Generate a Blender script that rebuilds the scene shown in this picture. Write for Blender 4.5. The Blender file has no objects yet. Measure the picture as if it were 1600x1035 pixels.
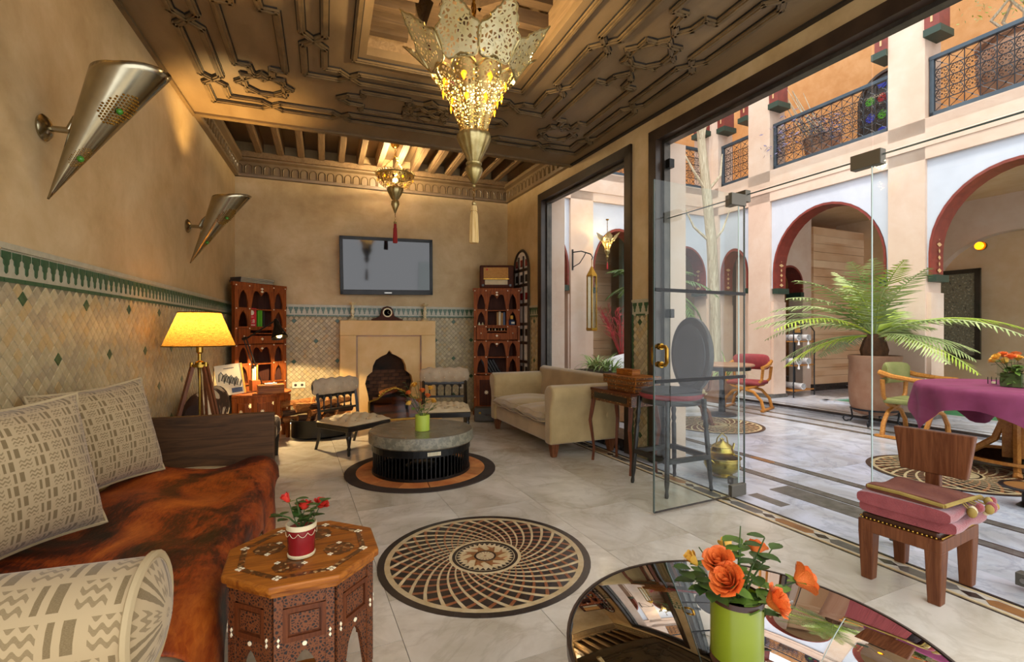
import bpy, math, random
from mathutils import Vector, Matrix
random.seed(11)
PI = math.pi
C = bpy.context.scene.collection
SC = bpy.context.scene
# ---------------------------------------------------------------- camera, sky, exposure
cam = bpy.data.cameras.new('camera'); camo = bpy.data.objects.new('camera', cam); C.objects.link(camo)
camo.location = (0, 0, 1.22); camo.rotation_euler = (PI/2, 0, math.radians(-21.2))
cam.sensor_width = 36.0; cam.lens = 755.0/1600.0*36.0; cam.clip_start = 0.05; cam.clip_end = 100
SC.camera = camo
SC.view_settings.view_transform = 'Standard'; SC.view_settings.look = 'None'
SC.view_settings.gamma = 1.0; SC.view_settings.use_curve_mapping = False
SC.view_settings.exposure = EXPOSURE = 1.4
w = bpy.data.worlds.new('sky'); SC.world = w; w.use_nodes = True
wb = w.node_tree.nodes['Background']
wb.inputs[0].default_value = (0.95, 0.965, 1.0, 1); wb.inputs[1].default_value = 1.0
sun = bpy.data.lights.new('sun', 'SUN'); suno = bpy.data.objects.new('sun', sun); C.objects.link(suno)
sun.energy = 1.1; sun.angle = math.radians(12); sun.color = (1.0, 0.93, 0.82)
suno.rotation_euler = (math.radians(28), 0, math.radians(-65))
try:
    SC.cycles.max_bounces = 8; SC.cycles.diffuse_bounces = 4; SC.cycles.glossy_bounces = 4
    SC.cycles.transmission_bounces = 6; SC.cycles.transparent_max_bounces = 16
    SC.cycles.sample_clamp_indirect = 6.0; SC.cycles.use_denoising = True
    SC.cycles.caustics_reflective = False; SC.cycles.caustics_refractive = False
except Exception:
    pass
# ---------------------------------------------------------------- frames: left wall, right wall / courtyard
LW_LOC, LW_ROT = (-1.2815, 0, 0), -math.atan(0.03)      # local x into the room, y along the wall
RW_LOC, RW_ROT = (3.055, 0, 0), math.atan(0.056)        # local x out to the courtyard, y along the wall
_n = math.hypot(0.056, 1)
def rw(u, v, z=0.0):
    return (3.055 + (u - 0.056*v)/_n, (0.056*u + v)/_n, z)
_nl = math.hypot(0.03, 1)
def lw(u, v, z=0.0):
    return (-1.2815 + (u + 0.03*v)/_nl, (-0.03*u + v)/_nl, z)
# ---------------------------------------------------------------- mesh helpers
class MB:
    def __init__(s): s.v = []; s.f = []; s.m = []; s.mi = 0; s.uv = {}
    def add(s, vs, fs):
        b = len(s.v); s.v += [tuple(p) for p in vs]
        s.f += [tuple(i+b for i in f) for f in fs]; s.m += [s.mi]*len(fs); return b
    def box(s, x0, x1, y0, y1, z0, z1):
        s.add([(x0,y0,z0),(x1,y0,z0),(x1,y1,z0),(x0,y1,z0),(x0,y0,z1),(x1,y0,z1),(x1,y1,z1),(x0,y1,z1)],
              [(0,3,2,1),(4,5,6,7),(0,1,5,4),(1,2,6,5),(2,3,7,6),(3,0,4,7)]); return s
    def tbox(s, c, a, b, z0, z1):
        # box tapering from half sizes a at z0 to b at z1
        x, y = c
        s.add([(x-a[0],y-a[1],z0),(x+a[0],y-a[1],z0),(x+a[0],y+a[1],z0),(x-a[0],y+a[1],z0),
               (x-b[0],y-b[1],z1),(x+b[0],y-b[1],z1),(x+b[0],y+b[1],z1),(x-b[0],y+b[1],z1)],
              [(0,3,2,1),(4,5,6,7),(0,1,5,4),(1,2,6,5),(2,3,7,6),(3,0,4,7)]); return s
    def bar(s, p0, p1, w, h, up=(0,0,1), w1=None, h1=None):
        p0, p1 = Vector(p0), Vector(p1); d = (p1-p0).normalized(); up = Vector(up)
        if abs(d.dot(up)) > .99: up = Vector((1,0,0))
        a = d.cross(up).normalized(); b = a.cross(d).normalized()
        w1 = w if w1 is None else w1; h1 = h if h1 is None else h1
        q = []
        for p, ww, hh in ((p0,w,h),(p1,w1,h1)):
            for i, j in ((-1,-1),(1,-1),(1,1),(-1,1)): q.append(p + a*(i*ww/2) + b*(j*hh/2))
        s.add(q, [(0,1,2,3),(7,6,5,4),(0,4,5,1),(1,5,6,2),(2,6,7,3),(3,7,4,0)]); return s
    def tube(s, pts, r, n=6, closed=False, cap=True):
        pts = [Vector(p) for p in pts]; N = len(pts); rs = r if isinstance(r, (list, tuple)) else [r]*N
        t = []
        for i in range(N):
            a = pts[i-1] if (i or closed) else pts[i]; b = pts[(i+1) % N] if (i < N-1 or closed) else pts[i]
            d = b-a; t.append(d.normalized() if d.length > 1e-9 else Vector((0,0,1)))
        up = Vector((0,0,1)) if abs(t[0].z) < .9 else Vector((1,0,0))
        nrm = (up - t[0]*up.dot(t[0])).normalized(); vs = []
        for i in range(N):
            nrm = nrm - t[i]*nrm.dot(t[i])
            nrm = nrm.normalized() if nrm.length > 1e-6 else t[i].orthogonal().normalized()
            bi = t[i].cross(nrm)
            for k in range(n):
                a = 2*PI*k/n; vs.append(pts[i] + (nrm*math.cos(a) + bi*math.sin(a))*rs[i])
        fs = []
        for i in range(N if closed else N-1):
            j = (i+1) % N
            for k in range(n): fs.append((i*n+k, i*n+(k+1)%n, j*n+(k+1)%n, j*n+k))
        if cap and not closed: fs.append(tuple(range(n-1,-1,-1))); fs.append(tuple((N-1)*n+k for k in range(n)))
        s.add(vs, fs); return s
    def cyl(s, p0, p1, r0, r1=None, n=12):
        return s.tube([p0, p1], [r0, r0 if r1 is None else r1], n)
    def lathe(s, prof, n=24, c=(0,0,0), a0=0.0, a1=2*PI, sx=1.0, sy=1.0, wob=None):
        full = abs(a1-a0-2*PI) < 1e-6; m = n if full else n+1; vs = []; fs = []
        for r, z in prof:
            for k in range(m):
                a = a0 + (a1-a0)*k/n; rr = r*(wob(a, z) if wob else 1)
                vs.append((c[0]+rr*math.cos(a)*sx, c[1]+rr*math.sin(a)*sy, c[2]+z))
        for i in range(len(prof)-1):
            for k in range(n):
                k2 = (k+1) % m; fs.append((i*m+k, i*m+k2, (i+1)*m+k2, (i+1)*m+k))
        if full:
            if prof[0][0] > 1e-6: fs.append(tuple(range(m-1,-1,-1)))
            if prof[-1][0] > 1e-6: fs.append(tuple((len(prof)-1)*m+k for k in range(m)))
        s.add(vs, fs); return s
    def ball(s, c, r, n=10, sz=1.0):
        return s.lathe([(max(1e-4, r*math.sin(PI*i/6)), -r*sz*math.cos(PI*i/6)) for i in range(7)], n, c)
    def prism(s, poly, a, b, ax='z'):
        f = {'z': lambda p, h: (p[0],p[1],h), 'y': lambda p, h: (p[0],h,p[1]), 'x': lambda p, h: (h,p[0],p[1])}[ax]
        n = len(poly); vs = [f(p,a) for p in poly] + [f(p,b) for p in poly]
        fs = [tuple(range(n-1,-1,-1)), tuple(range(n,2*n))] + [(i,(i+1)%n,n+(i+1)%n,n+i) for i in range(n)]
        s.add(vs, fs); return s
    def grid(s, fn, nu, nv, uvs=None, cu=False):
        b = len(s.v); m = nu if cu else nu+1; vs = []; fs = []
        for j in range(nv+1):
            for i in range(m):
                vs.append(fn(i/nu, j/nv))
                if uvs: s.uv[b+len(vs)-1] = (i/nu*uvs[0], j/nv*uvs[1])
        for j in range(nv):
            for i in range(nu): fs.append((j*m+i, j*m+(i+1)%m, (j+1)*m+(i+1)%m, (j+1)*m+i))
        s.add(vs, fs); return s
    def ring(s, r0, r1, z0, z1, n=48, c=(0,0)):
        # flat ring with thickness
        return s.lathe([(r0,z0),(r1,z0),(r1,z1),(r0,z1),(r0,z0)], n, (c[0],c[1],0))
    def xf(s, M, start=0):
        for i in range(start, len(s.v)): s.v[i] = tuple(M @ Vector(s.v[i]))
        return s
    def mesh(s, name, mats, smooth=False, ang=40):
        me = bpy.data.meshes.new(name); me.from_pydata(s.v, [], s.f)
        for m in (mats if isinstance(mats, (list, tuple)) else [mats]): me.materials.append(MAT[m] if isinstance(m, str) else m)
        me.polygons.foreach_set('material_index', s.m)
        if s.uv:
            L = me.uv_layers.new(name='uv')
            for lp in me.loops: L.data[lp.index].uv = s.uv.get(lp.vertex_index, (0,0))
        if smooth:
            me.polygons.foreach_set('use_smooth', [True]*len(s.f)); me.update()
            try: me.set_sharp_from_angle(angle=math.radians(ang))
            except Exception: pass
        me.update(); return me
    def build(s, name, mats, parent=None, smooth=False, loc=(0,0,0), rz=0.0, bv=0, sub=0, ang=40, kind=None, bseg=2, label=None):
        return put(name, s.mesh(name, mats, smooth, ang), parent, loc, rz, bv, sub, kind, bseg, label)
def put(name, me, parent=None, loc=(0,0,0), rz=0.0, bv=0, sub=0, kind=None, bseg=2, label=None):
    o = bpy.data.objects.new(name, me); C.objects.link(o); o.parent = parent; o.location = loc
    o.rotation_euler = (0,0,rz) if not isinstance(rz, (tuple, list)) else rz
    if bv:
        m = o.modifiers.new('bevel','BEVEL'); m.width = bv; m.segments = bseg; m.limit_method = 'ANGLE'; m.angle_limit = math.radians(35)
    if sub:
        m = o.modifiers.new('sub','SUBSURF'); m.levels = sub; m.render_levels = sub
    if kind: o['kind'] = kind
    if label: o['label'] = label
    return o
def thing(name, label, cat, loc=(0,0,0), rz=0.0, group=None):
    o = bpy.data.objects.new(name, None); C.objects.link(o); o.location = loc
    o.rotation_euler = (0,0,rz) if not isinstance(rz, (tuple, list)) else rz
    o.empty_display_size = .1; return tag(o, label, cat, group)
def tag(o, label, cat, group=None):
    o['label'] = label; o['category'] = cat
    if group: o['group'] = group
    return o
def struct(o, label=None):
    o['kind'] = 'structure'
    if label: o['label'] = label
    return o
def copy_tree(o, parent=None):
    c = o.copy(); C.objects.link(c); c.parent = parent
    for ch in list(o.children): copy_tree(ch, c)
    return c
def group_empty(name, loc, rz, label=None):
    o = bpy.data.objects.new(name, None); C.objects.link(o); o.location = loc; o.rotation_euler = (0,0,rz); o['kind'] = 'structure'
    if label: o['label'] = label
    return o
# ---------------------------------------------------------------- materials
MAT = {}
def lin(h):
    if isinstance(h, (tuple, list)): return (*h, 1)[:4]
    c = [int(h[i:i+2],16)/255 for i in (0,2,4)]
    return tuple((x/12.92 if x <= .04045 else ((x+.055)/1.055)**2.4) for x in c) + (1,)
class NT:
    def __init__(s, name):
        s.mat = bpy.data.materials.new(name); s.mat.use_nodes = True; s.t = s.mat.node_tree; s.t.nodes.clear()
        s.out = s.t.nodes.new('ShaderNodeOutputMaterial'); MAT[name] = s.mat
    def n(s, typ, ins=None, **at):
        nd = s.t.nodes.new('ShaderNode'+typ)
        for k, v in at.items(): setattr(nd, k, v)
        for k, v in (ins or {}).items():
            if hasattr(v, 'is_output'): s.t.links.new(v, nd.inputs[k])
            else: nd.inputs[k].default_value = v
        return nd
    def ramp(s, fac, stops, interp='LINEAR'):
        r = s.n('ValToRGB', {0: fac}); e = r.color_ramp.elements; r.color_ramp.interpolation = interp
        while len(e) < len(stops): e.new(0.5)
        for q, (p, c) in zip(e, stops): q.position = p; q.color = lin(c)
        return r.outputs[0]
    def math(s, op, a, b=0.0):
        return s.n('Math', {0: a, 1: b}, operation=op).outputs[0]
    def mix(s, f, a, b, mode='MIX'):
        nd = s.n('Mix', data_type='RGBA', blend_type=mode)
        for i, v in ((0, f), (6, a), (7, b)):
            if hasattr(v, 'is_output'): s.t.links.new(v, nd.inputs[i])
            else: nd.inputs[i].default_value = v if i == 0 else lin(v)
        return nd.outputs[2]
    def coord(s, kind='Object', scale=(1,1,1), rot=(0,0,0)):
        c = s.n('TexCoord').outputs[kind]
        return s.n('Mapping', {0: c, 3: scale, 2: rot}).outputs[0]
    def noise(s, vec, scale, detail=4, rough=.55, dist=0.0):
        return s.n('TexNoise', {'Vector': vec, 'Scale': scale, 'Detail': detail, 'Roughness': rough, 'Distortion': dist}).outputs[0]
    def done(s, col, rough=.5, metal=0, bump=None, bstr=.2, bdist=.01, **kw):
        p = s.n('BsdfPrincipled'); I = p.inputs
        def setv(k, v):
            if hasattr(v, 'is_output'): s.t.links.new(v, I[k])
            else: I[k].default_value = v
        setv('Base Color', col if hasattr(col, 'is_output') else lin(col)); setv('Roughness', rough); setv('Metallic', metal)
        for k, v in kw.items(): setv(k.replace('_', ' '), v)
        if bump is not None:
            b = s.n('Bump', {'Height': bump, 'Strength': bstr, 'Distance': bdist}); s.t.links.new(b.outputs[0], I['Normal'])
        s.t.links.new(p.outputs[0], s.out.inputs[0]); s.p = p; return s.mat
def mat(name, c1, c2=None, rough=.5, metal=0, scale=4, stretch=(1,1,1), bump=0, bscale=60, dist=0.0, rvar=0, detail=5, lo=.35, hi=.65, **kw):
    T = NT(name); v = T.coord('Object', stretch); col = lin(c1)
    if c2: col = T.ramp(T.noise(v, scale, detail, .6, dist), [(lo, c1), (hi, c2)])
    if rvar:
        oi = T.n('ObjectInfo').outputs['Random']
        hv = T.n('HueSaturation', {'Value': T.math('MULTIPLY_ADD', oi, rvar) if False else T.math('ADD', T.math('MULTIPLY', oi, 2*rvar), 1-rvar)})
        if hasattr(col, 'is_output'): T.t.links.new(col, hv.inputs['Color'])
        else: hv.inputs['Color'].default_value = col
        col = hv.outputs[0]
    bp = T.noise(v, bscale, 3) if bump else None
    if not hasattr(col, 'is_output'):
        r = T.n('RGB'); r.outputs[0].default_value = col; col = r.outputs[0]
    return T.done(col, rough, metal, bp, bump, .01, **kw)
def wood(name, c1, c2, rough=.35, axis=2, scale=3.0, rvar=0, **kw):
    st = [14, 14, 14]; st[axis] = 1.2
    kw.setdefault('Specular_IOR_Level', .28); return mat(name, c1, c2, min(.7, rough+.12), 0, scale, tuple(st), .08, 20, 1.2, rvar, **kw)
def filigree(name, c1, scale, cut=.12, rough=.3, metal=.9, c2=None, emit=0):
    T = NT(name); v = T.coord('Object')
    vo = T.n('TexVoronoi', {'Vector': v, 'Scale': scale}, feature='DISTANCE_TO_EDGE').outputs[0]
    hole = T.math('GREATER_THAN', vo, cut)
    col = T.ramp(T.noise(v, 6, 3), [(.3, c1), (.7, c2 or c1)])
    T.done(col, rough, metal); tr = T.n('BsdfTransparent').outputs[0]
    ms = T.n('MixShader', {0: hole, 1: T.p.outputs[0], 2: tr}); T.t.links.new(ms.outputs[0], T.out.inputs[0])
    return T.mat
# plaster
def plaster(name, a, b, c, rough=.45):
    T = NT(name); v = T.coord('Object')
    n1 = T.noise(v, 1.1, 6, .6, .6); n2 = T.noise(v, 5.0, 6, .65, .3)
    col = T.ramp(T.math('ADD', T.math('MULTIPLY', n1, .65), T.math('MULTIPLY', n2, .35)), [(.34, a), (.5, b), (.66, c)])
    T.done(col, rough, 0, T.noise(v, 30, 5), .06, .01, Specular_IOR_Level=.3)
plaster('plaster', 'a88d60', 'bfa477', 'd0b88e')
plaster('plaster_court', 'ccae9a', 'd5bba8', 'dbc6b7', .7)
plaster('plaster_white', 'bec4d0', 'c6ccd8', 'ced3de', .7)
plaster('plaster_gallery', 'a8703e', 'b88450', 'c69666', .6)
plaster('plaster_inner', 'cfa880', 'd8b590', 'e0c2a2', .7)
plaster('fireplace_stone', 'cba466', 'dab67c', 'e4c692', .5)
mat('grout', '8f8466', '7d7458', .8, scale=20)
for i, (a, b) in enumerate((('bcac86','ab9b74'), ('c6b690','b2a27a'), ('b2a280','a09070'), ('bfa678','b09868'))):
    mat('tile_cream_%d' % i, a, b, .38, scale=30, bump=.05, bscale=40)
mat('tile_green', '2e4a2c', '3c5c38', .3, scale=25)
mat('tile_pale', 'b9b298', 'a9a286', .3, scale=20)
def marble(name, base, vein, rough, rv):
    T = NT(name); v = T.coord('Object')
    oi = T.n('ObjectInfo').outputs['Random']
    off = T.n('CombineXYZ', {0: T.math('MULTIPLY', oi, 40), 1: T.math('MULTIPLY', oi, 17), 2: 0.0}).outputs[0]
    vv = T.n('VectorMath', {0: v, 1: off}, operation='ADD').outputs[0]
    a = T.noise(vv, 1.6, 8, .6, 1.6); vn = T.math('ABSOLUTE', T.math('SUBTRACT', a, .5))
    col = T.ramp(vn, [(0.0, vein), (.035, base), (.25, base)])
    soft = T.ramp(T.noise(vv, 2.2, 5, .6, .8), [(.35, 'd9d4ca'), (.65, 'ffffff')])
    col = T.mix(1.0, col, soft, 'MULTIPLY')
    hv = T.n('HueSaturation', {'Value': T.math('ADD', T.math('MULTIPLY', oi, 2*rv), 1-rv), 'Color': col}).outputs[0]
    T.done(hv, rough, 0, Specular_IOR_Level=.5)
marble('marble', 'ddd6c8', 'd2cabb', .17, .03)
marble('marble_court', 'cfd4e2', 'b9bfce', .2, .03)
mat('inlay_dark', '2a2422', '3a322e', .25, scale=12)
mat('inlay_grey', '6e6a64', '57534e', .25, scale=12)
mat('inlay_ochre', '9c6b38', '7d5430', .3, scale=10)
mat('inlay_cream', 'd8c49c', 'c2a878', .3, scale=14, rvar=.12)
mat('inlay_rust', '8a4a2a', '9d6a44', .3, scale=14, rvar=.15)
# wood and metal
mat('ceiling_wood', '70593c', '80694a', .40, scale=1.6, stretch=(3,1,1), bump=.05, bscale=25)
mat('ceiling_strip', '735c3c', '5c4930', .34, scale=8)
mat('ceiling_dark', '1e1710', None, .6)  # near-black paints the shade in the gaps beside the strapwork
wood('coffer_wood', '4a3826', '5c4832', .5, 0, 2)
mat('coffer_dark', '2a2016', '3a2c1e', .6, scale=4)
wood('rafter_wood', '745b3e', '8c7150', .5, 1, 2)
mat('frame_dark', '2e2118', '3c2c20', .35, scale=6)
mat('frame_metal', '57514a', '3e3a36', .35, .6, scale=8)
wood('case_wood', '70320f', '98501c', .5, 2, 3.0)
wood('case_dark', '3c1a0c', '52260f', .55, 2, 3.0)
wood('octagon_wood', '743c12', 'a86420', .28, 0, 3.0)
wood('octagon_dark', '4b2410', '6a3618', .35, 2, 3.0)
wood('board_wood', '382412', '5a3c20', .45, 0, 2.0)
wood('stool_wood', '5a3018', '7a4a2c', .35, 2, 2.5)
wood('arm_wood', 'a8692c', 'c78a44', .3, 0, 2.5)
wood('trunk_wood', 'c8bba4', '9a8a70', .8, 2, 2.5)
wood('log_wood', '6d3d1c', 'b37a40', .7, 0, 2.5, rvar=.2)
mat('bark', '3c2616', '5a3a20', .9, scale=12, bump=.5, bscale=30)
mat('black_wood', '17130f', '262019', .3, scale=8)
mat('black_metal', '121212', '201f1e', .35, .5, scale=8)
mat('iron', '23252a', '33363c', .45, .6, scale=10)
mat('rail_frame', '3a4550', '46525c', .4, .3, scale=6)
mat('brass', 'b08a3c', '8f6c2a', .22, 1.0, scale=6)
mat('brass_pot', 'c3aa58', '9d8640', .25, .95, scale=8)
mat('silver', '9a9078', 'b3a98e', .2, 1.0, scale=4)
mat('steel', 'a5a19a', '8d8a84', .3, .9, scale=8)
filigree('lantern_metal', 'd2c79e', 42, .16, .45, .35, 'bfae78')
filigree('lantern_lower', 'b59a5c', 48, .17, .4, .6, '9c8046')
mat('lantern_solid', 'b8a878', '97844e', .3, .75, scale=14)
filigree('sconce_perforated', 'a99a6a', 160, .22, .25, 1.0)
# glass
def glass(name, tint, fac, rough=0.0):
    T = NT(name); tr = T.n('BsdfTransparent', {0: lin(tint)}).outputs[0]
    gl = T.n('BsdfGlossy', {0: (1,1,1,1), 1: rough}).outputs[0]
    fr = T.n('Fresnel', {0: 1.45}).outputs[0]
    bf = T.n('NewGeometry').outputs['Backfacing']
    f = T.math('MULTIPLY', T.math('MINIMUM', T.math('MULTIPLY', fr, fac), 1.0), T.math('SUBTRACT', 1.0, bf))
    T.t.links.new(T.n('MixShader', {0: f, 1: tr, 2: gl}).outputs[0], T.out.inputs[0])
glass('glass', 'f6faf8', .9); glass('glass_clear', 'f8faf9', .7); mat('glass_edge', '4c5a56', None, .2); mat('glass_line', 'b4c4be', None, .2)
mat('glass_black', '0c0d0c', None, .03, Specular_IOR_Level=1.0, IOR=1.9)
mat('screen', '14171c', None, .06, Specular_IOR_Level=.8)
def emis(name, col, st):
    T = NT(name); e = T.n('Emission', {0: lin(col), 1: st}); T.t.links.new(e.outputs[0], T.out.inputs[0])
emis('bulb', 'ffc870', 9.0)
T = NT('amber_glass'); T.done('e09a20', .2, 0, Emission_Color=lin('ff9a10'), Emission_Strength=1.4)  # emission stands in for bulb light shining through the backlit lantern gems
mat('ruby_glass', '3a1420', '5a2030', .1, scale=10)
# fabrics
mat('sofa_fabric', 'a38a5c', 'b79c6c', .85, scale=4, bump=.2, bscale=250, Sheen_Weight=.4)
mat('tuft_fabric', 'a08c72', 'baa68a', .7, scale=5, bump=.15, bscale=250, Sheen_Weight=.3)
mat('tuft_light', 'c2ac86', 'd6c29c', .7, scale=5, bump=.15, bscale=250)
mat('seat_cream', 'b9a67e', 'c9b792', .85, scale=6, bump=.2, bscale=200)
mat('piping', 'a8946e', None, .8)
mat('dark_seat', '2c2b2f', '3a383c', .5, scale=8)
mat('red_seat', '7a2a2e', '8f3438', .7, scale=8)
mat('purple_cloth', '702648', '7e3056', .8, scale=6, bump=.1, bscale=200)
mat('blanket_pink', '84353a', '984548', .95, scale=14, bump=.5, bscale=160, Sheen_Weight=.5)
mat('blanket_brown', '6e3a2e', '804a38', .9, scale=12, bump=.4, bscale=140)
mat('blanket_trim', '8f7634', 'a38b46', .8, scale=10)
mat('tassel_gold', 'd3b57c', 'b8924f', .8, scale=6, stretch=(30,30,1))
mat('tassel_red', '8e1c1e', 'a52a28', .8, scale=6, stretch=(30,30,1))
mat('towel', 'e8e8ea', 'd8d8dc', .95, scale=10, bump=.4, bscale=200)
mat('green_velvet', '7b8048', '98965e', .8, scale=5)
T = NT('cowhide_rust'); v = T.coord('Object', (1, .8, 1))
n1 = T.noise(v, 3.2, 7, .6, .7); n2 = T.noise(T.coord('Object', (26, 7, 12)), 4, 4, .6, .6)
c0 = T.ramp(T.math('ADD', T.math('MULTIPLY', n1, .8), T.math('MULTIPLY', n2, .2)), [(.40, '1a0803'), (.465, '4c1a08'), (.53, '8a380c'), (.66, 'bc6420')])
T.done(c0, .5, 0, n2, .25, .006, Specular_IOR_Level=.35)
T = NT('cowhide_spotted'); v = T.coord('Object')
n1 = T.noise(v, 6.0, 3, .5, .8); n2 = T.noise(T.coord('Object', (20, 4, 8)), 5, 4)
c0 = T.ramp(n1, [(.45, '2e1a10'), (.485, '5a3420'), (.51, 'd6c6a6'), (.8, 'e4d8bc')])
T.done(c0, .75, 0, n2, .3, .01)
def weave(name, light, dark, fine):
    T = NT(name); uv = T.n('TexCoord').outputs['UV']; sp = T.n('SeparateXYZ', {0: uv}); u, vv = sp.outputs[0], sp.outputs[1]
    row = T.math('FLOOR', vv); u = T.math('ADD', u, T.math('MULTIPLY', row, .5)); ch = T.math('GREATER_THAN', T.math('FRACT', T.math('ADD', T.math('MULTIPLY', T.math('FLOOR', u), .5), T.math('MULTIPLY', T.math('FLOOR', T.math('MULTIPLY', row, .5)), .5))), .25)
    fu = T.math('FRACT', u); fv = T.math('FRACT', vv)
    s1 = T.math('GREATER_THAN', T.math('SINE', T.math('MULTIPLY', u, 2*PI*2)), -.3)
    s2 = T.math('GREATER_THAN', T.math('SINE', T.math('ADD', T.math('MULTIPLY', vv, 2*PI*3), T.math('MULTIPLY', T.math('SINE', T.math('MULTIPLY', u, 2*PI*3)), 1.3))), .1)
    st = T.math('ADD', T.math('MULTIPLY', s1, ch), T.math('MULTIPLY', T.math('MULTIPLY', s2, .75), T.math('SUBTRACT', 1.0, ch)))
    bu = T.math('GREATER_THAN', T.math('ABSOLUTE', T.math('SUBTRACT', fu, .5)), .40)
    bw = T.math('GREATER_THAN', T.math('ABSOLUTE', T.math('SUBTRACT', fv, .5)), .40)
    m = T.math('MULTIPLY', st, T.math('SUBTRACT', 1.0, T.math('MAXIMUM', bu, bw)))
    nz = T.noise(T.n('Mapping', {0: uv, 3: (fine, fine*4, 1)}).outputs[0], 3.0, 3)
    m2 = T.math('MULTIPLY', m, T.math('ADD', .45, T.math('MULTIPLY', nz, .8)))
    T.done(T.mix(m2, light, dark), .9, 0, m, .25, .004, Sheen_Weight=.2)
weave('weave', 'a8926c', '65522f', 6)
# misc
T = NT('lamp_linen'); v = T.coord('Object', (1,1,1)); nz = T.noise(T.coord('Object', (6, 6, 60)), 6, 4, .7); n3 = T.noise(T.coord('Object', (60, 60, 6)), 6, 4, .7)
c0 = T.ramp(T.math('MULTIPLY', T.math('ADD', nz, n3), .5), [(.38, '5a3a14'), (.62, 'a47a38')])
d = T.n('BsdfDiffuse', {0: c0}).outputs[0]; tl = T.n('BsdfTranslucent', {0: c0}).outputs[0]
T.t.links.new(T.n('MixShader', {0: .6, 1: d, 2: tl}).outputs[0], T.out.inputs[0])
mat('slate_top', '7c7464', '5c564a', .25, scale=5, bump=.1, bscale=30)
mat('slate_rim', '8a8470', '6c6858', .4, scale=22, lo=.45, hi=.55, bump=.3, bscale=60)
mat('lime_glaze', '7d8916', '88941e', .3, scale=3)
mat('lime_pale', 'b7c94e', 'a9bc42', .35, scale=3)
mat('red_glaze', '6e1216', '8a1c1e', .25, scale=5)
mat('cream_glaze', 'd8c9a4', 'c7b78e', .4, scale=8)
mat('terracotta', '8e644c', 'a07c64', .75, scale=5, bump=.15, bscale=20)
mat('soil', '2a2018', '3c2e22', .95, scale=20)
mat('leaf_dark', '2c4418', '44601f', .5, scale=8)
mat('leaf_mid', '4f6a22', '6b8a30', .5, scale=8)
mat('palm_leaf', '6f8648', 'b4bf84', .5, scale=3)
mat('palm_young', 'a8b83c', '88a03c', .5, scale=3)
mat('grass_leaf', '7d9a50', 'b4c888', .5, scale=3)
mat('succulent', '6d6488', '4e4866', .6, scale=6)
mat('rose_orange', 'd2571c', 'e8823a', .55, scale=18)
mat('rose_yellow', 'e0a030', 'e8bc54', .55, scale=18)
mat('rose_red', 'b8221c', 'd43a28', .5, scale=18)
mat('dried_red', 'b0303a', '8e2630', .8, scale=10)
mat('stem', '3f5420', '2f4018', .6, scale=10)
mat('paper', 'dccfae', 'cbbd9a', .7, scale=10)
mat('white_card', 'e2d8bc', None, .6); mat('ink', '17130f', None, .6)
mat('book_red', 'c2182a', None, .5); mat('book_green', '5aa51e', '4a9418', .5); mat('book_dark', '23201d', None, .5)
mat('book_tan', 'a6742e', '8f6226', .6); mat('book_blue', '2c3a5a', None, .5); mat('folder', '2d2a2e', '403c42', .35)
mat('soot', '120c08', '3a2414', .9, scale=3); mat('firebrick', '3a2416', '5a3a22', .85, scale=10, rvar=.25)
mat('ivory', 'e4d8b4', 'cdbb8a', .4, scale=10); mat('pearl', 'efe2bf', None, .3)
mat('suitcase', '3b342a', '4a4234', .5, scale=10); mat('radio_cloth', 'b07a34', 'c08a44', .7, scale=40)
mat('water', '1f7a52', '2c8a60', .25, scale=2); mat('panel_green', '74867e', '84968c', .5, scale=3)
mat('painted_red', '6f2a22', '843428', .5, scale=10); mat('painted_green', '24382c', None, .5); mat('paint_detail', 'd0a878', None, .6)
mat('plastic_white', 'dfd8c4', None, .4); mat('nickel', '6a665c', None, .45, .7); mat('stained_red', '7c1c20', None, .2); mat('stained_blue', '20308a', None, .2)
mat('stained_green', '3a7a24', None, .2); mat('stained_dark', '20201f', None, .3)
mat('pane_bright', 'e8e6e2', 'cfcac8', .2, scale=14)
mat('leather_brown', '33190f', '45230f', .4, scale=8)
mat('rug_brown', '3a2a20', '2a1e16', .8, scale=8); mat('hide_orange', 'b0602e', 'd08c50', .55, scale=6, rvar=.2)
T = NT('mosaic_panel'); v = T.coord('Object'); vo = T.n('TexVoronoi', {'Vector': v, 'Scale': 14.0}).outputs[1]
T.done(T.ramp(T.noise(v, 26, 4, .7), [(.36, '363632'), (.46, '8a7e64'), (.54, '4c524c'), (.62, 'aa9e84')]), .5)
def strips(name, a, b):
    T = NT(name); sp = T.n('SeparateXYZ', {0: T.coord('Object')}); r = T.math('FLOOR', T.math('MULTIPLY', sp.outputs[2], 7.5))
    vv = T.n('CombineXYZ', {0: T.math('MULTIPLY', sp.outputs[0], .35), 1: T.math('MULTIPLY', sp.outputs[1], .35), 2: T.math('MULTIPLY', r, 3.7)}).outputs[0]
    T.done(T.ramp(T.noise(vv, 2.0, 3), [(.35, a), (.65, b)]), .6)
strips('strip_stone', 'cc9e76', 'e8c8a4')
T = NT('carved_wood'); v = T.coord('Object'); vo = T.n('TexVoronoi', {'Vector': v, 'Scale': 115.0}, feature='DISTANCE_TO_EDGE').outputs[0]
T.done(T.ramp(vo, [(.06, '6e3a16'), (.16, '562a0e'), (.24, '1a0d06')]), .6, 0, vo, -.5, .01)
T = NT('inlay_band'); v = T.coord('Object'); vo = T.n('TexVoronoi', {'Vector': v, 'Scale': 110.0}).outputs[1]
T.done(T.mix(.75, '8a5220', T.ramp(T.n('SeparateColor', {0: vo}).outputs[0], [(.4, '2a1408'), (.68, '7a4218'), (.94, 'b89a68')], 'CONSTANT')), .3)
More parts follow.
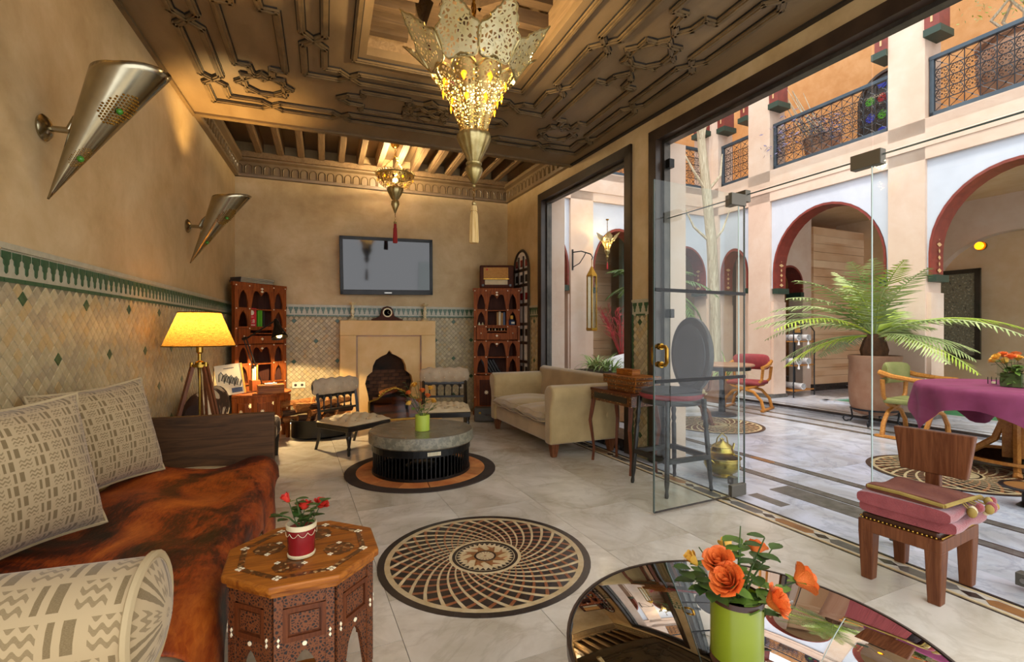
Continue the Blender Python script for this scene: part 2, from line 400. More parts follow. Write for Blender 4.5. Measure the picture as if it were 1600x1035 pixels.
# ================================================================ the room shell
_sa, _ca = math.sin(math.radians(21.2)), math.cos(math.radians(21.2))
def project(p):
    z = p[0]*_sa + p[1]*_ca
    if z < .05: return (-9999, -9999, z)
    return (800 + 755*(p[0]*_ca - p[1]*_sa)/z, 517 - (p[2]-1.22)*755/z, z)
wall_left = struct(MB().box(-.2, 0, .1, 7.2, 0, 4.0).build('wall_left', 'plaster', loc=LW_LOC, rz=LW_ROT), 'ochre plaster wall with the two horn sconces and a diamond tile dado')
wall_back = struct(MB().box(-1.35, 3.0, 7.05, 7.25, 0, 4.0).build('wall_back', 'plaster'), 'ochre plaster wall with fireplace and television')
m = MB()
m.box(0, .06, 5.90, 7.4, 0, 4.0); m.box(0, .06, -.3, 5.90, 2.98, 4.0); m.box(0, .06, 3.66, 4.11, 0, 2.98)
m.mi = 1
m.box(.06, .34, 5.90, 7.4, 0, 4.0); m.box(.06, .34, -.3, 5.90, 3.12, 4.0); m.box(.06, .34, 3.66, 4.11, 0, 2.98)
m.mi = 0
wall_right = struct(m.build('wall_right', ['plaster', 'plaster_court'], loc=RW_LOC, rz=RW_ROT), 'ochre plaster wall with the large glazed openings')
# ---- diamond tile dados
D = .068
def diamond_mesh(i, mt):
    h, g = D/2*.95, D/2*.86
    m = MB(); m.add([(0,-h,0),(0,0,-h),(0,h,0),(0,0,h),(.005,-g,0),(.005,0,-g),(.005,g,0),(.005,0,g)],
                    [(4,5,6,7),(0,1,5,4),(1,2,6,5),(2,3,7,6),(3,0,4,7)])
    return m.mesh('wall_tile', mt)
TILE_M = ['tile_cream_0','tile_cream_1','tile_cream_2','tile_cream_3','tile_green']
TILE_ME = [diamond_mesh(i, t) for i, t in enumerate(TILE_M)]
MERLON = [(-.028,0),(.028,0),(.028,-.026),(.017,-.034),(.017,-.05),(.009,-.058),(.009,-.082),(0,-.09),(-.009,-.082),(-.009,-.058),(-.017,-.05),(-.017,-.034),(-.028,-.026)]
_mm = MB().prism(MERLON, 0, .006, 'x'); MERLON_ME = _mm.mesh('merlon_tile', 'tile_green')
STRIP_ME = MB().box(0, .006, -.066, .066, 0, .018).mesh('strip_tile', 'tile_green')
def dado(wall, name, s0, s1, ztop, frame_at, rot, n_parts, world, skip=None, zlow=0.0, frieze=True):
    """tiles on a wall: along s, up z; frame_at(s,z,d) gives wall-local points, rot turns the tile meshes"""
    root = bpy.data.objects.new(name, None); C.objects.link(root); root.parent = wall
    b = MB(); p = [frame_at(s0,zlow,0), frame_at(s1,zlow,0), frame_at(s1,ztop+.02,0), frame_at(s0,ztop+.02,0)]
    q = [frame_at(s0,zlow,.004), frame_at(s1,zlow,.004), frame_at(s1,ztop+.02,.004), frame_at(s0,ztop+.02,.004)]
    b.add(p+q, [(3,2,1,0),(4,5,6,7),(0,1,5,4),(1,2,6,5),(2,3,7,6),(3,0,4,7)]); b.build('grout_bed', 'grout', root)
    zt = ztop - .13
    cells = []
    nb = int((zt-zlow)/D*2); na = int((s1-s0)/D*2)
    for a in range(1, na):
        for bb in range(1, nb+1):
            if (a+bb) % 2: continue
            s = s0 + a*D/2; z = zt - bb*D/2 + .004
            if z < zlow + D/2: continue
            if skip and skip(s, z): continue
            k = 4 if ((bb % 16 == 2 and a % 16 == 4) or (bb % 16 == 10 and a % 16 == 12)) else random.choice((0,0,1,1,2,2,3))
            P = world(s, z); pr = project(P)
            inside = 0 < pr[0] < 1600 and 0 < pr[1] < 700 - max(0, 260-pr[0])*-.15
            cells.append((pr[2] if inside else 99, s, z, k))
    cells.sort()
    for _, s, z, k in cells[:n_parts]: put('wall_tile', TILE_ME[k], root, frame_at(s,z,.003), rot)
    if len(cells) > n_parts:
        mb = MB(); Rm = Matrix.Rotation(rot, 4, 'Z')
        for _, s, z, k in cells[n_parts:]:
            mb.mi = k; st = len(mb.v); h, g = D/2*.95, D/2*.86
            mb.add([(0,-h,0),(0,0,-h),(0,h,0),(0,0,h),(.005,-g,0),(.005,0,-g),(.005,g,0),(.005,0,g)], [(4,5,6,7),(0,1,5,4),(1,2,6,5),(2,3,7,6),(3,0,4,7)])
            mb.xf(Matrix.Translation(frame_at(s,z,.003)) @ Rm, st)
        mb.build('wall_tile_field', TILE_M, root, kind='stuff')
    if frieze:
        b = MB(); b.add([frame_at(s,z,d) for d in (0,.006) for s, z in ((s0,zt-.0),(s1,zt-.0),(s1,ztop),(s0,ztop))], [(3,2,1,0),(4,5,6,7),(0,1,5,4),(1,2,6,5),(2,3,7,6),(3,0,4,7)])
        b.build('frieze_bed', 'tile_pale', root)
        b = MB(); b.add([frame_at(s,z,d) for d in (0,.016) for s, z in ((s0,ztop),(s1,ztop),(s1,ztop+.025),(s0,ztop+.025))], [(3,2,1,0),(4,5,6,7),(0,1,5,4),(1,2,6,5),(2,3,7,6),(3,0,4,7)])
        b.build('cap_tile', 'tile_pale', root)
        n = int((s1-s0)/.067)
        for i in range(n):
            s = s0 + (i+.5)*(s1-s0)/n
            if skip and skip(s, ztop-.05): continue
            if project(world(s, ztop))[0] > -60: put('merlon_tile', MERLON_ME, root, frame_at(s, ztop-.008, .004), rot)
        n = max(1, int((s1-s0)/.134))
        for i in range(n):
            s = s0 + (i+.5)*(s1-s0)/n
            if project(world(s, ztop))[0] > -60: put('strip_tile', STRIP_ME, root, frame_at(s, zt-.002, .004), rot)
    return root
dado(wall_left, 'tile_dado', .9, 7.05, 1.55, lambda s,z,d: (d,s,z), 0.0, 300, lambda s,z: lw(0,s,z), skip=lambda s,z: z < .3)
dado(wall_back, 'tile_dado', -1.06, 2.64, 1.55, lambda s,z,d: (s,7.05-d,z), -PI/2, 0, lambda s,z: (s,7.05,z), skip=lambda s,z: .24 < s < 1.46 and z < 1.33)
dado(wall_right, 'tile_dado', 6.0, 6.27, 1.55, lambda s,z,d: (-d,s,z), PI, 0, lambda s,z: rw(0,s,z))
dado(wall_right, 'tile_dado', 3.765, 4.015, 1.5, lambda s,z,d: (-d,s,z), PI, 0, lambda s,z: rw(0,s,z))
for s0, s1 in ((3.765,3.785),(3.995,4.015)):
    MB().box(-.012, 0, s0, s1, 0, 1.38).build('tile_border', 'tile_green', wall_right)
# ---- openings in the right wall: frames and glass
def frame_opening(name, y0, y1, zt, head_only_near=False, label=None):
    o = group_empty(name, RW_LOC, RW_ROT, label)
    for nm, mt, wd, ins, ou in (('outer_frame','frame_dark', .10, -.025, .05), ('inner_frame','frame_metal', .03, .05, .12)):
        off = 0 if nm == 'outer_frame' else .10
        a, b, t = y0+off, y1-off, zt-off
        if not head_only_near: MB().box(ins, ou, a, a+wd, 0, t).build(nm, mt, o)
        MB().box(ins, ou, b-wd, b, 0, t).build(nm, mt, o)
        MB().box(ins, ou, a, b, t-wd, t).build(nm, mt, o)
    return o
window_1 = frame_opening('window_1', 4.02, 5.995, 3.065, label='tall dark framed glazed opening behind the sofa')
MB().box(.075, .085, 4.15, 5.865, .12, 2.935).build('pane', 'glass_clear', window_1)
MB().box(.0, .34, 4.12, 5.9, 0, .12).build('sill', 'inlay_dark', window_1)
door_1 = frame_opening('door_1', -.3, 3.755, 3.07, True, label='wide dark framed opening onto the courtyard with glass door panels')
# fixed glass panels and clips of the frameless screen
GB = .0
def panel(name, y0, y1, z0=.02, z1=2.25, mt='glass_clear', t=.010):
    p = MB().box(GB+.085, GB+.085+t, y0, y1, z0, z1).build(name, mt, door_1)
    return p
p1 = panel('fixed_panel', 2.85, 3.62); p2 = panel('fixed_panel', .62, 1.905); p3 = panel('fixed_panel', -.2, .60)
for a, b in ((1.905, 3.62), (-.2, 1.895)): panel('fanlight_panel', a, b, 2.27, 2.93)
for y0 in (2.85, 1.905):
    MB().box(.085, .095, y0-.002, y0+.002, .02, 2.25).build('glass_edge', 'glass_line', door_1)
MB().box(.086, .094, -.2, 3.62, 2.251, 2.259).build('glass_joint', 'glass_edge', door_1)
for y, z in ((2.90, .03), (1.77, .03), (1.24, .03)):
    o = MB().box(.06, .115, y-.03, y+.03, z-.01, z+.05).build('floor_clip', 'nickel', door_1, bv=.004)
    MB().cyl((.06, y, z+.02), (.055, y, z+.02), .012, n=10).build('clip_screw', 'steel', o)
for y, w_ in ((1.93, .17), (2.86, .19)):
    o = MB().box(.065, .12, y-w_/2, y+w_/2, 2.2, 2.29).build('patch_fitting', 'nickel', door_1, bv=.004)
for y, z in ((3.60, 2.75), (3.60, 1.38)):
    MB().box(.06, .12, y-.03, y+.02, z-.04, z+.04).build('wall_clip', 'black_metal', door_1, bv=.004)
# open glass door leaf, hinged at the fixed panel
h0 = rw(-.005, 2.72); leaf = thing('glass_door_leaf', 'open frameless glass door leaf with brass pull handle standing into the room', 'door', (h0[0], h0[1], .012), math.atan2(2.634-h0[1], 2.02-h0[0]))
LL = .875
MB().box(0, LL, -.005, .005, .01, 2.21).build('pane', 'glass', leaf)
for x in (0, LL): MB().box(x-.003, x+.003, -.006, .006, .01, 2.21).build('glass_edge', 'glass_edge', leaf)
MB().box(0, LL, -.006, .006, .004, .012).build('bottom_edge', 'inlay_dark', leaf)
for z in (1.482, .872): MB().box(.0, LL-.005, -.012, .012, z-.011, z+.011).build('cross_bar', 'black_metal', leaf)
for z0 in (0.0, 2.13): MB().box(-.004, .15, -.016, .016, z0, z0+.085).build('patch_fitting', 'nickel', leaf, bv=.003)
for s in (-1, 1):
    y = s*.065; x = LL-.05
    o = MB().tube([(x, s*.006, .985), (x, y*.8, .985), (x, y, 1.0), (x, y, 1.09), (x, y*.8, 1.105), (x, s*.006, 1.105)], .013, 8).build('pull_handle', 'brass', leaf, True)
    for z in (.985, 1.105): MB().cyl((x, s*.005, z), (x, s*.02, z), .022, n=12).build('rose_plate', 'brass', o, True)
# ---- arched stained window beside the bookcase
w2 = group_empty('window_2', RW_LOC, RW_ROT, 'narrow arched leaded window between bookcase and glazed opening')
def arch_pts(a, zs, k=1.0, n=14): return [(a*math.cos(PI*i/n), zs+a*k*math.sin(PI*i/n)) for i in range(n+1)]
m = MB(); poly = [(6.53-.23, .55)] ; out = [(6.53+.24, .55)] + [(6.53+x, z) for x, z in arch_pts(.24, 2.1, 1.2)] + [(6.53-.24, .55)]
m.prism(out, -.012, -.002, 'x'); m.build('leaded_glass', 'pane_bright', w2)
pts = [(-.015, y, z) for y, z in out]
MB().tube(pts, .022, 4).build('arch_frame', 'frame_dark', w2)
for y in (6.45, 6.61): MB().box(-.03, -.01, y-.012, y+.012, .55, 2.3).build('mullion', 'frame_dark', w2)
for z in (.55, .78, 1.05, 1.32, 1.6, 1.88, 2.1): MB().box(-.03, -.01, 6.3, 6.76, z-.02, z+.02).build('crossbar', 'frame_dark', w2)
for (z, mt) in ((2.2,'stained_red'),(1.98,'stained_dark'),(1.72,'stained_red'),(1.2,'stained_dark'),(.66,'stained_dark')):
    for y in (6.37, 6.53, 6.69): MB().box(-.016, -.004, y-.035, y+.035, z-.05, z+.05).build('coloured_pane', mt, w2)
# ================================================================ ceiling
SLAB_Y, ZC = 5.14, 3.21
OX0, OX1, OY0, OY1 = .28, 1.45, 2.12, 3.62
ceiling = group_empty('ceiling', (0,0,0), 0, 'dark wooden ceiling with interlaced strapwork mouldings')
m = MB()
for q in (((-1.45,.1),(3.3,.1),(3.3,OY0),(-1.45,OY0)), ((-1.45,OY1),(3.3,OY1),(3.3,SLAB_Y),(-1.45,SLAB_Y)),
          ((-1.45,OY0),(OX0,OY0),(OX0,OY1),(-1.45,OY1)), ((OX1,OY0),(3.3,OY0),(3.3,OY1),(OX1,OY1))):
    # clip to the leaning walls
    def cl(p): return (max(lw(0,p[1])[0]-.02, min(rw(0,p[1])[0]+.02, p[0])), p[1])
    m.prism([cl(p) for p in q], ZC, ZC+.06)
m.build('soffit_board', 'ceiling_wood', ceiling)
MB().prism([(lw(0,SLAB_Y)[0], SLAB_Y), (rw(0,SLAB_Y)[0], SLAB_Y), (rw(0,SLAB_Y)[0], SLAB_Y+.03), (lw(0,SLAB_Y)[0], SLAB_Y+.03)], ZC-.012, 3.7).build('edge_beam', 'ceiling_wood', ceiling)
MB().prism([(lw(0,SLAB_Y)[0], SLAB_Y-.02), (rw(0,SLAB_Y)[0], SLAB_Y-.02), (rw(0,SLAB_Y)[0], SLAB_Y+.045), (lw(0,SLAB_Y)[0], SLAB_Y+.045)], ZC-.02, ZC+.01).build('edge_moulding', 'ceiling_strip', ceiling)
MB().prism([lw(0,.1)[:2], lw(.03,.1)[:2], lw(.03,SLAB_Y)[:2], lw(0,SLAB_Y)[:2]], ZC-.022, ZC+.004).build('wall_moulding', 'ceiling_strip', ceiling)
MB().prism([rw(-.04,.1)[:2], rw(0,.1)[:2], rw(0,SLAB_Y)[:2], rw(-.04,SLAB_Y)[:2]], ZC-.015, ZC+.004).build('wall_moulding', 'ceiling_dark', ceiling)
def strap(pts, w=.045):
    """one interlace moulding along plan points, hanging under the soffit: a raised strip over a dark one painted as the shade in its gap"""
    m = MB()
    for a, b in zip(pts[:-1], pts[1:]):
        d = Vector((b[0]-a[0], b[1]-a[1], 0)); 
        if d.length < 1e-4: continue
        d.normalize(); e = d*w*.35
        m.mi = 1; m.bar((a[0]-e.x*.5, a[1]-e.y*.5, ZC-.003), (b[0]+e.x*.5, b[1]+e.y*.5, ZC-.003), w+.014, .010)
        m.mi = 0; m.bar((a[0]-e.x, a[1]-e.y, ZC-.013), (b[0]+e.x, b[1]+e.y, ZC-.013), w, .020)
        n = Vector((-d.y, d.x, 0))*w*.22
        m.bar((a[0]-e.x, a[1]-e.y, ZC-.026), (b[0]+e.x, b[1]+e.y, ZC-.026), w*.35, .008)
    m.build('moulding', ['ceiling_strip', 'ceiling_dark'], ceiling)
# plan coordinates by distance d outside the opening and position t along a side
def side_pt(side, t, d):
    if side == 'L': return (OX0-d, t)
    if side == 'R': return (OX1+d, t)
    if side == 'F': return (t, OY1+d)
def twist(side, t0, t1, d0, d1, crosses, dx=.075):
    """two strips along a side that swap places at each crossing"""
    a, b = d0, d1; T0 = t0 if callable(t0) else (lambda d: t0); T1 = t1 if callable(t1) else (lambda d: t1)
    p, q = [side_pt(side, T0(a), a)], [side_pt(side, T0(b), b)]; t0, t1 = T0(a), T1(a)
    sg = 1 if t1 > t0 else -1
    for c in crosses:
        p += [side_pt(side, c-sg*dx, a), side_pt(side, c+sg*dx, b)]; q += [side_pt(side, c-sg*dx, b), side_pt(side, c+sg*dx, a)]
        strap(p); strap(q); a, b = b, a
        p, q = [p[-1]], [q[-1]]
    p.append(side_pt(side, T1(a), a)); q.append(side_pt(side, T1(b), b)); strap(p); strap(q)
NEAR = .6
dI0, dI1, dP0, dP1, dO0, dO1 = .28, .42, .56, .90, 1.03, 1.165
for sd in 'LR':
    twist(sd, lambda d: OY1+d, NEAR, dI0, dI1, (3.55, 2.87, 2.19, 1.3))
    twist(sd, lambda d: OY1+d, NEAR, dO0, dO1, (4.38, 3.60, 2.87, 2.1, 1.3))
mx = (OX0+OX1)/2
twist('F', lambda d: OX0-d, lambda d: OX1+d, dI0, dI1, (.18, 2*mx-.18))
twist('F', lambda d: OX0-d, lambda d: OX1+d, dO0, dO1, (-.43, .14, 2*mx-.14, 2*mx+.43))
strap([(OX0-.08, NEAR), (OX0-.08, OY1+.08), (OX1+.08, OY1+.08), (OX1+.08, NEAR)], .04)
def cartouche(side, t0, t1):
    h = (dP0+dP1)/2; e = .11 if t1 > t0 else -.11
    P = [side_pt(side,t,d) for t, d in ((t0,dP0),(t1,dP0),(t1,dP0+.09),(t1+e,dP0+.10),(t1+e*1.7,h),(t1+e,dP1-.10),(t1,dP1-.09),(t1,dP1),(t0,dP1),(t0,dP1-.09),(t0-e,dP1-.10),(t0-e*1.7,h),(t0-e,dP0+.10),(t0,dP0+.09),(t0,dP0))]
    for i in range(0, len(P)-1, 2): strap(P[i:i+3])
def star(side, t, r=.16):
    c = side_pt(side, t, (dP0+dP1)/2)
    for k in range(2):
        q = [(c[0]+r*1.25*math.cos(PI/4+k*PI/4+i*PI/2), c[1]+r*1.25*math.sin(PI/4+k*PI/4+i*PI/2)) for i in range(5)]
        strap(q[:3], .035); strap(q[2:], .035)
for sd in 'LR':
    cartouche(sd, 4.06, 3.32); cartouche(sd, 2.42, 1.7); star(sd, 2.87); star(sd, 1.3)
    star(sd, OY1+(dP0+dP1)/2)
cartouche('F', OX0+.02, OX0+.40); cartouche('F', OX1-.40, OX1-.02); star('F', mx)
# raised coffer over the opening
m = MB()
e_ = .002; zb = ZC+.03
m.box(OX0-.06, OX0-e_, OY0, OY1, zb, 3.85); m.box(OX1+e_, OX1+.06, OY0, OY1, zb, 3.85); m.box(OX0, OX1, OY1+e_, OY1+.06, zb, 3.85); m.box(OX0, OX1, OY0-.06, OY0-e_, zb, 3.85)
m.build('coffer_side', 'rafter_wood', ceiling)
MB().box(OX0-.06, OX1+.06, OY0-.06, OY1+.06, 3.85, 3.9).build('coffer_lid', 'coffer_dark', ceiling)
ccx, ccy = mx, (OY0+OY1)/2
oc = [(ccx+.36*math.cos(PI/8+i*PI/4), ccy+.36*math.sin(PI/8+i*PI/4)) for i in range(8)]
for i in range(8):
    a, b = oc[i], oc[(i+1) % 8]
    MB().bar((*a, 3.5), (*b, 3.5), .09, .14).build('coffer_beam', 'coffer_wood', ceiling)
for i in range(8):
    a = oc[i]; ex, ey = a
    if i in (1,2): ey = OY1
    elif i in (5,6): ey = OY0
    elif i in (0,7): ex = OX1
    else: ex = OX0
    MB().bar((*a, 3.5), (ex, ey, 3.5), .08, .12).build('coffer_beam', 'coffer_wood', ceiling)
MB().prism(oc, 3.66, 3.70).build('coffer_panel', 'coffer_dark', ceiling)
for k, y in enumerate((OY0+.14, OY0+.3, OY0+.95, OY0+1.12, OY0+1.28, OY0+1.41)):
    for x0, x1 in ((OX0, OX0+.28), (OX1-.28, OX1)):
        MB().box(x0, x1, y-.03, y+.03, 3.32, 3.42).build('coffer_beam', 'coffer_wood', ceiling)
# rafters beyond the soffit, boards and cornice
MB().prism([lw(-.05,SLAB_Y)[:2], rw(.05,SLAB_Y)[:2], rw(.05,7.2)[:2], lw(-.05,7.2)[:2]], 3.66, 3.72).build('roof_board', 'ceiling_wood', ceiling)
RM = MB().box(-.042, .042, SLAB_Y+.03, 7.0, 3.5, 3.66).box(-.03, .03, SLAB_Y+.03, 7.0, 3.485, 3.5).mesh('rafter', 'rafter_wood')
for i in range(15):
    x = -.777 + .246*i
    if -1.0 < x < 2.62: put('rafter', RM, ceiling, (x, 0, 0))
MB().box(-1.06, 2.66, 6.9, 7.05, 3.43, 3.5).build('wall_plate', 'rafter_wood', ceiling)
cornice = group_empty('trim_1', (0,0,0), 0, 'dark carved cornice with a row of small arches below the rafters')
def cornice_run(p0, p1, nrm, name):
    d = Vector((p1[0]-p0[0], p1[1]-p0[1], 0)); L = d.length; d.normalize(); n = Vector((nrm[0], nrm[1], 0))
    prof = [(0,3.205),(.05,3.205),(.055,3.235),(.04,3.245),(.05,3.39),(.10,3.41),(.105,3.45),(0,3.45)]
    m = MB(); vs = []
    for p in (p0, p1):
        for o, z in prof: vs.append((p[0]+n.x*o, p[1]+n.y*o, z))
    k = len(prof); m.add(vs, [tuple(range(k)), tuple(range(2*k-1,k-1,-1))] + [(i,(i+1)%k,k+(i+1)%k,k+i) for i in range(k)])
    m.build('cornice_board', 'ceiling_wood', cornice)
    cnt = int(L/.108); ar = MB(); a = .043
    pts = [(-a,3.25),( -a,3.31)] + [(-a*math.cos(PI*i/6), 3.31+a*math.sin(PI*i/6)*1.2) for i in range(1,6)] + [(a,3.31),(a,3.25)]
    ar.tube([(x, 0, z-3.25) for x, z in pts], .009, 4); me = ar.mesh('arch_relief', 'ceiling_strip')
    for i in range(cnt):
        q = Vector((p0[0], p0[1], 0)) + d*((i+.5)*L/cnt) + n*.047
        put('arch_relief', me, cornice, (q.x, q.y, 3.25), math.atan2(d.y, d.x))
cornice_run(lw(0,SLAB_Y+.04), lw(0,7.05), (1,0), 'L'); cornice_run((-1.07,7.05), (2.66,7.05), (0,-1), 'B'); cornice_run(rw(0,SLAB_Y+.04), rw(0,7.0), (-1,0), 'R')
# ================================================================ floors
floor = struct(MB().prism([rw(-4.9,-1.7)[:2], rw(-.02,-1.7)[:2], rw(-.02,7.2)[:2], rw(-4.9,7.2)[:2]], -.1, -.006).build('floor', 'inlay_grey'), 'polished pale marble tile floor of the lounge')
_tm = {}
def floor_tile(parent, u0, u1, v0, v1, mt, z=0.0, name='floor_tile', gap=.0013, th=.006):
    key = (round(u1-u0,4), round(v1-v0,4), mt)
    if key not in _tm:
        a, b = (u1-u0)/2-gap, (v1-v0)/2-gap; _tm[key] = MB().box(-a, a, -b, b, -th, 0).mesh(name, mt)
    put(name, _tm[key], parent, rw((u0+u1)/2, (v0+v1)/2, z), RW_ROT)
TS = .595
for i in range(7):
    u1 = -.275 - i*TS; u0 = u1 - TS
    for j in range(-2, 12):
        v0 = 2.087 + (j-3)*TS + (TS/2 if i % 2 else 0)
        p = project(rw((u0+u1)/2, v0+TS/2)); 
        if v0 > 7.1 or rw(u0, v0)[0] < -1.6-TS: continue
        floor_tile(floor, u0, u1, v0, min(v0+TS, 7.15), 'marble')
# border strip: two dark lines and lozenges between
for (a, b, mt) in ((-.275,-.262,'inlay_dark'),(-.115,-.10,'inlay_dark'),(-.25,-.235,'inlay_cream'),(-.142,-.127,'inlay_cream')):
    MB().box(a, b, -1.6, 7.0, -.006, 0).build('inlay_line', mt, floor, loc=RW_LOC, rz=RW_ROT)
MB().box(-.235, -.142, -1.6, 7.0, -.006, -.001).build('inlay_bed', 'marble', floor, loc=RW_LOC, rz=RW_ROT)
loz = MB().prism([(-.036,-.10),(0,-.13),(.036,-.10),(.036,.10),(0,.13),(-.036,.10)], -.005, .0005)
kn = MB().prism([(0,-.05),(.03,0),(0,.05),(-.03,0)], -.005, .0006)
LM = [loz.mesh('inlay_bar', 'inlay_grey'), loz.mesh('inlay_bar', 'inlay_ochre')]; KM = kn.mesh('inlay_knot', 'inlay_dark')
i = 0; v = -.6
while v < 6.9:
    put('inlay_bar', LM[i % 3 == 2], floor, rw(-.188, v, 0), RW_ROT); put('inlay_knot', KM, floor, rw(-.188, v+.175, 0), RW_ROT); v += .35; i += 1
MB().box(-.10, .40, -1.6, 7.0, -.006, 0).build('threshold_slab', 'marble_court', floor, loc=RW_LOC, rz=RW_ROT)
floor_c = struct(MB().prism([rw(-.02,-1.7)[:2], rw(9.6,-1.7)[:2], rw(9.6,10)[:2], rw(-.02,10)[:2]], -.1, -.006).build('floor_courtyard', 'inlay_grey'), 'pale blue-white marble floor of the courtyard')
for i in range(6):
    for j in range(-1, 9):
        u0 = .40 + i*.80; u1 = min(u0+.80, 4.6)
        if u0 > 4.55: continue
        floor_tile(floor_c, u0, u1, -.7+j*.9, -.7+(j+1)*.9, 'marble_court')
for u, wd in ((.565,.05),(1.0,.05),(3.15,.05),(3.5,.04)):
    for a, b, mt in ((-wd,-wd+.012,'inlay_dark'),(wd-.012,wd,'inlay_dark'),(-wd+.012,wd-.012,'inlay_grey')):
        MB().box(u+a, u+b, -1.6, 7.1, -.005, .0012 if mt == 'inlay_dark' else .0009).build('inlay_line', mt, floor_c, loc=RW_LOC, rz=RW_ROT)
    if u < 2:
        v = 0.0; i = 0
        while v < 6.6:
            put('inlay_bar', LM[i % 3 == 2], floor_c, rw(u, v, .0015), RW_ROT); v += .42; i += 1
MB().box(.29, .50, 1.72, 2.74, -.004, .0022).build('inlay_slab', 'inlay_grey', floor_c, loc=RW_LOC, rz=RW_ROT)
MB().box(.03, .13, 2.45, 2.72, -.004, .0012).build('inlay_slab', 'inlay_grey', floor_c, loc=RW_LOC, rz=RW_ROT)
# ---- spiral mosaic medallions
def medallion(parent, cx, cy, R, zr, n_parts, seg=32, rings=9):
    root = bpy.data.objects.new('medallion', None); C.objects.link(root); root.parent = parent; root.location = (cx, cy, zr)
    MB().ring(R*.935, R, -.002, .002, 64).build('outer_ring', 'inlay_dark', root)
    MB().ring(R*.885, R*.935, -.002, .0022, 64).build('cream_ring', 'inlay_cream', root)
    MB().ring(R*.34, R*.885, -.002, .0012, 64).build('field', 'inlay_dark', root)
    MB().ring(R*.315, R*.345, -.002, .0024, 48).build('band_ring', 'inlay_cream', root)
    MB().ring(R*.285, R*.315, -.002, .0024, 48).build('inner_ring', 'inlay_dark', root)
    MB().ring(.0, R*.285, -.002, .0014, 48).build('rosette_field', 'inlay_cream', root)
    r0, r1 = R*.345, R*.885
    rr = [r0*(r1/r0)**(j/rings) for j in range(rings+1)]; da = PI/seg
    stuff = MB(); parts = []
    for j in range(rings-1, -1, -1):
        for sgn, mt in ((1,'inlay_cream'),(-1,'inlay_rust')):
            m = MB(); a, b = rr[j], rr[j+1]; wa, wb = .24*da*1.0, .24*da*1.0
            zt = .0030 if sgn > 0 else .0026
            def P(r, t, z): return (r*math.cos(t), r*math.sin(t), z)
            t0, t1 = 0.0, sgn*da
            vs = [P(a,t0-wa,zt),P(a,t0+wa,zt),P(b,t1+wb,zt),P(b,t1-wb,zt)]
            vs += [(x,y,.0) for x,y,z in vs]
            fs = [(0,1,2,3),(0,4,5,1),(1,5,6,2),(2,6,7,3),(3,7,4,0)]
            m.add(vs, fs); me = None
            for k in range(seg):
                ang = 2*da*k + (da if j % 2 else 0)
                if len(parts) < n_parts:
                    me = me or m.mesh('mosaic_piece', mt)
                    parts.append(put('mosaic_piece', me, root, (0,0,0), ang))
                else:
                    stuff.mi = 0 if sgn > 0 else 1; st = len(stuff.v); stuff.add(vs, fs); stuff.xf(Matrix.Rotation(ang, 4, 'Z'), st)
    if stuff.v: stuff.build('mosaic_field', ['inlay_cream', 'inlay_rust'], root, kind='stuff')
    big = seg >= 32
    tm = MB().prism([(R*.275,-R*.024),(R*.275,R*.024),(R*.235,0)], 0, .003).mesh('tooth', 'inlay_dark')
    sm = MB().prism([(R*.10,-R*.045),(R*.215,0),(R*.10,R*.045)], 0, .003).mesh('star_point', 'inlay_ochre')
    s2 = MB().prism([(R*.10,-R*.06),(R*.16,-R*.07),(R*.215,0)], 0, .0034).mesh('star_point', 'inlay_rust')
    rm = MB().prism([(R*.012,-R*.004),(R*.085,-R*.012),(R*.085,R*.012),(R*.012,R*.004)], 0, .0034).mesh('ray', 'inlay_cream')
    MB().ring(R*.088, R*.105, 0, .0036, 32).build('hub_ring', 'inlay_dark', root)
    MB().ring(0, R*.088, 0, .003, 32).build('hub', 'inlay_rust', root)
    if big:
        for k in range(32): put('tooth', tm, root, (0,0,0), 2*PI*k/32)
        for k in range(8): put('star_point', sm, root, (0,0,0), 2*PI*k/8); put('star_point', s2, root, (0,0,0), 2*PI*(k+.5)/8)
        for k in range(16): put('ray', rm, root, (0,0,0), 2*PI*k/16)
    else:
        for k in range(8): put('star_point', sm, root, (0,0,0), 2*PI*k/8)
    return root
medallion(floor, .81, 2.49, .565, 0.0, 300)
medallion(floor_c, 4.73, 4.92, .60, 0.003, 0, 28, 7)
medallion(floor_c, 5.02, 2.5, .60, 0.003, 0, 28, 7)
# ================================================================ courtyard building
UF, VB = 4.45, 7.2
def mpF(s, z, d): return (UF+d, s, z)
def mpB(s, z, d): return (s, VB+d, z)
def pbox(m, mp, s0, s1, z0, z1, d0, d1):
    m.add([mp(s,z,d) for d in (d0,d1) for s, z in ((s0,z0),(s1,z0),(s1,z1),(s0,z1))], [(0,1,2,3),(7,6,5,4),(0,4,5,1),(1,5,6,2),(2,6,7,3),(3,7,4,0)]); return m
def arch_curve(sc, a, zs, st, k, n=20):
    return [(sc+a, zs)] + [(sc+a*math.cos(PI*i/n), zs+st+a*k*math.sin(PI*i/n)) for i in range(n+1)] + [(sc-a, zs)]
def spandrel(m, mp, s0, s1, sc, a, zs, st, k, z1, d0, d1):
    cv = arch_curve(sc, a, zs, st, k)
    for (x0, za), (x1, zb) in zip(cv[:-1], cv[1:]):
        if abs(x0-x1) < 1e-6: continue
        m.add([mp(x0,za,d0), mp(x1,zb,d0), mp(x1,z1,d0), mp(x0,z1,d0), mp(x0,za,d1), mp(x1,zb,d1), mp(x1,z1,d1), mp(x0,z1,d1)], [(0,1,2,3),(7,6,5,4),(0,4,5,1),(2,6,7,3)])
    if s0 < sc-a: pbox(m, mp, s0, sc-a, zs, z1, d0, d1)
    if s1 > sc+a: pbox(m, mp, sc+a, s1, zs, z1, d0, d1)
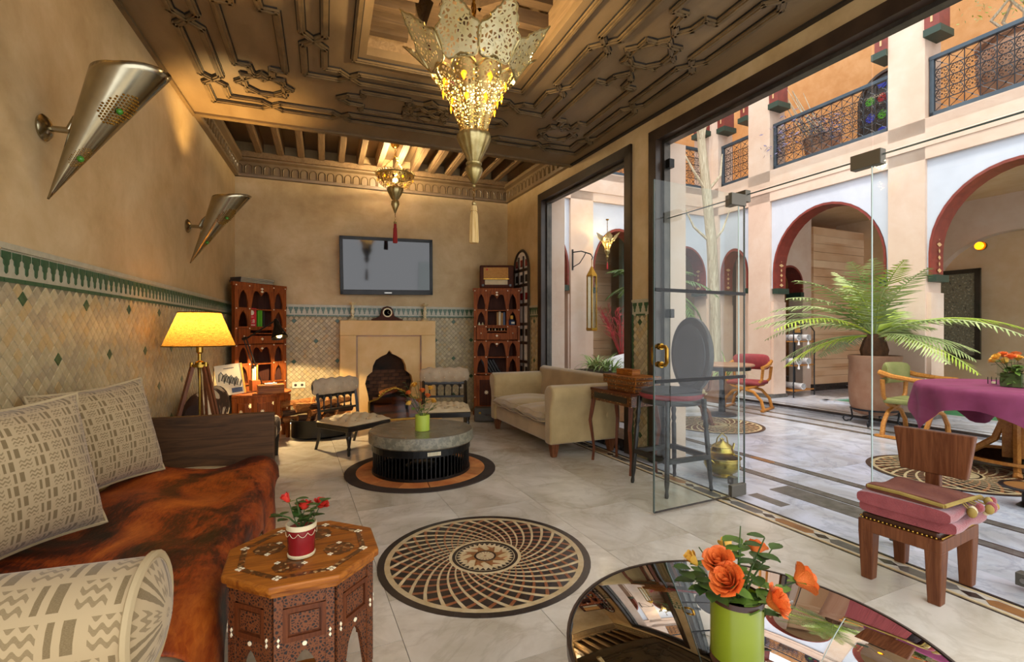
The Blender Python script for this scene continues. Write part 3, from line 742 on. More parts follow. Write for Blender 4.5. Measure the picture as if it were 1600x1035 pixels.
def arch_band(m, mp, sc, a, zs, st, k, d0, d1, t=.032):
    o = arch_curve(sc, a, zs, st, k); i_ = arch_curve(sc, a-t, zs, st, k); n = len(o)
    vs = [mp(*p, d0) for p in o] + [mp(*p, d0) for p in i_] + [mp(*p, d1) for p in o] + [mp(*p, d1) for p in i_]; fs = []
    for j in range(n-1):
        fs += [(j,j+1,n+j+1,n+j), (2*n+j,3*n+j,3*n+j+1,2*n+j+1), (n+j,n+j+1,3*n+j+1,3*n+j)]
    m.add(vs, fs)
def add_arch(parent, mp, s0, s1, a0, a1, zs, apex, z1, d0, d1, st=.28, motif=True):
    sc, a = (a0+a1)/2, (a1-a0)/2; k = (apex-zs-st)/a
    m = MB(); spandrel(m, mp, s0, s1, sc, a, zs, st, k, z1, d0, d1); m.build('spandrel', 'plaster_white', parent)
    m = MB(); arch_band(m, mp, sc, a, zs, st, k, d0-.015, d1-.01); b = m.build('painted_arch', 'painted_red', parent)
    for e, sg in ((sc-a, 1), (sc+a, -1)):
        pbox(MB(), mp, min(e, e+sg*.09), max(e, e+sg*.09), zs-.09, zs, d0-.02, d1).build('arch_bracket', 'painted_green', parent)
        # pale painted flourish on the reveal: a chain of beads and leaves
        x = e + sg*.048
        mm = MB()
        for q in range(7):
            z = zs+.06+q*.085; w = (.05,.02,.035,.02,.06,.03,.02)[q]; dm = (d0+d1)/2
            vs = [mp(x, z-.03, dm), mp(x, z, dm-w), mp(x, z+.03, dm), mp(x, z, dm+w)]
            mm.add(vs, [(0,1,2,3)]); mm.add([mp(x+sg*.003, zz, dd) for zz, dd in ((z-.03,dm),(z,dm-w),(z+.03,dm),(z,dm+w))], [(3,2,1,0)])
        if motif: mm.build('painted_flourish', 'paint_detail', b, kind='stuff')
fac = group_empty('wall_arcade', RW_LOC, RW_ROT, 'pink plaster courtyard arcade with white spandrels and an open gallery above')
m = MB()
TH = .38
for s0, s1 in ((7.04, 7.6), (5.93, 6.36), (3.68, 4.11), (1.43, 1.88), (-.9, -.35)):
    mm = MB(); pbox(mm, mpF, s0, s1, 0, 6.6, 0, TH); mm.build('pier', 'plaster_court', fac)
    mm = MB(); pbox(mm, mpF, s0-.03, s1+.03, 0, .13, -.03, TH+.03); mm.build('pier_base', 'inlay_grey', fac)
    mm = MB(); pbox(mm, mpF, s0-.05, s1+.05, .13, 1.72, .04, TH-.04); mm.build('pier_lower', 'plaster_court', fac)
for i, (z0, z1) in enumerate(((3.46, 3.62), (3.62, 3.80), (3.80, 3.99))):
    mm = MB(); pbox(mm, mpF, -.9, 7.6, z0, z1, -.012 if i == 1 else 0, TH); mm.build('string_course', 'plaster_court', fac)
mm = MB(); pbox(mm, mpF, -.9, 7.6, 6.0, 6.6, 0, TH); mm.build('parapet', 'plaster_court', fac)
for (s0, s1, a0, a1, zs, ap) in ((6.36, 7.04, 6.40, 7.02, 2.0, 2.77), (4.11, 5.93, 4.15, 5.90, 1.95, 3.22), (1.88, 3.68, 1.92, 3.66, 1.95, 3.22), (-.35, 1.43, -.30, 1.40, 1.95, 3.22)):
    add_arch(fac, mpF, s0, s1, a0, a1, zs, ap, 3.46, .05, TH-.05)
# back facade
facb = group_empty('wall_court_end', RW_LOC, RW_ROT, 'pink plaster courtyard wall with arches seen past the window')
for s0, s1 in ((-.1, .35), (1.23, 1.68), (2.86, 3.25), (4.38, 4.9)):
    mm = MB(); pbox(mm, mpB, s0, s1, 0, 6.6, 0, TH); mm.build('pier', 'plaster_court', facb)
    mm = MB(); pbox(mm, mpB, s0-.03, s1+.03, .13, 1.85, .04, TH-.04); mm.build('pier_lower', 'plaster_court', facb)
for i, (z0, z1) in enumerate(((3.47, 3.62), (3.62, 3.80), (3.80, 3.99))):
    mm = MB(); pbox(mm, mpB, -.1, 4.45, z0, z1, -.012 if i == 1 else 0, TH); mm.build('string_course', 'plaster_court', facb)
mm = MB(); pbox(mm, mpB, -.1, 4.45, 6.0, 6.6, 0, TH); mm.build('parapet', 'plaster_court', facb)
for (s0, s1, a0, a1, zs, ap) in ((.35, 1.23, .36, 1.22, 2.0, 2.95), (1.68, 2.86, 1.70, 2.84, 1.98, 3.05), (3.25, 4.38, 3.35, 4.34, 2.0, 2.85)):
    add_arch(facb, mpB, s0, s1, a0, a1, zs, ap, 3.47, .05, TH-.05)
# rooms behind the arcade
inn = group_empty('wall_arcade_inner', RW_LOC, RW_ROT, 'rooms behind the arcade with banded stone and an arched doorway')
MB().box(UF+TH, 9.4, -1.0, 9.5, 3.62, 3.7).build('arcade_ceiling', 'plaster_inner', inn)
MB().box(-.1, UF+TH, VB+TH, 9.6, 3.62, 3.7).build('arcade_ceiling', 'plaster_inner', inn)
MB().box(8.5, 8.7, -1.0, 7.2, 0, 3.65).build('far_wall', 'plaster_inner', inn)
sc, a = 4.2, 1.15
m = MB(); 
def mpI(s, z, d): return (8.3+d, s, z)
spandrel(m, mpI, 2.6, 5.9, sc, a, 1.9, .1, .85, 3.62, 0, .2); m.build('niche_arch', 'plaster_court', inn)
for s0, s1 in ((-.9, 3.05), (5.35, 7.2)): mm = MB(); pbox(mm, mpI, s0, s1, 0, 3.62, 0, .2); mm.build('niche_pier', 'plaster_inner', inn)
# end wall of the arcade room with doorway and banded stone block
def mpW(s, z, d): return (s, 6.65+d, z)
m = MB(); spandrel(m, mpW, UF+TH, 6.62, 5.98, .38, 2.0, .15, 1.0, 3.62, 0, .3); m.build('doorway_wall', 'plaster_court', inn)
m = MB(); arch_band(m, mpW, 5.98, .38, 2.0, .15, 1.0, -.012, .29, .04); m.build('painted_arch', 'painted_red', inn)
mm = MB(); pbox(mm, mpW, 6.36, 6.62, 0, 2.0, 0, .3); mm.build('doorway_wall', 'plaster_court', inn)
mm = MB(); pbox(mm, mpW, UF+TH, 5.60, 0, 2.0, 0, .3); mm.build('doorway_wall', 'plaster_court', inn)
for e in (6.27,): mm = MB(); pbox(mm, mpW, e, e+.1, 1.91, 2.0, -.02, .3); mm.build('arch_bracket', 'painted_green', inn)
mm = MB(); pbox(mm, mpW, UF+TH, 6.7, 0, 3.6, .7, .75); mm.build('green_panel', 'panel_green', inn)
# banded stone block, each band its own course
for k in range(19):
    z0 = .13+k*.17; mm = MB(); pbox(mm, mpW, 6.62, 8.5, z0, min(z0+.164, 3.4), -.05+.006*(k % 3 == 0), .25); mm.build('stone_course', 'strip_stone', inn) if z0 < 3.38 else None
mm = MB(); pbox(mm, mpW, 6.60, 8.5, 0, .13, -.07, .25); mm.build('skirting', 'inlay_dark', inn)
# wall behind the end facade
for k in range(21):
    z0 = k*.17; MB().box(1.2, 3.3, 8.9+.006*(k % 3 == 0), 9.1, z0, z0+.164).build('stone_course', 'strip_stone', inn)
MB().box(-.1, 1.2, 9.0, 9.1, 0, 3.62).build('end_wall', 'plaster_inner', inn); MB().box(-.4, 9.4, 9.3, 9.45, 0, 3.62).build('end_wall', 'plaster_inner', inn); MB().box(-.4, -.1, 7.2, 9.4, 0, 3.62).build('end_wall', 'plaster_inner', inn); MB().box(9.2, 9.4, 7.0, 9.4, 0, 3.62).build('end_wall', 'plaster_inner', inn)
MB().box(3.2, UF+TH, 8.4, 8.5, 0, 3.62).build('green_panel', 'panel_green', inn)
MB().box(UF+TH-.02, UF+TH+.06, VB+.3, 9.5, 0, 3.62).build('side_wall', 'plaster_inner', inn)
MB().prism([(2.0-.02,0),(2.42,0)] + [(2.2+.22*math.cos(PI*i/12), 2.0+.3*math.sin(PI*i/12)) for i in range(13)] + [(1.98,0)], 8.86, 8.9, 'y').build('dark_doorway', 'panel_green', inn)
mm = MB(); pbox(mm, mpF, 6.3, 7.1, 0, 3.5, .7, .75); mm.build('green_panel', 'panel_green', inn)
# gallery above
gal = group_empty('wall_gallery', RW_LOC, RW_ROT, 'upper gallery with orange walls and stained glass window')
MB().box(UF, 7.2, -1.0, 9.5, 3.86, 3.98).build('gallery_floor', 'plaster_court', gal)
MB().box(-.1, UF, VB, 9.5, 3.86, 3.98).build('gallery_floor', 'plaster_court', gal)
MB().box(6.6, 6.8, -1.0, 9.5, 3.98, 6.6).build('gallery_wall', 'plaster_gallery', gal)
MB().box(-.1, 6.8, 9.2, 9.4, 3.98, 6.6).build('gallery_wall', 'plaster_gallery', gal)
# red painted corbels under the gallery lintels, with green feet
def corbel(mp, s, sg):
    o = MB(); pbox(o, mp, min(s, s+sg*.16), max(s, s+sg*.16), 5.12, 6.0, -.02, .24); b = o.build('corbel', 'painted_red', gal)
    o = MB(); pbox(o, mp, min(s, s+sg*.19), max(s, s+sg*.19), 5.03, 5.12, -.05, .27); o.build('corbel_foot', 'painted_green', b)
    for q in range(3):
        o = MB(); pbox(o, mp, s+sg*.08-.012, s+sg*.08+.012, 5.2+q*.24, 5.36+q*.24, -.026, -.018); o.build('painted_stripe', 'paint_detail', b)
for s, sg in ((5.93,-1),(4.11,1),(3.68,-1),(1.88,1),(7.04,-1),(6.36,1)): corbel(mpF, s, sg)
for s, sg in ((4.38,-1),(3.25,1),(2.86,-1),(1.68,1)): corbel(mpB, s, sg)
# stained glass gallery window
sg_ = group_empty('window_3', RW_LOC, RW_ROT, 'arched stained glass window on the orange gallery wall')
yc = 5.2
o = [(yc+.48, 4.0)] + [(yc+.48*math.cos(PI*i/16), 5.35+.5*math.sin(PI*i/16)) for i in range(17)] + [(yc-.48, 4.0)]
MB().prism(o, 6.55, 6.62, 'x').build('window_reveal', 'stained_dark', sg_)
MB().tube([(6.55, y, z) for y, z in o], .04, 5).build('window_frame', 'frame_dark', sg_)
k = 0
for z in (4.2, 4.5, 4.8, 5.1, 5.4, 5.65):
    for y in (-.3, -.1, .1, .3):
        if z > 5.5 and abs(y) > .2: continue
        MB().ring(0, .085, 0, .01, 8).xf(Matrix.Translation((6.545, yc+y, z)) @ Matrix.Rotation(PI/2, 4, 'Y')).build('coloured_pane', ('stained_blue','stained_green','stained_red','stained_dark')[(k*7+k//4) % 4], sg_); k += 1
for y in (-.2, 0, .2): MB().box(6.53, 6.55, yc+y-.012, yc+y+.012, 4.0, 5.75).build('mullion', 'frame_dark', sg_)
# ---- wrought-iron balcony railings
def spiral(cx, cz, r, a0, turns, sg=1, n=14):
    return [(cx + r*(1-.85*i/n)*math.cos(a0+sg*turns*2*PI*i/n), 0, cz + r*(1-.85*i/n)*math.sin(a0+sg*turns*2*PI*i/n)) for i in range(n+1)]
_sm = MB(); cw_, ch_ = .146, .132
for sx in (-1, 1):
    _sm.tube(spiral(sx*.033, .030, .028, PI/2+.2*sx, 1.1, -sx, 11), .0042, 3, cap=False)
    _sm.tube(spiral(sx*.033, -.030, .028, -PI/2-.2*sx, 1.1, sx, 11), .0042, 3, cap=False)
    _sm.tube([(sx*.033, 0, .058), (sx*.058, 0, .03), (sx*.066, 0, 0), (sx*.058, 0, -.03), (sx*.033, 0, -.058)], .0045, 3)
_sm.tube([(0,0,.066),(.012,0,.05),(0,0,.034),(-.012,0,.05),(0,0,.066)], .004, 3); _sm.ball((0,0,0), .011, 6)
SCROLL = _sm.mesh('scroll', 'iron')
_wm = MB()
for sx in (-1, 1): _wm.tube([(sx*.07, 0, .066), (sx*.05, 0, .04), (sx*.02, 0, .02), (-sx*.02, 0, -.02), (-sx*.05, 0, -.04), (-sx*.07, 0, -.066)], .0045, 3)
_wm.ball((0,0,0), .012, 6)
WAVE = _wm.mesh('scroll', 'iron')
def railing(label, mp_loc, rz, Lr, h=.80):
    t = thing('balcony_railing', label, 'railing', mp_loc, rz, 'wrought iron railings of the gallery')
    for z0, z1, wd in ((0,.07,.05),(h-.055,h,.06)): MB().box(0, Lr, -wd/2, wd/2, z0, z1).build('rail', 'rail_frame', t, bv=.006)
    for x in (0, Lr-.05): MB().box(x, x+.05, -.025, .025, 0, h).build('post', 'rail_frame', t, bv=.006)
    n = int((Lr-.1)/cw_); st = (Lr-.1)/n; rows = int((h-.13)/ch_); sz = (h-.13)/rows
    vm = MB().cyl((0,0,.07), (0,0,h-.05), .006, n=4).mesh('bar', 'iron')
    for i in range(n+1): put('bar', vm, t, (.05+i*st, 0, 0))
    for j in range(1, rows): MB().box(.05, Lr-.05, -.004, .004, .07+j*sz-.005, .07+j*sz+.005).build('cross_wire', 'iron', t)
    for i in range(n):
        for j in range(rows):
            put('scroll', SCROLL if j not in (0, rows-1) else WAVE, t, (.05+(i+.5)*st, 0, .07+(j+.5)*sz))
    return t
RZ = RW_ROT + PI/2
railing('wrought iron gallery railing with purple trailing plant hanging over it', rw(UF+.1, 4.12, 4.0), RZ, 1.80)
railing('wrought iron gallery railing in front of the big terracotta urn', rw(UF+.1, 1.89, 4.0), RZ, 1.78)
railing('narrow wrought iron gallery railing beside the courtyard corner with orange wall behind', rw(UF+.1, 6.37, 4.0), RZ, .66)
railing('wrought iron gallery railing behind the bare white tree trunk', rw(3.26, VB+.1, 4.0), RW_ROT, 1.11)
railing('wrought iron gallery railing above the tulip lantern arch', rw(1.69, VB+.1, 4.0), RW_ROT, 1.16)
# plants of the gallery
def tufts(name, mt, n, c, spread, size, parent=None, droop=0.0, seed=1):
    rnd = random.Random(seed); m = MB()
    for i in range(n):
        g_ = lambda s: max(-1.4*s, min(1.4*s, rnd.gauss(0, s))); p = Vector((c[0]+g_(spread[0]), c[1]+g_(spread[1]), c[2]+g_(spread[2])))
        d = Vector((rnd.uniform(-1,1), rnd.uniform(-1,1), rnd.uniform(-1,1)-droop)).normalized()*size*rnd.uniform(.6,1.2)
        e = d.orthogonal().normalized()*size*.14; q = p + d*.5
        m.add([p, q+e, p+d, q-e], [(0,1,2,3)])
    return m.build(name, mt, parent, kind='stuff' if parent else None)
t = thing('trailing_plant', 'purple trailing succulent spilling over the gallery railing from a clay pot', 'plant', rw(UF+.5, 5.35, 3.983))
MB().lathe([(.16,0),(.25,.25),(.27,.45),(.24,.47),(.22,.44),(0,.40)], 20).build('pot', 'terracotta', t, True)
for k, (x, y, z) in enumerate(((0,0,.62),(.25,.1,.62),(-.32,.25,.68),(-.42,.42,.45),(-.1,-.2,.5))):
    tufts('leaf_cluster', 'succulent', 130, (x,y,z), (.14,.16,.14), .10, t, .3, 5+k)
for k in range(7):
    a = random.uniform(-.5,.5); MB().tube([(0,.05*k-.1,.45), (-.1+a*.2,.1+.05*k,.9), (-.15+a*.4,.2+.08*k,1.25+.05*k)], [.014,.01,.004], 5).build('branch', 'trunk_wood', t)
t = thing('gallery_urn', 'big weathered terracotta urn standing on the gallery behind the railing', 'urn', rw(UF+.75, 3.0, 3.983))
MB().lathe([(.26,0),(.36,.12),(.43,.45),(.44,.72),(.40,.80),(.45,.84),(.45,.88),(.40,.88),(.38,.8),(0,.78)], 28).build('body', 'terracotta', t, True)
for k in range(6): MB().tube([(0,0,.8), (random.uniform(-.15,.15),random.uniform(-.2,.3),1.2), (random.uniform(-.3,.15),random.uniform(-.2,.45),1.75)], [.03,.02,.008], 6).build('branch', 'trunk_wood', t, True)
tufts('leaf_cluster', 'palm_young', 160, (-.1,.2,1.6), (.18,.2,.25), .07, t, 0, 31)
# ================================================================ raised arcade floor, pool
step = struct(MB().prism([(UF-.45,-1.0),(UF+1.1,-1.0),(UF+1.1,7.1),(UF-.45,7.1)], 0, .06).build('floor_arcade_step', 'marble_court', loc=RW_LOC, rz=RW_ROT), 'low marble step under the arcade')
for a, b, z, mt in ((-.47,-.44,.062,'inlay_dark'),(-.30,-.28,.0625,'inlay_grey')): MB().box(UF+a, UF+b, -1.0, 7.1, .03, z).build('step_edge', mt, step)
MB().box(UF+1.1, 9.4, -1.0, 7.1, -.02, .0).build('pool_bed', 'marble_court', step)
fp = struct(MB().box(UF+.60, 8.25, 1.0, 5.25, 0, .066).build('floor_pool', 'water', loc=RW_LOC, rz=RW_ROT), 'green pool behind the arcade')
MB().box(UF+.48, UF+.60, .9, 5.35, 0, .085).build('pool_kerb', 'marble_court', fp); MB().box(UF+.48, 8.3, 5.25, 5.37, 0, .085).build('pool_kerb', 'marble_court', fp)
for i in range(4): floor_tile(step, UF+.5+i*.9, UF+1.4+i*.9, 5.4, 6.58, 'marble_court', .066)
# framed mosaic on the far wall
p = rw(8.29, 4.62, .70); t = thing('mosaic_picture', 'large dark framed patterned mosaic panel on the wall behind the palm', 'picture', (p[0], p[1], p[2]), RW_ROT)
MB().box(-.03, 0, 0, 1.25, .05, 1.62).build('panel', 'mosaic_panel', t)
for b in ((0,.08,0,1.66),(1.17,1.25,0,1.66)): MB().box(-.05, 0, b[0], b[1], b[2], b[3]).build('frame_side', 'black_wood', t)
for z in (0, 1.58): MB().box(-.05, 0, 0, 1.25, z, z+.08).build('frame_rail', 'black_wood', t)
# small lit wall light in the arch
p = rw(8.2, 4.6, 2.75); 
t = thing('wall_spot', 'small lit amber spot lamp high on the wall above the mosaic panel', 'lamp', p)
MB().lathe([(.0,0),(.06,.01),(.07,.04),(.05,.07),(0,.08)], 16).xf(Matrix.Rotation(-PI/2, 4, 'Y')).build('lens', 'amber_glass', t, True)
MB().lathe([(.08,0),(.08,.05),(.05,.09)], 16).xf(Matrix.Rotation(PI/2, 4, 'Y')).build('housing', 'brass', t, True)
# ================================================================ lounge furniture
# ---- round hide rug and drum coffee table
RC = (.80, 4.27)
t = thing('round_rug', 'round rug of rust hide patches with dark border under the drum table', 'rug', (RC[0], RC[1], .001))
MB().ring(.555, .65, 0, .008, 64).build('border', 'rug_brown', t)
for ri, (r0, r1, n) in enumerate(((0.0, .2, 6), (.2, .38, 10), (.38, .555, 14))):
    for k in range(n):
        a0, a1 = 2*PI*k/n + ri*.3, 2*PI*(k+1)/n + ri*.3; g = .004/max(r1,.1)
        q = [(r1*math.cos(a0+g+(a1-a0-2*g)*i/4), r1*math.sin(a0+g+(a1-a0-2*g)*i/4)) for i in range(5)] + [(r0*math.cos(a1-g), r0*math.sin(a1-g))] + ([(r0*math.cos(a0+g), r0*math.sin(a0+g))] if r0 > 0 else [])
        MB().prism(q, 0, .009).build('hide_patch', 'hide_orange', t)
t = thing('drum_coffee_table', 'round grey stone coffee table on a slatted iron drum', 'table', (RC[0], RC[1], .011))
MB().lathe([(.40,.245),(.44,.25),(.452,.262),(.452,.335),(.445,.347),(0,.35)], 56).build('table_top', ['slate_rim'], t, True)
MB().lathe([(.0,.351),(.441,.351),(.443,.345)], 56).build('top_surface', 'slate_top', t)
MB().lathe([(.40,.0),(.425,.0),(.425,.022),(.40,.022),(.40,0)], 56).build('base_ring', 'black_metal', t)
MB().lathe([(.40,.19),(.425,.19),(.425,.25),(.40,.25),(.40,.19)], 56).build('upper_ring', 'black_metal', t)
sm = MB().box(.407, .416, -.0045, .0045, .02, .195).mesh('slat', 'black_metal')
for k in range(72): put('slat', sm, t, (0,0,0), 2*PI*k/72)
MB().lathe([(0,.012),(.12,.012),(.14,.03),(.10,.05),(0,.055)], 24).build('hub', 'black_wood', t, True)
for k in range(9): MB().box(.423, .429, -.05+k*.0125-.004, -.05+k*.0125+.004, .205, .235).xf(Matrix.Rotation(-PI/2+.05, 4, 'Z')).build('inlay_stud', 'pearl', t)
# ---- roses, leaves and bouquets
def petal(m, r, h, a, open_, w, z0=0.0):
    def f(u, v):
        t_ = (u-.5)*2*w*(.35+.65*math.sin(PI*(.15+.7*v))); rad = r*(.25+.75*v**.8) + open_*max(0, v-.62)**1.3*r*2.6
        curl = -open_*.25*h*max(0, v-.75)*2
        return (rad*math.cos(a+t_), rad*math.sin(a+t_), z0 + h*v*(1-.12*(abs(u-.5)*2)**2) + curl)
    m.grid(f, 4, 4)
ROSE_ME = {}
def rose_mesh(mt, kind):
    if (mt, kind) not in ROSE_ME:
        m = MB()
        for ring, (n, r, h, op, w) in enumerate(((3,.28,1.45,0,.95),(4,.48,1.42,.03,.85),(5,.70,1.34,.10,.75),(5,.86,1.18,.22,.72),(6,.96,.95,.36,.66)) if kind == 'open' else ((3,.3,1.5,0,.95),(4,.5,1.5,.02,.8),(4,.62,1.35,.10,.8))):
            for k in range(n): petal(m, r, h, 2*PI*k/n+ring*.7, op, w)
        ROSE_ME[(mt, kind)] = m.mesh('bloom', mt, True, 80)
    return ROSE_ME[(mt, kind)]
def leaf_geo(m, p, d, L, w, up=(0,0,1)):
    p, d = Vector(p), Vector(d).normalized(); s = d.cross(Vector(up)); s = s.normalized() if s.length > 1e-3 else Vector((1,0,0)); n = s.cross(d)
    def f(u, v):
        ww = w*math.sin(PI*min(1, v*.92+.06))**.8*(u-.5)*2; return p + d*(L*v) + s*ww + n*(abs(u-.5)*.35*w - .25*L*v*v)
    m.grid(f, 2, 4)
def rose(label, top, base, size, mt, kind='open', group=None, leaves=2, cat='flower', seed=0, name='rose', lm='leaf_mid'):
    """stem from base to top, bloom at top"""
    rnd = random.Random(seed); top, base = Vector(top), Vector(base); d = top-base
    t = thing(name, label, cat, base, 0, group)
    mid = d*.5 + Vector((rnd.uniform(-.01,.01), rnd.uniform(-.01,.01), 0)); q = d.normalized()
    MB().tube([(0,0,0), mid, d], max(.0012, size*.07), 5).build('stem', 'stem', t, True)
    b = put('bloom', rose_mesh(mt, kind), t, d - q*size*.2); b.scale = (size, size, size)
    b.rotation_mode = 'QUATERNION'; b.rotation_quaternion = Vector((0,0,1)).rotation_difference((q+Vector((rnd.uniform(-.3,.3),rnd.uniform(-.3,.3),.1))).normalized())
    m = MB()
    for k in range(4): leaf_geo(m, d-q*size*.2, (math.cos(k*PI/2), math.sin(k*PI/2), .5), size*.9, size*.22)
    m.build('sepal', 'leaf_mid', t, True, ang=80)
    for k in range(leaves):
        a = rnd.uniform(0, 2*PI); m = MB(); leaf_geo(m, d*rnd.uniform(.45,.8), (math.cos(a), math.sin(a), rnd.uniform(-.2,.5)), size*rnd.uniform(1.2,1.9), size*.55)
        m.build('leaf', lm, t, True, ang=80)
    return t
def sprig(label, base, tips, mt='leaf_mid', size=.03, group=None, name='leafy_sprig', bare=False):
    t = thing(name, label, 'plant', base, 0, group); rnd = random.Random(len(label)); base = Vector(base)
    for tip in tips:
        d = Vector(tip)-base; MB().tube([(0,0,0), d*.5+Vector((0,0,.01)), d], [.003,.0025,.0015], 5).build('stem', 'stem', t)
        if bare: continue
        for k in range(5):
            a = rnd.uniform(0, 2*PI); m = MB(); leaf_geo(m, d*(.55+.11*k), (math.cos(a), math.sin(a), .3), size*rnd.uniform(.8,1.2), size*.36); m.build('leaf', mt, t, True, ang=80)
    return t
def at(px, py, z):
    k = (px-800)/755; return Vector((z*(_sa+k*_ca), z*(_ca-k*_sa), 1.22-(py-517)*z/755))
# drum table vase and flowers
cv = at(660, 660, 4.17); cz = .362
t = thing('flower_pot', 'small pale lime ceramic pot of mixed flowers on the drum table', 'pot', (cv.x, cv.y, cz))
MB().lathe([(.058,0),(.062,.004),(.062,.135),(.058,.137),(.056,.13),(.055,.10),(0,.10)], 28).build('body', 'lime_pale', t, True)
FT = [(640,615,'rose_orange'),(655,628,'rose_orange'),(648,603,'rose_yellow'),(668,620,'rose_orange'),(672,608,'rose_yellow'),(640,632,'rose_yellow'),(660,612,'rose_orange'),(676,628,'rose_yellow')]
for k, (px, py, mt) in enumerate(FT):
    where = ('leftmost','lowest middle','upper left','right of centre','topmost right','low left','central','far right')[k]
    rose('%s %s blossom in the lime pot on the drum table' % (where, 'orange' if 'orange' in mt else 'yellow'), at(px, py, 4.17+.05*math.sin(k*2.1)), (cv.x+.02*math.cos(k), cv.y+.02*math.sin(k), cz+.105), .026, mt, 'open', 'flowers on the drum table', 2, seed=k)
for k, (px, py) in enumerate(((633,598),(652,596),(628,612),(682,632))):
    sprig('%s leafy sprig in the lime pot on the drum table' % ('upper left','tallest','left low','right low')[k], (cv.x, cv.y, cz+.105), [at(px, py, 4.17)], 'leaf_mid', .035, 'sprigs on the drum table')
# ---- daybed with headboard, throw and cushions
day = thing('daybed', 'low daybed with dark wooden end board along the tiled wall', 'daybed', lw(0, 0), LW_ROT)
MB().box(.04, .86, 1.0, 3.2, .08, .27).build('base', 'board_wood', day, bv=.01)
m = MB()
def mtf(u, v):
    x = .05 + .87*u; y = .98 + 2.23*v; return (x, y, .455 + .012*math.sin(x*9+y*5) - .05*max(0, (abs(u-.5)*2-.9)*10)**2 - .04*max(0, (abs(v-.5)*2-.94)*16)**2)
m.grid(mtf, 24, 40); m.box(.055, .905, .985, 3.205, .25, .41); m.build('mattress', 'seat_cream', day, True)
MB().tube([(.915,.98,.405),(.92,2.1,.41),(.915,3.2,.405)], .008, 6).build('piping', 'piping', day, True)
MB().box(.03, .905, 3.225, 3.27, .02, .735).build('end_board', 'board_wood', day, bv=.006)
for x, y in ((.08,1.05),(.8,1.05),(.08,3.1),(.8,3.1)): MB().tbox((x,y), (.025,.025), (.035,.035), 0, .09).build('leg', 'black_wood', day)
# hide throw
th = thing('cowhide_throw', 'glossy rust and dark brown hide throw spread over the daybed', 'throw', lw(0, 0), LW_ROT)
rnd = random.Random(4); ph = [rnd.uniform(0, 6.28) for _ in range(12)]
def hide(u, v):
    lo = 1.36 + .05*math.sin(u*7+ph[0]) + .04*math.sin(u*15+ph[1]); hi = 3.06 + .05*math.sin(u*6+ph[2]) + .035*math.sin(u*17+ph[3])
    y = lo + (hi-lo)*v
    x0 = .20 + .06*math.sin(v*9+ph[4]); L = .88 + .06*math.sin(v*8+ph[5]) + .05*math.sin(v*19+ph[6]) + (.07 if v < .5 else 0)
    s = L*u + x0; z = .497 + .016*math.sin(s*11+y*4+ph[7])*min(1, (.86-s)*5 if s < .86 else 0) + .012*math.sin(y*13+s*6+ph[8])*(1 if s < .8 else .3)
    if s < .86: return (s, y, z)
    e = s-.86; r = .075; a = min(e/r, PI/2); x = .86 + r*math.sin(a); zz = .497 - r*(1-math.cos(a)) - max(0, e - r*PI/2)
    return (x + .012*(1+math.sin(y*16+ph[9]))*min(1, e*4), y, zz)
m = MB(); m.grid(hide, 60, 70); o = m.build('hide', 'cowhide_rust', th, True, ang=180)
sd = o.modifiers.new('solid', 'SOLIDIFY'); sd.thickness = .006; sd.offset = 1
# pillows
def pillow(label, c, nrm, size, rot=0.0, thick=.14, name='cushion', uvn=8, tilt=.25):
    n = Vector(nrm).normalized(); xd = Vector((0,0,1)).cross(n).normalized(); n2 = (n + Vector((0,0,tilt))).normalized(); yd = n2.cross(xd).normalized()
    if rot: xd, yd = xd*math.cos(rot)+yd*math.sin(rot), yd*math.cos(rot)-xd*math.sin(rot)
    t = thing(name, label, 'cushion', c, 0, 'patterned cushions on the daybed'); M4 = Matrix((xd, yd, n2)).transposed().to_4x4()
    m = MB(); S = size/2
    def sh(u, v, sg):
        a, b = u*2-1, v*2-1; pin = .07
        x = S*a*(1-pin*(1-b*b)*abs(a)**2*1.2); y = S*b*(1-pin*(1-a*a)*abs(b)**2*1.2)
        h = thick*((1-a*a)**.45)*((1-b*b)**.45); return (x, y, sg*h + .006*math.sin(a*5+b*3))
    m.grid(lambda u, v: sh(u, v, 1), 22, 22, (uvn, uvn)); m.grid(lambda u, v: sh(1-u, v, -1), 22, 22, (uvn, uvn)); m.xf(M4)
    m.build('cover', 'weave', t, True, ang=180)
    e = [sh(i/20, 0, 0) for i in range(20)] + [sh(1, i/20, 0) for i in range(20)] + [sh(1-i/20, 1, 0) for i in range(20)] + [sh(0, 1-i/20, 0) for i in range(20)]
    MB().tube([M4 @ Vector(p) for p in e], .0075, 6, True).build('piping', 'piping', t, True)
    return t
p = lw(.25, 2.74, .738); pillow('patterned beige cushion nearest the end board, leaning on the tiles', p, (.80, -.60, 0), .47, .07, uvn=13)
p = lw(.28, 2.02, .745); pillow('patterned beige cushion beside the bolster, cut by the picture edge', p, (.80, -.60, 0), .48, .05, uvn=13)
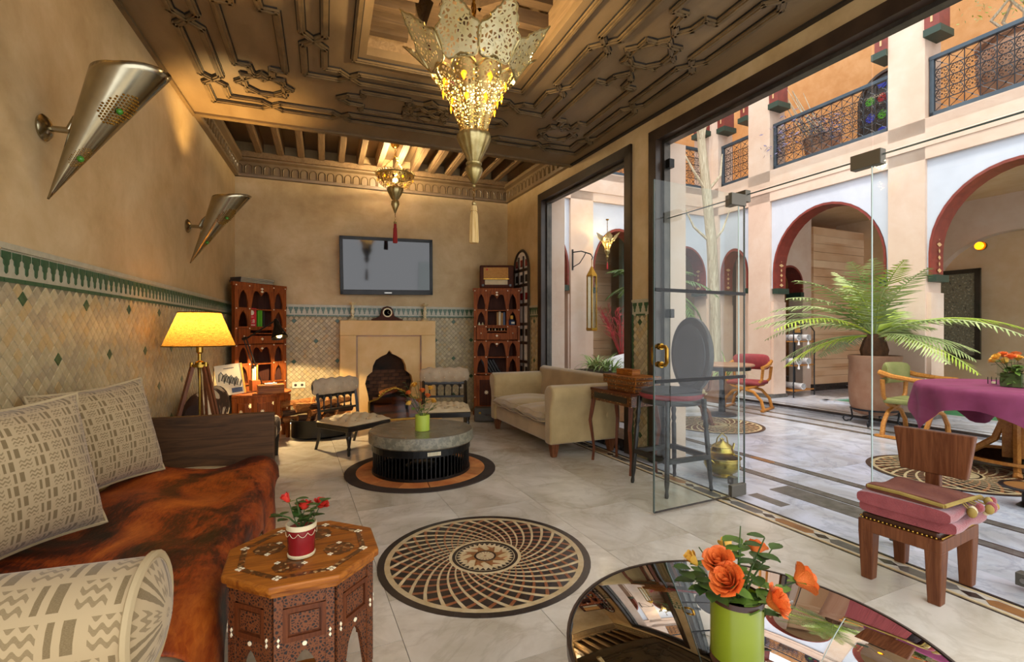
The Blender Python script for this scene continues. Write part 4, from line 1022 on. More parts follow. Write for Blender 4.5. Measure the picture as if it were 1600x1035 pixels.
# bolster
t = thing('bolster', 'round patterned bolster with piped end lying across the daybed', 'bolster', lw(.0, 1.27, .622), LW_ROT-.02)
def bol(u, v):
    a = 2*PI*u; r = .117*(1+.02*math.sin(3*a)) ; return (.06+.84*v, r*math.cos(a), r*math.sin(a))
m = MB(); m.grid(bol, 28, 16, (10, 13), cu=True); m.uv = {k: (v_[1], v_[0]) for k, v_ in m.uv.items()}
for lp_, x, sg in ((0, .06, -1), (1, .90, 1)):
    m.grid(lambda u, v: (x+sg*.035*(1-(1-v)**2), .117*(1-v)*math.cos(2*PI*u*sg), .117*(1-v)*math.sin(2*PI*u*sg)), 28, 6, (10, 1.2), cu=True)
m.build('cover', 'weave', t, True, ang=60)
for x in (.06, .90): MB().tube([(x, .119*math.cos(2*PI*i/28), .119*math.sin(2*PI*i/28)) for i in range(28)], .009, 6, True).build('piping', 'piping', t, True)
# ---- octagonal inlaid side table
OT = (-.058, 1.60); A0 = math.radians(-20)
t = thing('octagonal_table', 'carved octagonal wooden side table with pearl inlay beside the daybed', 'table', (OT[0], OT[1], 0))
def octp(r, off=0.0): return [(r*math.cos(A0+k*PI/4+off), r*math.sin(A0+k*PI/4+off)) for k in range(8)]
MB().prism(octp(.226), .535, .557).build('table_top', 'octagon_wood', t, bv=.006)
MB().prism(octp(.212), .520, .535).build('top_moulding', 'octagon_wood', t, bv=.003)
m = MB()
for k in range(8):
    a, b = Vector((*octp(.178)[k], .5577)), Vector((*octp(.178)[(k+1)%8], .5577)); m.bar(a, b, .016, .0016)
m.build('inlay_band', 'inlay_band', t)
for k in range(8):
    for r, s in ((.178, .0075), (.10, .005)):
        x, y = octp(r, 0 if r > .15 else PI/8)[k]
        for dx, dy in ((1,0),(-1,0),(0,1),(0,-1)): MB().prism([(x+dx*s+s*.7,y+dy*s),(x+dx*s,y+dy*s+s*.7),(x+dx*s-s*.7,y+dy*s),(x+dx*s,y+dy*s-s*.7)], .557, .5592).build('pearl_inlay', 'pearl', t)
for k in range(4):
    x, y = .105*math.cos(A0+k*PI/2), .105*math.sin(A0+k*PI/2); MB().lathe([(0,.5572),(.045,.5572),(.045,.5582),(0,.5582)], 8, (x,y,0)).build('inlay_rosette', 'inlay_band', t)
R_ = .198; wside = 2*R_*math.sin(PI/8); ap = R_*math.cos(PI/8)
for k in range(8):
    am = A0 + (k+.5)*PI/4; e = bpy.data.objects.new('side_panel', None); C.objects.link(e); e.parent = t
    e.location = (ap*math.cos(am), ap*math.sin(am), 0); e.rotation_euler = (0, 0, am+PI/2)   # local x along side, -y outward
    h = wside/2
    def carve(nm, x0, x1, z0, z1, y0, y1, mt): return MB().box(x0, x1, y0, y1, z0, z1).build(nm, mt, e)
    carve('carved_strip', -h+.012, h-.012, .485, .52, -.006, .010, 'carved_wood')
    for sx in (-1, 1): carve('carved_post', sx*(h-.012)-.011, sx*(h-.012)+.011, .215, .52, -.010, .010, 'carved_wood')
    carve('field_panel', -h+.022, h-.022, .395, .485, -.004, .008, 'octagon_dark')
    for z in (.395, .472): carve('panel_frame', -h+.022, h-.022, z, z+.013, -.011, .0, 'octagon_dark')
    for sx in (-1, 1): carve('panel_frame', sx*(h-.0285)-.0065, sx*(h-.0285)+.0065, .395, .485, -.0105, .0, 'octagon_dark')
    carve('carved_panel', -h+.04, h-.04, .415, .467, -.0075, 0, 'carved_wood')
    carve('carved_strip', -h+.022, h-.022, .372, .395, -.007, .008, 'carved_wood')
    # arched apron
    m = MB(); N = 12; xs = [(-h+.022) + (2*h-.044)*i/N for i in range(N+1)]
    def zf(x):
        q = abs(x)/(h-.022); return .365 - .11*q**1.6 - (.02 if q > .55 else 0) - (.02 if q > .8 else 0)
    for i in range(N):
        m.add([(xs[i],-.006,zf(xs[i])),(xs[i+1],-.006,zf(xs[i+1])),(xs[i+1],-.006,.372),(xs[i],-.006,.372),(xs[i],.006,zf(xs[i])),(xs[i+1],.006,zf(xs[i+1])),(xs[i+1],.006,.372),(xs[i],.006,.372)], [(0,1,2,3),(7,6,5,4),(0,4,5,1)])
    m.build('apron', 'carved_wood', e)
    for sx in (-1, 1):
        for dz in (-.007, .007):
            x = sx*(h-.012); MB().prism([(x-.0035,.40+dz),(x,.40+dz+.006),(x+.0035,.40+dz),(x,.40+dz-.006)], -.013, -.009, 'y').build('pearl_inlay', 'pearl', e)
    MB().lathe([(0,-.0095),(.006,-.0095),(.006,-.006)], 10).xf(Matrix.Translation((0,0,.383)) @ Matrix.Rotation(-PI/2, 4, 'X')).build('pearl_knob', 'pearl', e)
for k in range(8):
    if k % 2: continue
    x, y = octp(.19)[k]
    MB().lathe([(.012,0),(.014,.01),(.012,.03),(.013,.11),(.019,.118),(.013,.126),(.013,.15),(.021,.185),(.017,.205),(.012,.215),(.012,.3)], 14, (x,y,0)).build('leg', 'octagon_dark', t, True)
MB().lathe([(0,.10),(.165,.10),(.17,.108),(.165,.116),(0,.116)], 32).build('lower_shelf', 'octagon_wood', t, True)
# red pot with three roses
pp = at(471, 855, 1.43); pz = .5605
t = thing('red_flower_pot', 'small dark red glazed pot with cream rim on the octagonal table', 'pot', (pp.x, pp.y, pz))
MB().lathe([(.036,.006),(.037,.012),(.039,.08),(0,.08)], 26).build('body', 'red_glaze', t, True)
MB().lathe([(.0,0),(.038,0),(.039,.006),(.036,.009)], 26).build('foot_rim', 'cream_glaze', t, True)
MB().lathe([(.038,.078),(.042,.08),(.043,.092),(.040,.094),(.037,.09),(.036,.076)], 26).build('rim', 'cream_glaze', t, True)
MB().lathe([(0,.075),(.036,.075)], 20).build('soil', 'soil', t)
for k in range(5):
    a0 = -PI*.95 + k*.62; MB().tube([(.0425*math.cos(a0+i*.62/6), .0425*math.sin(a0+i*.62/6), .074-.011*math.sin(PI*i/6)) for i in range(7)], .0007, 4).build('garland', 'cream_glaze', t)
for k, (px, py, w_) in enumerate(((451,783,'leftmost tight'),(476,794,'middle open'),(500,791,'rightmost open'))):
    rose('%s red rose in the small red pot' % w_, at(px, py, 1.43+.01*k), (pp.x+.01*(k-1), pp.y, pz+.076), .0205, 'rose_red', 'bud' if k == 0 else 'open', 'roses in the red pot', 3, seed=40+k, lm='leaf_dark')
for k, (px, py) in enumerate(((432,803),(508,778),(463,780),(485,806))):
    sprig('%s dark leaf sprig in the small red pot' % ('drooping left','upright right','upright middle','low front')[k], (pp.x, pp.y, pz+.076), [at(px, py, 1.42)], 'leaf_dark', .03, 'sprigs in the red pot')
# ---- round dark glass table in front
glass('table_glass', '39403e', 7.5)
GT = (1.01, .92); GH = .42
t = thing('glass_coffee_table', 'low round dark glass coffee table with crossed metal legs', 'table', (GT[0], GT[1], 0))
MB().lathe([(0,GH-.012),(.452,GH-.012),(.46,GH-.006),(.452,GH),(0,GH)], 64).build('glass_top', 'table_glass', t, True)
MB().lathe([(.445,GH-.03),(.468,GH-.03),(.468,GH-.001),(.461,GH-.001),(.461,GH-.014),(.445,GH-.014),(.445,GH-.03)], 64).build('rim', 'frame_dark', t, True)
for k in range(4):
    a = k*PI/2+.5; MB().bar((.40*math.cos(a), .40*math.sin(a), GH-.02), (.40*math.cos(a+2.3), .40*math.sin(a+2.3), .01), .022, .022).build('crossed_leg', 'black_metal', t)
MB().lathe([(.37,0),(.395,0),(.395,.02),(.37,.02),(.37,0)], 40).build('base_ring', 'black_metal', t)
MB().lathe([(0,.10),(.30,.10),(.30,.11),(0,.11)], 40).build('lower_shelf', 'black_wood', t)
gv = at(1151, 1000, 1.17); VZ = GH+.001
t = thing('green_vase', 'lime green cylinder vase with dark stitched rims on the glass table', 'vase', (gv.x, gv.y, VZ))
MB().lathe([(.0,.0),(.058,0),(.0595,.004),(.0595,.158),(.054,.16),(.053,.12),(0,.12)], 36).build('body', 'lime_glaze', t, True)
for z0, z1 in ((.003,.018),(.150,.163)): MB().lathe([(.0585,z0),(.061,z0),(.061,z1),(.0585,z1),(.0585,z0)], 36).build('rim_band', 'leather_brown', t, True)
MB().lathe([(0,.122),(.053,.122)], 20).build('filler', 'soil', t)
RS = [(1124,882,1.14,.031,'rose_orange','open','upper left orange rose with wide petals'),(1143,912,1.10,.034,'rose_orange','open','big central orange rose'),(1247,908,1.19,.033,'rose_orange','open','far right orange rose leaning outwards'),
      (1204,942,1.12,.032,'rose_orange','open','lowest orange rose at the vase front'),(1087,880,1.2,.025,'rose_yellow','bud','leftmost yellow orange rosebud'),(1141,862,1.24,.028,'rose_yellow','bud','topmost yellow rose'),(1181,862,1.26,.024,'rose_orange','open','small orange rose at the back among leaves')]
for k, (px, py, z, s, mt, kd, lb) in enumerate(RS):
    a = k*.9; rose(lb + ' in the lime vase', at(px, py, z), (gv.x+.02*math.cos(a), gv.y+.02*math.sin(a), VZ+.123), s, mt, kd, 'roses in the lime vase', 3, seed=70+k)
for k, (tips, lb, br) in enumerate(((((1052,885),),'leftmost',0),(((1085,905),),'low left',0),(((1195,840),(1206,858)),'upper right',0),(((1130,845),(1158,850)),'topmost',0),(((1185,955),(1170,935)),'front drooping',0),(((1092,855),),'bare cut left',1),(((1157,822),),'bare cut upright',1),(((1115,930),),'front left',0))):
    sprig('%s green stem with rose leaves in the lime vase' % lb if not br else '%s dark stem in the lime vase' % lb, (gv.x, gv.y, VZ+.123), [at(px, py, 1.17) for px, py in tips], 'leaf_mid' if k % 2 else 'leaf_dark', .046, 'stems in the lime vase', 'thorny_twig' if br else 'leafy_sprig', bool(br))
# ---- low chair with folded blankets
cx, cy = 2.70, 1.485
t = thing('low_chair', 'low brown leather and wood chair with a single plank back by the glass', 'chair', (cx, cy, 0), math.radians(8))
SX, SY = .205, .165
m = MB().box(-SX, SX, -SY, SY, .235, .295); m.build('seat_frame', 'stool_wood', t, bv=.006)
for sx in (-1, 1):
    for sy in (-1, 1):
        MB().tbox((sx*(SX-.037), sy*(SY-.032)), (.026,.024), (.037,.032), 0, .24).build('leg', 'stool_wood', t, bv=.005)
MB().box(-SX+.012, SX-.012, -SY+.012, SY-.012, .295, .325).build('seat_pad', 'leather_brown', t, bv=.01)
m = MB()
for i in range(26):
    for sy in (-1, 1): m.ball((-SX+.02+(2*SX-.04)*i/25, sy*(SY-.004), .302), .005, 6)
for i in range(18):
    for sx in (-1, 1): m.ball((sx*(SX-.004), -SY+.02+(2*SY-.04)*i/17, .302), .005, 6)
m.build('nail_trim', 'brass', t, True, kind='stuff')
MB().box(SX-.045, SX-.01, -.03, .03, .29, .52).build('back_post', 'stool_wood', t, bv=.004)
MB().prism([(-.135,.50),(.135,.50),(.165,.715),(-.165,.715)], SX-.05, SX-.012, 'x').build('backrest', 'stool_wood', t, bv=.006)
tb = thing('folded_blanket', 'folded rose pink wool blanket on the low chair', 'blanket', (cx, cy, .336), math.radians(8))
def fold(m, x0, x1, y0, y1, z0, h, jit, mt=0):
    # soft folded slab with a rounded fold on the -y edge
    def f(u, v):
        a = 2*PI*u; ex = abs(math.cos(a))**.35*(1 if math.cos(a) > 0 else -1); ez = abs(math.sin(a))**.45*(1 if math.sin(a) > 0 else -1)
        return ((x0+x1)/2 + (x1-x0)/2*(v*2-1), (y0+y1)/2 + (y1-y0)/2*ex, z0 + h/2 + h/2*ez + jit*math.sin(v*9+u*6)*.5)
    m.grid(f, 28, 14, cu=True)
    m.grid(lambda u, v: tuple(Vector(f(u, 0)).lerp(Vector(((x0), (y0+y1)/2, z0+h/2)), v)), 28, 3, cu=True); m.grid(lambda u, v: tuple(Vector(f(1-u, 1)).lerp(Vector(((x1), (y0+y1)/2, z0+h/2)), v)), 28, 3, cu=True)
m = MB(); fold(m, -.20, .13, -.215, .16, 0, .05, .012); m.build('lower_fold', 'blanket_pink', tb, True, ang=120)
m = MB(); fold(m, -.215, .125, -.20, .165, .045, .048, .014); m.build('upper_fold', 'blanket_pink', tb, True, ang=120)
tb = thing('tasselled_blanket', 'thin brown blanket with ochre trim and pompoms on top of the pink one', 'blanket', (cx, cy, .44), math.radians(3))
m = MB(); fold(m, -.185, .12, -.19, .13, .0, .022, .014); m.build('cloth', 'blanket_brown', tb, True, ang=120)
MB().tube([(-.185,-.19,.012),(-.19,-.02,.020),(-.185,.12,.014)], .009, 6).build('trim', 'blanket_trim', tb, True)
MB().tube([(-.185,-.19,.012),(-.03,-.197,.020),(.12,-.19,.014)], .009, 6).build('trim', 'blanket_trim', tb, True)
for k in range(10):
    rnd = random.Random(90+k); x = -.04+.02*k; y = -.205-rnd.uniform(.01,.06); z = .0+rnd.uniform(-.03,.014); r = rnd.uniform(.013,.021)
    MB().ball((x,y,z), r, 10, 1.25).build('pompom', ('blanket_trim','cream_glaze','blanket_pink')[k % 3], tb, True); MB().tube([(x,-.185,.012),(x,y,z)], .003, 4).build('pompom_cord', 'blanket_trim', tb)
# ---- sofa
sb = rw(-.02, 0); so = thing('loveseat', 'beige two seat sofa with rolled arms in front of the window', 'sofa', (2.35, 4.96, 0), RW_ROT*.6)
HL, F_, B_ = .83, -.37, .40
MB().box(F_+.02, B_, -HL+.04, HL-.04, .13, .29).build('base', 'sofa_fabric', so, bv=.03, bseg=3)
AP = [(.03,.13),(.15,.13),(.15,.45),(.165,.55),(.16,.63),(.12,.685),(.05,.70),(-.01,.675),(-.03,.62),(-.015,.55),(.02,.48),(.035,.38),(.02,.28)]
for sg in (-1, 1):
    poly = [(sg*(HL-y), z) for y, z in AP]; 
    if sg > 0: poly = poly[::-1]
    MB().prism(poly, F_-.01, B_-.02, 'x').build('arm', 'sofa_fabric', so, True, bv=.022, bseg=3, ang=50)
BP = [(B_-.16,.29),(B_+.02,.2),(B_+.03,.72),(B_+.0,.765),(B_-.05,.775),(B_-.10,.75),(B_-.13,.6)]
MB().prism([(x, z) for x, z in BP], -HL+.03, HL-.03, 'y').build('backrest', 'sofa_fabric', so, True, bv=.02, bseg=3, ang=50)
for k, y in enumerate((-.345, .345)):
    m = MB(); y0 = y-.335; 
    def cs(u, v, sg):
        a, b = u*2-1, v*2-1; x = -.045+.36*a; yy = y+.335*b; e = (1-abs(a)**6)**.5*(1-abs(b)**6)**.5 if abs(a) < 1 and abs(b) < 1 else 0
        return (x, yy, .37 + sg*(.045+.045*(1-a*a)*(1-b*b))*(e**.6) + .006*math.sin(yy*20+x*9))
    m.grid(lambda u, v: cs(u, v, 1), 20, 20); m.grid(lambda u, v: cs(1-u, v, -1), 20, 20)
    c_ = m.build('seat_cushion', 'sofa_fabric', so, True, ang=180)
    e = [cs(i/16,0,0) for i in range(16)]+[cs(1,i/16,0) for i in range(16)]+[cs(1-i/16,1,0) for i in range(16)]+[cs(0,1-i/16,0) for i in range(16)]
    for dz in (-.035, .05): MB().tube([(x, yy, z+dz) for x, yy, z in e], .006, 5, True).build('piping', 'sofa_fabric', c_, True)
for x, y in ((F_+.06,-HL+.09),(F_+.06,HL-.09),(B_-.06,-HL+.09),(B_-.06,HL-.09)):
    MB().tbox((x,y), (.024,.024), (.045,.045), 0, .14).build('leg', 'stool_wood', so, bv=.006)
# ---- tufted low chairs
def tufted(label, loc, th_, sc=1.0):
    t = thing('tufted_chair', label, 'chair', loc, th_, 'tufted low chairs by the fireplace'); t.scale = (sc,)*3
    W, Dp = .27, .25
    def seat(u, v, sg):
        a, b = u*2-1, v*2-1; e = max(0, (1-abs(a)**5)*(1-abs(b)**5))**.5; tf = .5+.5*math.cos(a*PI*4)*math.cos(b*PI*4)
        return (W*a*1.02, Dp*b*1.02, .295 + sg*(.012+.045*(1-.35*a*a)*(1-.35*b*b) + (.034*(tf**.7)-.022 if sg > 0 else 0))*e)
    m = MB(); m.grid(lambda u, v: seat(u, v, 1), 40, 40); m.grid(lambda u, v: seat(1-u, v, -1), 8, 8); c = m.build('seat_cushion', 'tuft_light', t, True, ang=180)
    for i in range(-3, 4):
        for j in range(-3, 4):
            if (i+j) % 2: MB().ball((W*i/4.0, Dp*j/4.0, .332), .008, 6).build('button', 'tuft_fabric', c, True)
    MB().box(-W, W, -Dp, Dp, .235, .285).build('seat_frame', 'black_wood', t, bv=.006)
    for sx in (-1, 1):
        MB().lathe([(.012,0),(.016,.02),(.014,.05),(.018,.065),(.02,.075),(.013,.085),(.022,.15),(.026,.18),(.018,.195),(.027,.21),(.027,.24)], 14, (sx*(W-.03),-Dp+.03,0)).build('front_leg', 'black_wood', t, True)
        MB().tube([(sx*(W-.03), Dp+.045, 0), (sx*(W-.03), Dp-.0, .12), (sx*(W-.03), Dp-.025, .25), (sx*(W-.03), Dp+.0, .45), (sx*(W-.03), Dp+.05, .70)], [.018,.02,.024,.019,.018], 4).build('back_leg', 'black_wood', t)
    MB().bar((-W+.03, Dp+.0, .395), (W-.03, Dp+.0, .395), .02, .022).build('lower_rail', 'black_wood', t)
    MB().bar((-W+.03, Dp+.025, .545), (W-.03, Dp+.025, .545), .02, .03).build('upper_rail', 'black_wood', t)
    for k in range(5):
        x = -.17+.085*k; MB().lathe([(.006,0),(.011,.02),(.006,.045),(.008,.08),(.006,.10),(.011,.12),(.006,.15)], 8, (x, Dp+.012, .395)).build('spindle', 'black_wood', t, True)
    for k in range(6):
        x = -.2125+.085*k; MB().tube([(x-.04, Dp+.02, .51), (x-.025, Dp+.02, .532), (x, Dp+.02, .54), (x+.025, Dp+.02, .532), (x+.04, Dp+.02, .51)], .008, 4).build('arch', 'black_wood', t)
    def back(u, v):
        a = u*2-1; ang = 2*PI*v; tf = .5+.5*math.cos(a*PI*5)*math.cos(2*ang); e = max(0, 1-abs(a)**8)**.5; r = (.058+.010*tf)*(.35+.65*e)
        return (W*1.05*a, Dp+.045 + r*.85*math.cos(ang), .635 + r*1.45*math.sin(ang))
    m = MB(); m.grid(lambda u, v: back(u, v), 44, 24); c = m.build('back_cushion', 'tuft_fabric', t, True, ang=180)
    for i in range(-4, 5): MB().ball((W*1.05*i*.2, Dp-.012, .635+(.035 if i % 2 else -.02)), .007, 6).build('button', 'tuft_light', c, True)
    return t
tufted('black framed chair with tufted grey seat left of the drum table', (.285, 5.27, 0), math.radians(36))
tufted('black framed chair with tufted grey seat behind the drum table flowers', (1.31, 5.56, 0), math.radians(-13), 1.06)
# ================================================================ fireplace wall
fp_ = struct(MB().box(.19, 1.48, 6.99, 7.05, 0, .1).build('wall_fireplace', 'fireplace_stone'), 'cream stone fireplace with ogee arch opening under the television')
FX = .841
OG = [(.27,.06),(.28,.32),(.325,.45),(.32,.56),(.27,.63),(.232,.66),(.222,.74),(.185,.82),(.11,.87),(.04,.90),(0,.955)]
def ogee_z(x):
    x = abs(x)
    # upper outline as a function of x
    up = [(0,.955),(.04,.90),(.11,.87),(.185,.82),(.222,.74),(.232,.66),(.27,.63),(.30,.60),(.325,.50)]
    for (a, za), (b, zb) in zip(up[:-1], up[1:]):
        if a <= x <= b: return za + (zb-za)*(x-a)/(b-a+1e-9)
    return .50
m = MB(); xs = sorted(set([-.325,-.30,-.27,-.232,-.222,-.185,-.15,-.11,-.075,-.04,-.02,0,.02,.04,.075,.11,.15,.185,.222,.232,.27,.30,.325]))
y0, y1 = 6.87, 7.04
for a, b in zip(xs[:-1], xs[1:]):
    za, zb = ogee_z(a), ogee_z(b); m.add([(FX+a,y0,za),(FX+b,y0,zb),(FX+b,y0,1.16),(FX+a,y0,1.16),(FX+a,y1,za),(FX+b,y1,zb)], [(0,1,2,3),(0,4,5,1)])
for sg in (-1, 1):
    m.box(min(FX+sg*.325, FX+sg*.43), max(FX+sg*.325, FX+sg*.43), y0, y1, .06, 1.16)
    m.add([(FX+sg*.325,y0,.50),(FX+sg*.30,y0,.40),(FX+sg*.28,y0,.30),(FX+sg*.28,y0,.06),(FX+sg*.325,y0,.06),(FX+sg*.325,y1,.50),(FX+sg*.30,y1,.40),(FX+sg*.28,y1,.30),(FX+sg*.28,y1,.06)], [(0,1,2,3,4) if sg < 0 else (4,3,2,1,0),(0,5,6,1),(1,6,7,2),(2,7,8,3)])
m.build('arch_panel', 'fireplace_stone', fp_)
for x0, x1 in ((.19,.40),(1.28,1.48)): MB().box(x0, x1, 6.84, 7.05, .06, 1.16).build('jamb', 'fireplace_stone', fp_, bv=.006)
MB().box(.19, 1.48, 6.84, 7.05, 1.16, 1.365).build('mantel', 'fireplace_stone', fp_, bv=.008)
for z0, z1, x0, x1 in ((1.145,1.16,.40,1.28),): MB().box(x0, x1, 6.85, 6.875, z0, z1).build('panel_moulding', 'inlay_ochre', fp_)
for x in (.40, 1.265): MB().box(x, x+.015, 6.85, 6.875, .1, 1.16).build('panel_moulding', 'inlay_ochre', fp_)
MB().box(.15, 1.52, 6.60, 7.05, 0, .06).build('hearth', 'fireplace_stone', fp_, bv=.006)
MB().box(.50, 1.18, 7.035, 7.045, .06, .96).build('fireback', 'soot', fp_)
bm = MB().box(-.048, .048, -.008, .0, -.022, .022).mesh('firebrick', 'firebrick')
for r in range(12):
    for k in range(-3, 4): 
        x = FX + k*.102 + (.051 if r % 2 else 0)
        if abs(x-FX) < .30: put('firebrick', bm, fp_, (x, 7.036, .10+r*.05))
def log(name, label, p0, p1, r, group, seed):
    rnd = random.Random(seed); p0, p1 = Vector(p0), Vector(p1); o = p0.lerp(p1, .5); t = thing(name, label, 'log', o, 0, group)
    n = 7; ang = [rnd.uniform(.75, 1.15) for _ in range(n)]; d = (p1-p0); a = d.normalized().orthogonal().normalized(); b = d.normalized().cross(a)
    vs = []
    for q in range(4):
        c = p0 + d*(q/3) - o + a*rnd.uniform(-r*.2, r*.2)
        for k in range(n): vs.append(c + (a*math.cos(2*PI*k/n) + b*math.sin(2*PI*k/n))*r*ang[k]*rnd.uniform(.9,1.08))
    m = MB(); m.add(vs, [(q*n+k, q*n+(k+1)%n, (q+1)*n+(k+1)%n, (q+1)*n+k) for q in range(3) for k in range(n)]); m.build('bark', 'log_wood' if seed % 3 else 'bark', t)
    e = MB(); e.add(vs[:n], [tuple(range(n-1,-1,-1))]); e.add(vs[-n:], [tuple(range(n))]); e.build('cut_end', 'log_wood', t)
for k, (p0, p1, r, lb) in enumerate((((.64,6.93,.13),(1.05,6.95,.13),.06,'lowest'),((.62,6.95,.25),(.98,6.92,.24),.055,'middle'),((.72,6.95,.33),(.95,6.9,.40),.055,'topmost round'),((.88,6.9,.24),(1.12,6.95,.22),.05,'right hand short'))):
    log('log', '%s firewood log inside the fireplace' % lb, p0, p1, r, 'logs in the fireplace', 20+k)
# gilded fire screen
t = thing('fire_screen', 'gilded scroll topped fire screen before the fireplace', 'fire screen', (.87, 6.53, 0), 0)
top = [(-.33,0,.30),(-.30,0,.305),(-.22,0,.33),(-.12,0,.42),(0,0,.47),(.12,0,.42),(.22,0,.33),(.30,0,.305),(.33,0,.30)]
MB().tube(top, .013, 6).build('top_rail', 'brass', t, True)
for x in (-.33, .33): MB().tube([(x,0,.0),(x,0,.30)], .014, 6).build('post', 'brass', t, True); MB().box(x-.03, x+.03, -.07, .07, 0, .02).build('foot', 'brass', t, bv=.004)
MB().bar((-.33,0,.05),(.33,0,.05),.02,.02).build('bottom_rail', 'brass', t)
glass('screen_glass', 'b09468', 1.6, .1)
MB().prism([(x, z) for x, y, z in top] + [(.33,.05),(-.33,.05)], -.003, .003, 'y').build('screen_pane', 'screen_glass', t)
m = MB()
for k in range(11): m.ball((-.2+.04*k, 0, .36+.10*math.cos((-.2+.04*k)*7)), .014, 6)
m.build('scroll_leaf', 'brass', t, True, kind='stuff')
# mantel things
def candlestick(label, x):
    t = thing('candlestick', label, 'candlestick', (x, 6.93, 1.366), 0, 'candlesticks on the mantel')
    MB().lathe([(.0,0),(.055,0),(.058,.01),(.03,.03),(.016,.045)], 18).build('foot', 'ivory', t, True)
    MB().lathe([(.016,.045),(.026,.06),(.016,.075),(.026,.10),(.03,.12),(.018,.145),(.026,.165),(.016,.185),(.014,.21)], 18).build('turned_stem', 'ivory', t, True)
    MB().lathe([(.014,.21),(.045,.225),(.05,.235),(.02,.237),(.018,.25),(0,.25)], 18).build('drip_pan', 'ivory', t, True)
candlestick('turned ivory candlestick on the left of the mantel', .355); candlestick('turned ivory candlestick on the right of the mantel', 1.345)
t = thing('mantel_clock', 'dark wooden round topped mantel clock above the fireplace', 'clock', (.815, 6.93, 1.366))
prof = [(-.21,0),(.21,0),(.21,.02),(.15,.035),(.10,.06),(.085,.10),(.075,.15),(.05,.185),(0,.20),(-.05,.185),(-.075,.15),(-.085,.10),(-.10,.06),(-.15,.035),(-.21,.02)]
MB().prism(prof, -.04, .04, 'y').build('case', 'case_dark', t, bv=.004)
MB().lathe([(.045,0),(.062,0),(.064,.012),(.048,.014),(.045,0)], 24).xf(Matrix.Translation((0,-.04,.11)) @ Matrix.Rotation(PI/2, 4, 'X')).build('bezel', 'ivory', t, True)
MB().lathe([(0,.004),(.046,.004)], 24).xf(Matrix.Translation((0,-.04,.11)) @ Matrix.Rotation(PI/2, 4, 'X')).build('dial', 'case_dark', t)
for a, L in ((.6,.03),(2.2,.038)): MB().bar((0,-.046,.11),(L*math.sin(a),-.046,.11+L*math.cos(a)),.003,.003).build('hand', 'ivory', t)
# television
t = thing('television', 'black flat screen television on the wall above the mantel', 'television', (.82, 6.965, 2.125), 0)
t.rotation_euler = (math.radians(4), math.radians(-1.2), 0)
MB().box(-.63, .63, -.06, .02, -.395, .395).build('housing', 'black_wood', t, bv=.012)
MB().box(-.585, .585, -.064, -.058, -.325, .35).build('screen', 'screen', t)
for z0, z1 in ((.35,.395),(-.395,-.33)): MB().box(-.63, .63, -.07, -.058, z0, z1).build('bezel', 'black_metal', t, bv=.003)
for x0, x1 in ((-.63,-.59),(.59,.63)): MB().box(x0, x1, -.07, -.058, -.395, .395).build('bezel', 'black_metal', t, bv=.003)
MB().box(-.05, .05, -.075, -.07, -.375, -.36).build('badge', 'steel', t)
MB().box(-.2, .2, .02, .055, -.2, .2).build('wall_bracket', 'black_metal', t)
# ================================================================ carved corner bookcases
def ogee_cell(m, x0, x1, z0, z1, kind, y0=0.0, y1=.018):
    """cell of a front with a shaped opening: solid above the outline, side margins and sill"""
    w = x1-x0; mx_ = .12*w if kind == 'n' else .07*w; N = 16; a0, a1 = x0+mx_, x1-mx_; sill = .012
    m.box(x0, a0, y0, y1, z0, z1); m.box(a1, x1, y0, y1, z0, z1); m.box(a0, a1, y0, y1, z0, z0+sill)
    H = z1-z0
    def top(u):
        q = abs(u*2-1)
        if kind == 'n':   # narrow ogee
            return z0 + H*(.93 - .30*q**.7 - (.18*max(0, q-.55)/.45) - (.12 if q > .86 else 0))
        lobe = abs(q-.48)/.52   # double lobe with a pendant in the middle
        zt = .93 - .16*lobe**2.2 - (.30*max(0, q-.72)/.28)
        if q < .10: zt = min(zt, .80)
        return z0 + H*zt
    for i in range(N):
        u0, u1 = i/N, (i+1)/N; xa, xb = a0+(a1-a0)*u0, a0+(a1-a0)*u1; za, zb = top(u0), top(u1)
        m.add([(xa,y0,za),(xb,y0,zb),(xb,y0,z1),(xa,y0,z1),(xa,y1,za),(xb,y1,zb)], [(0,1,2,3),(0,4,5,1)])
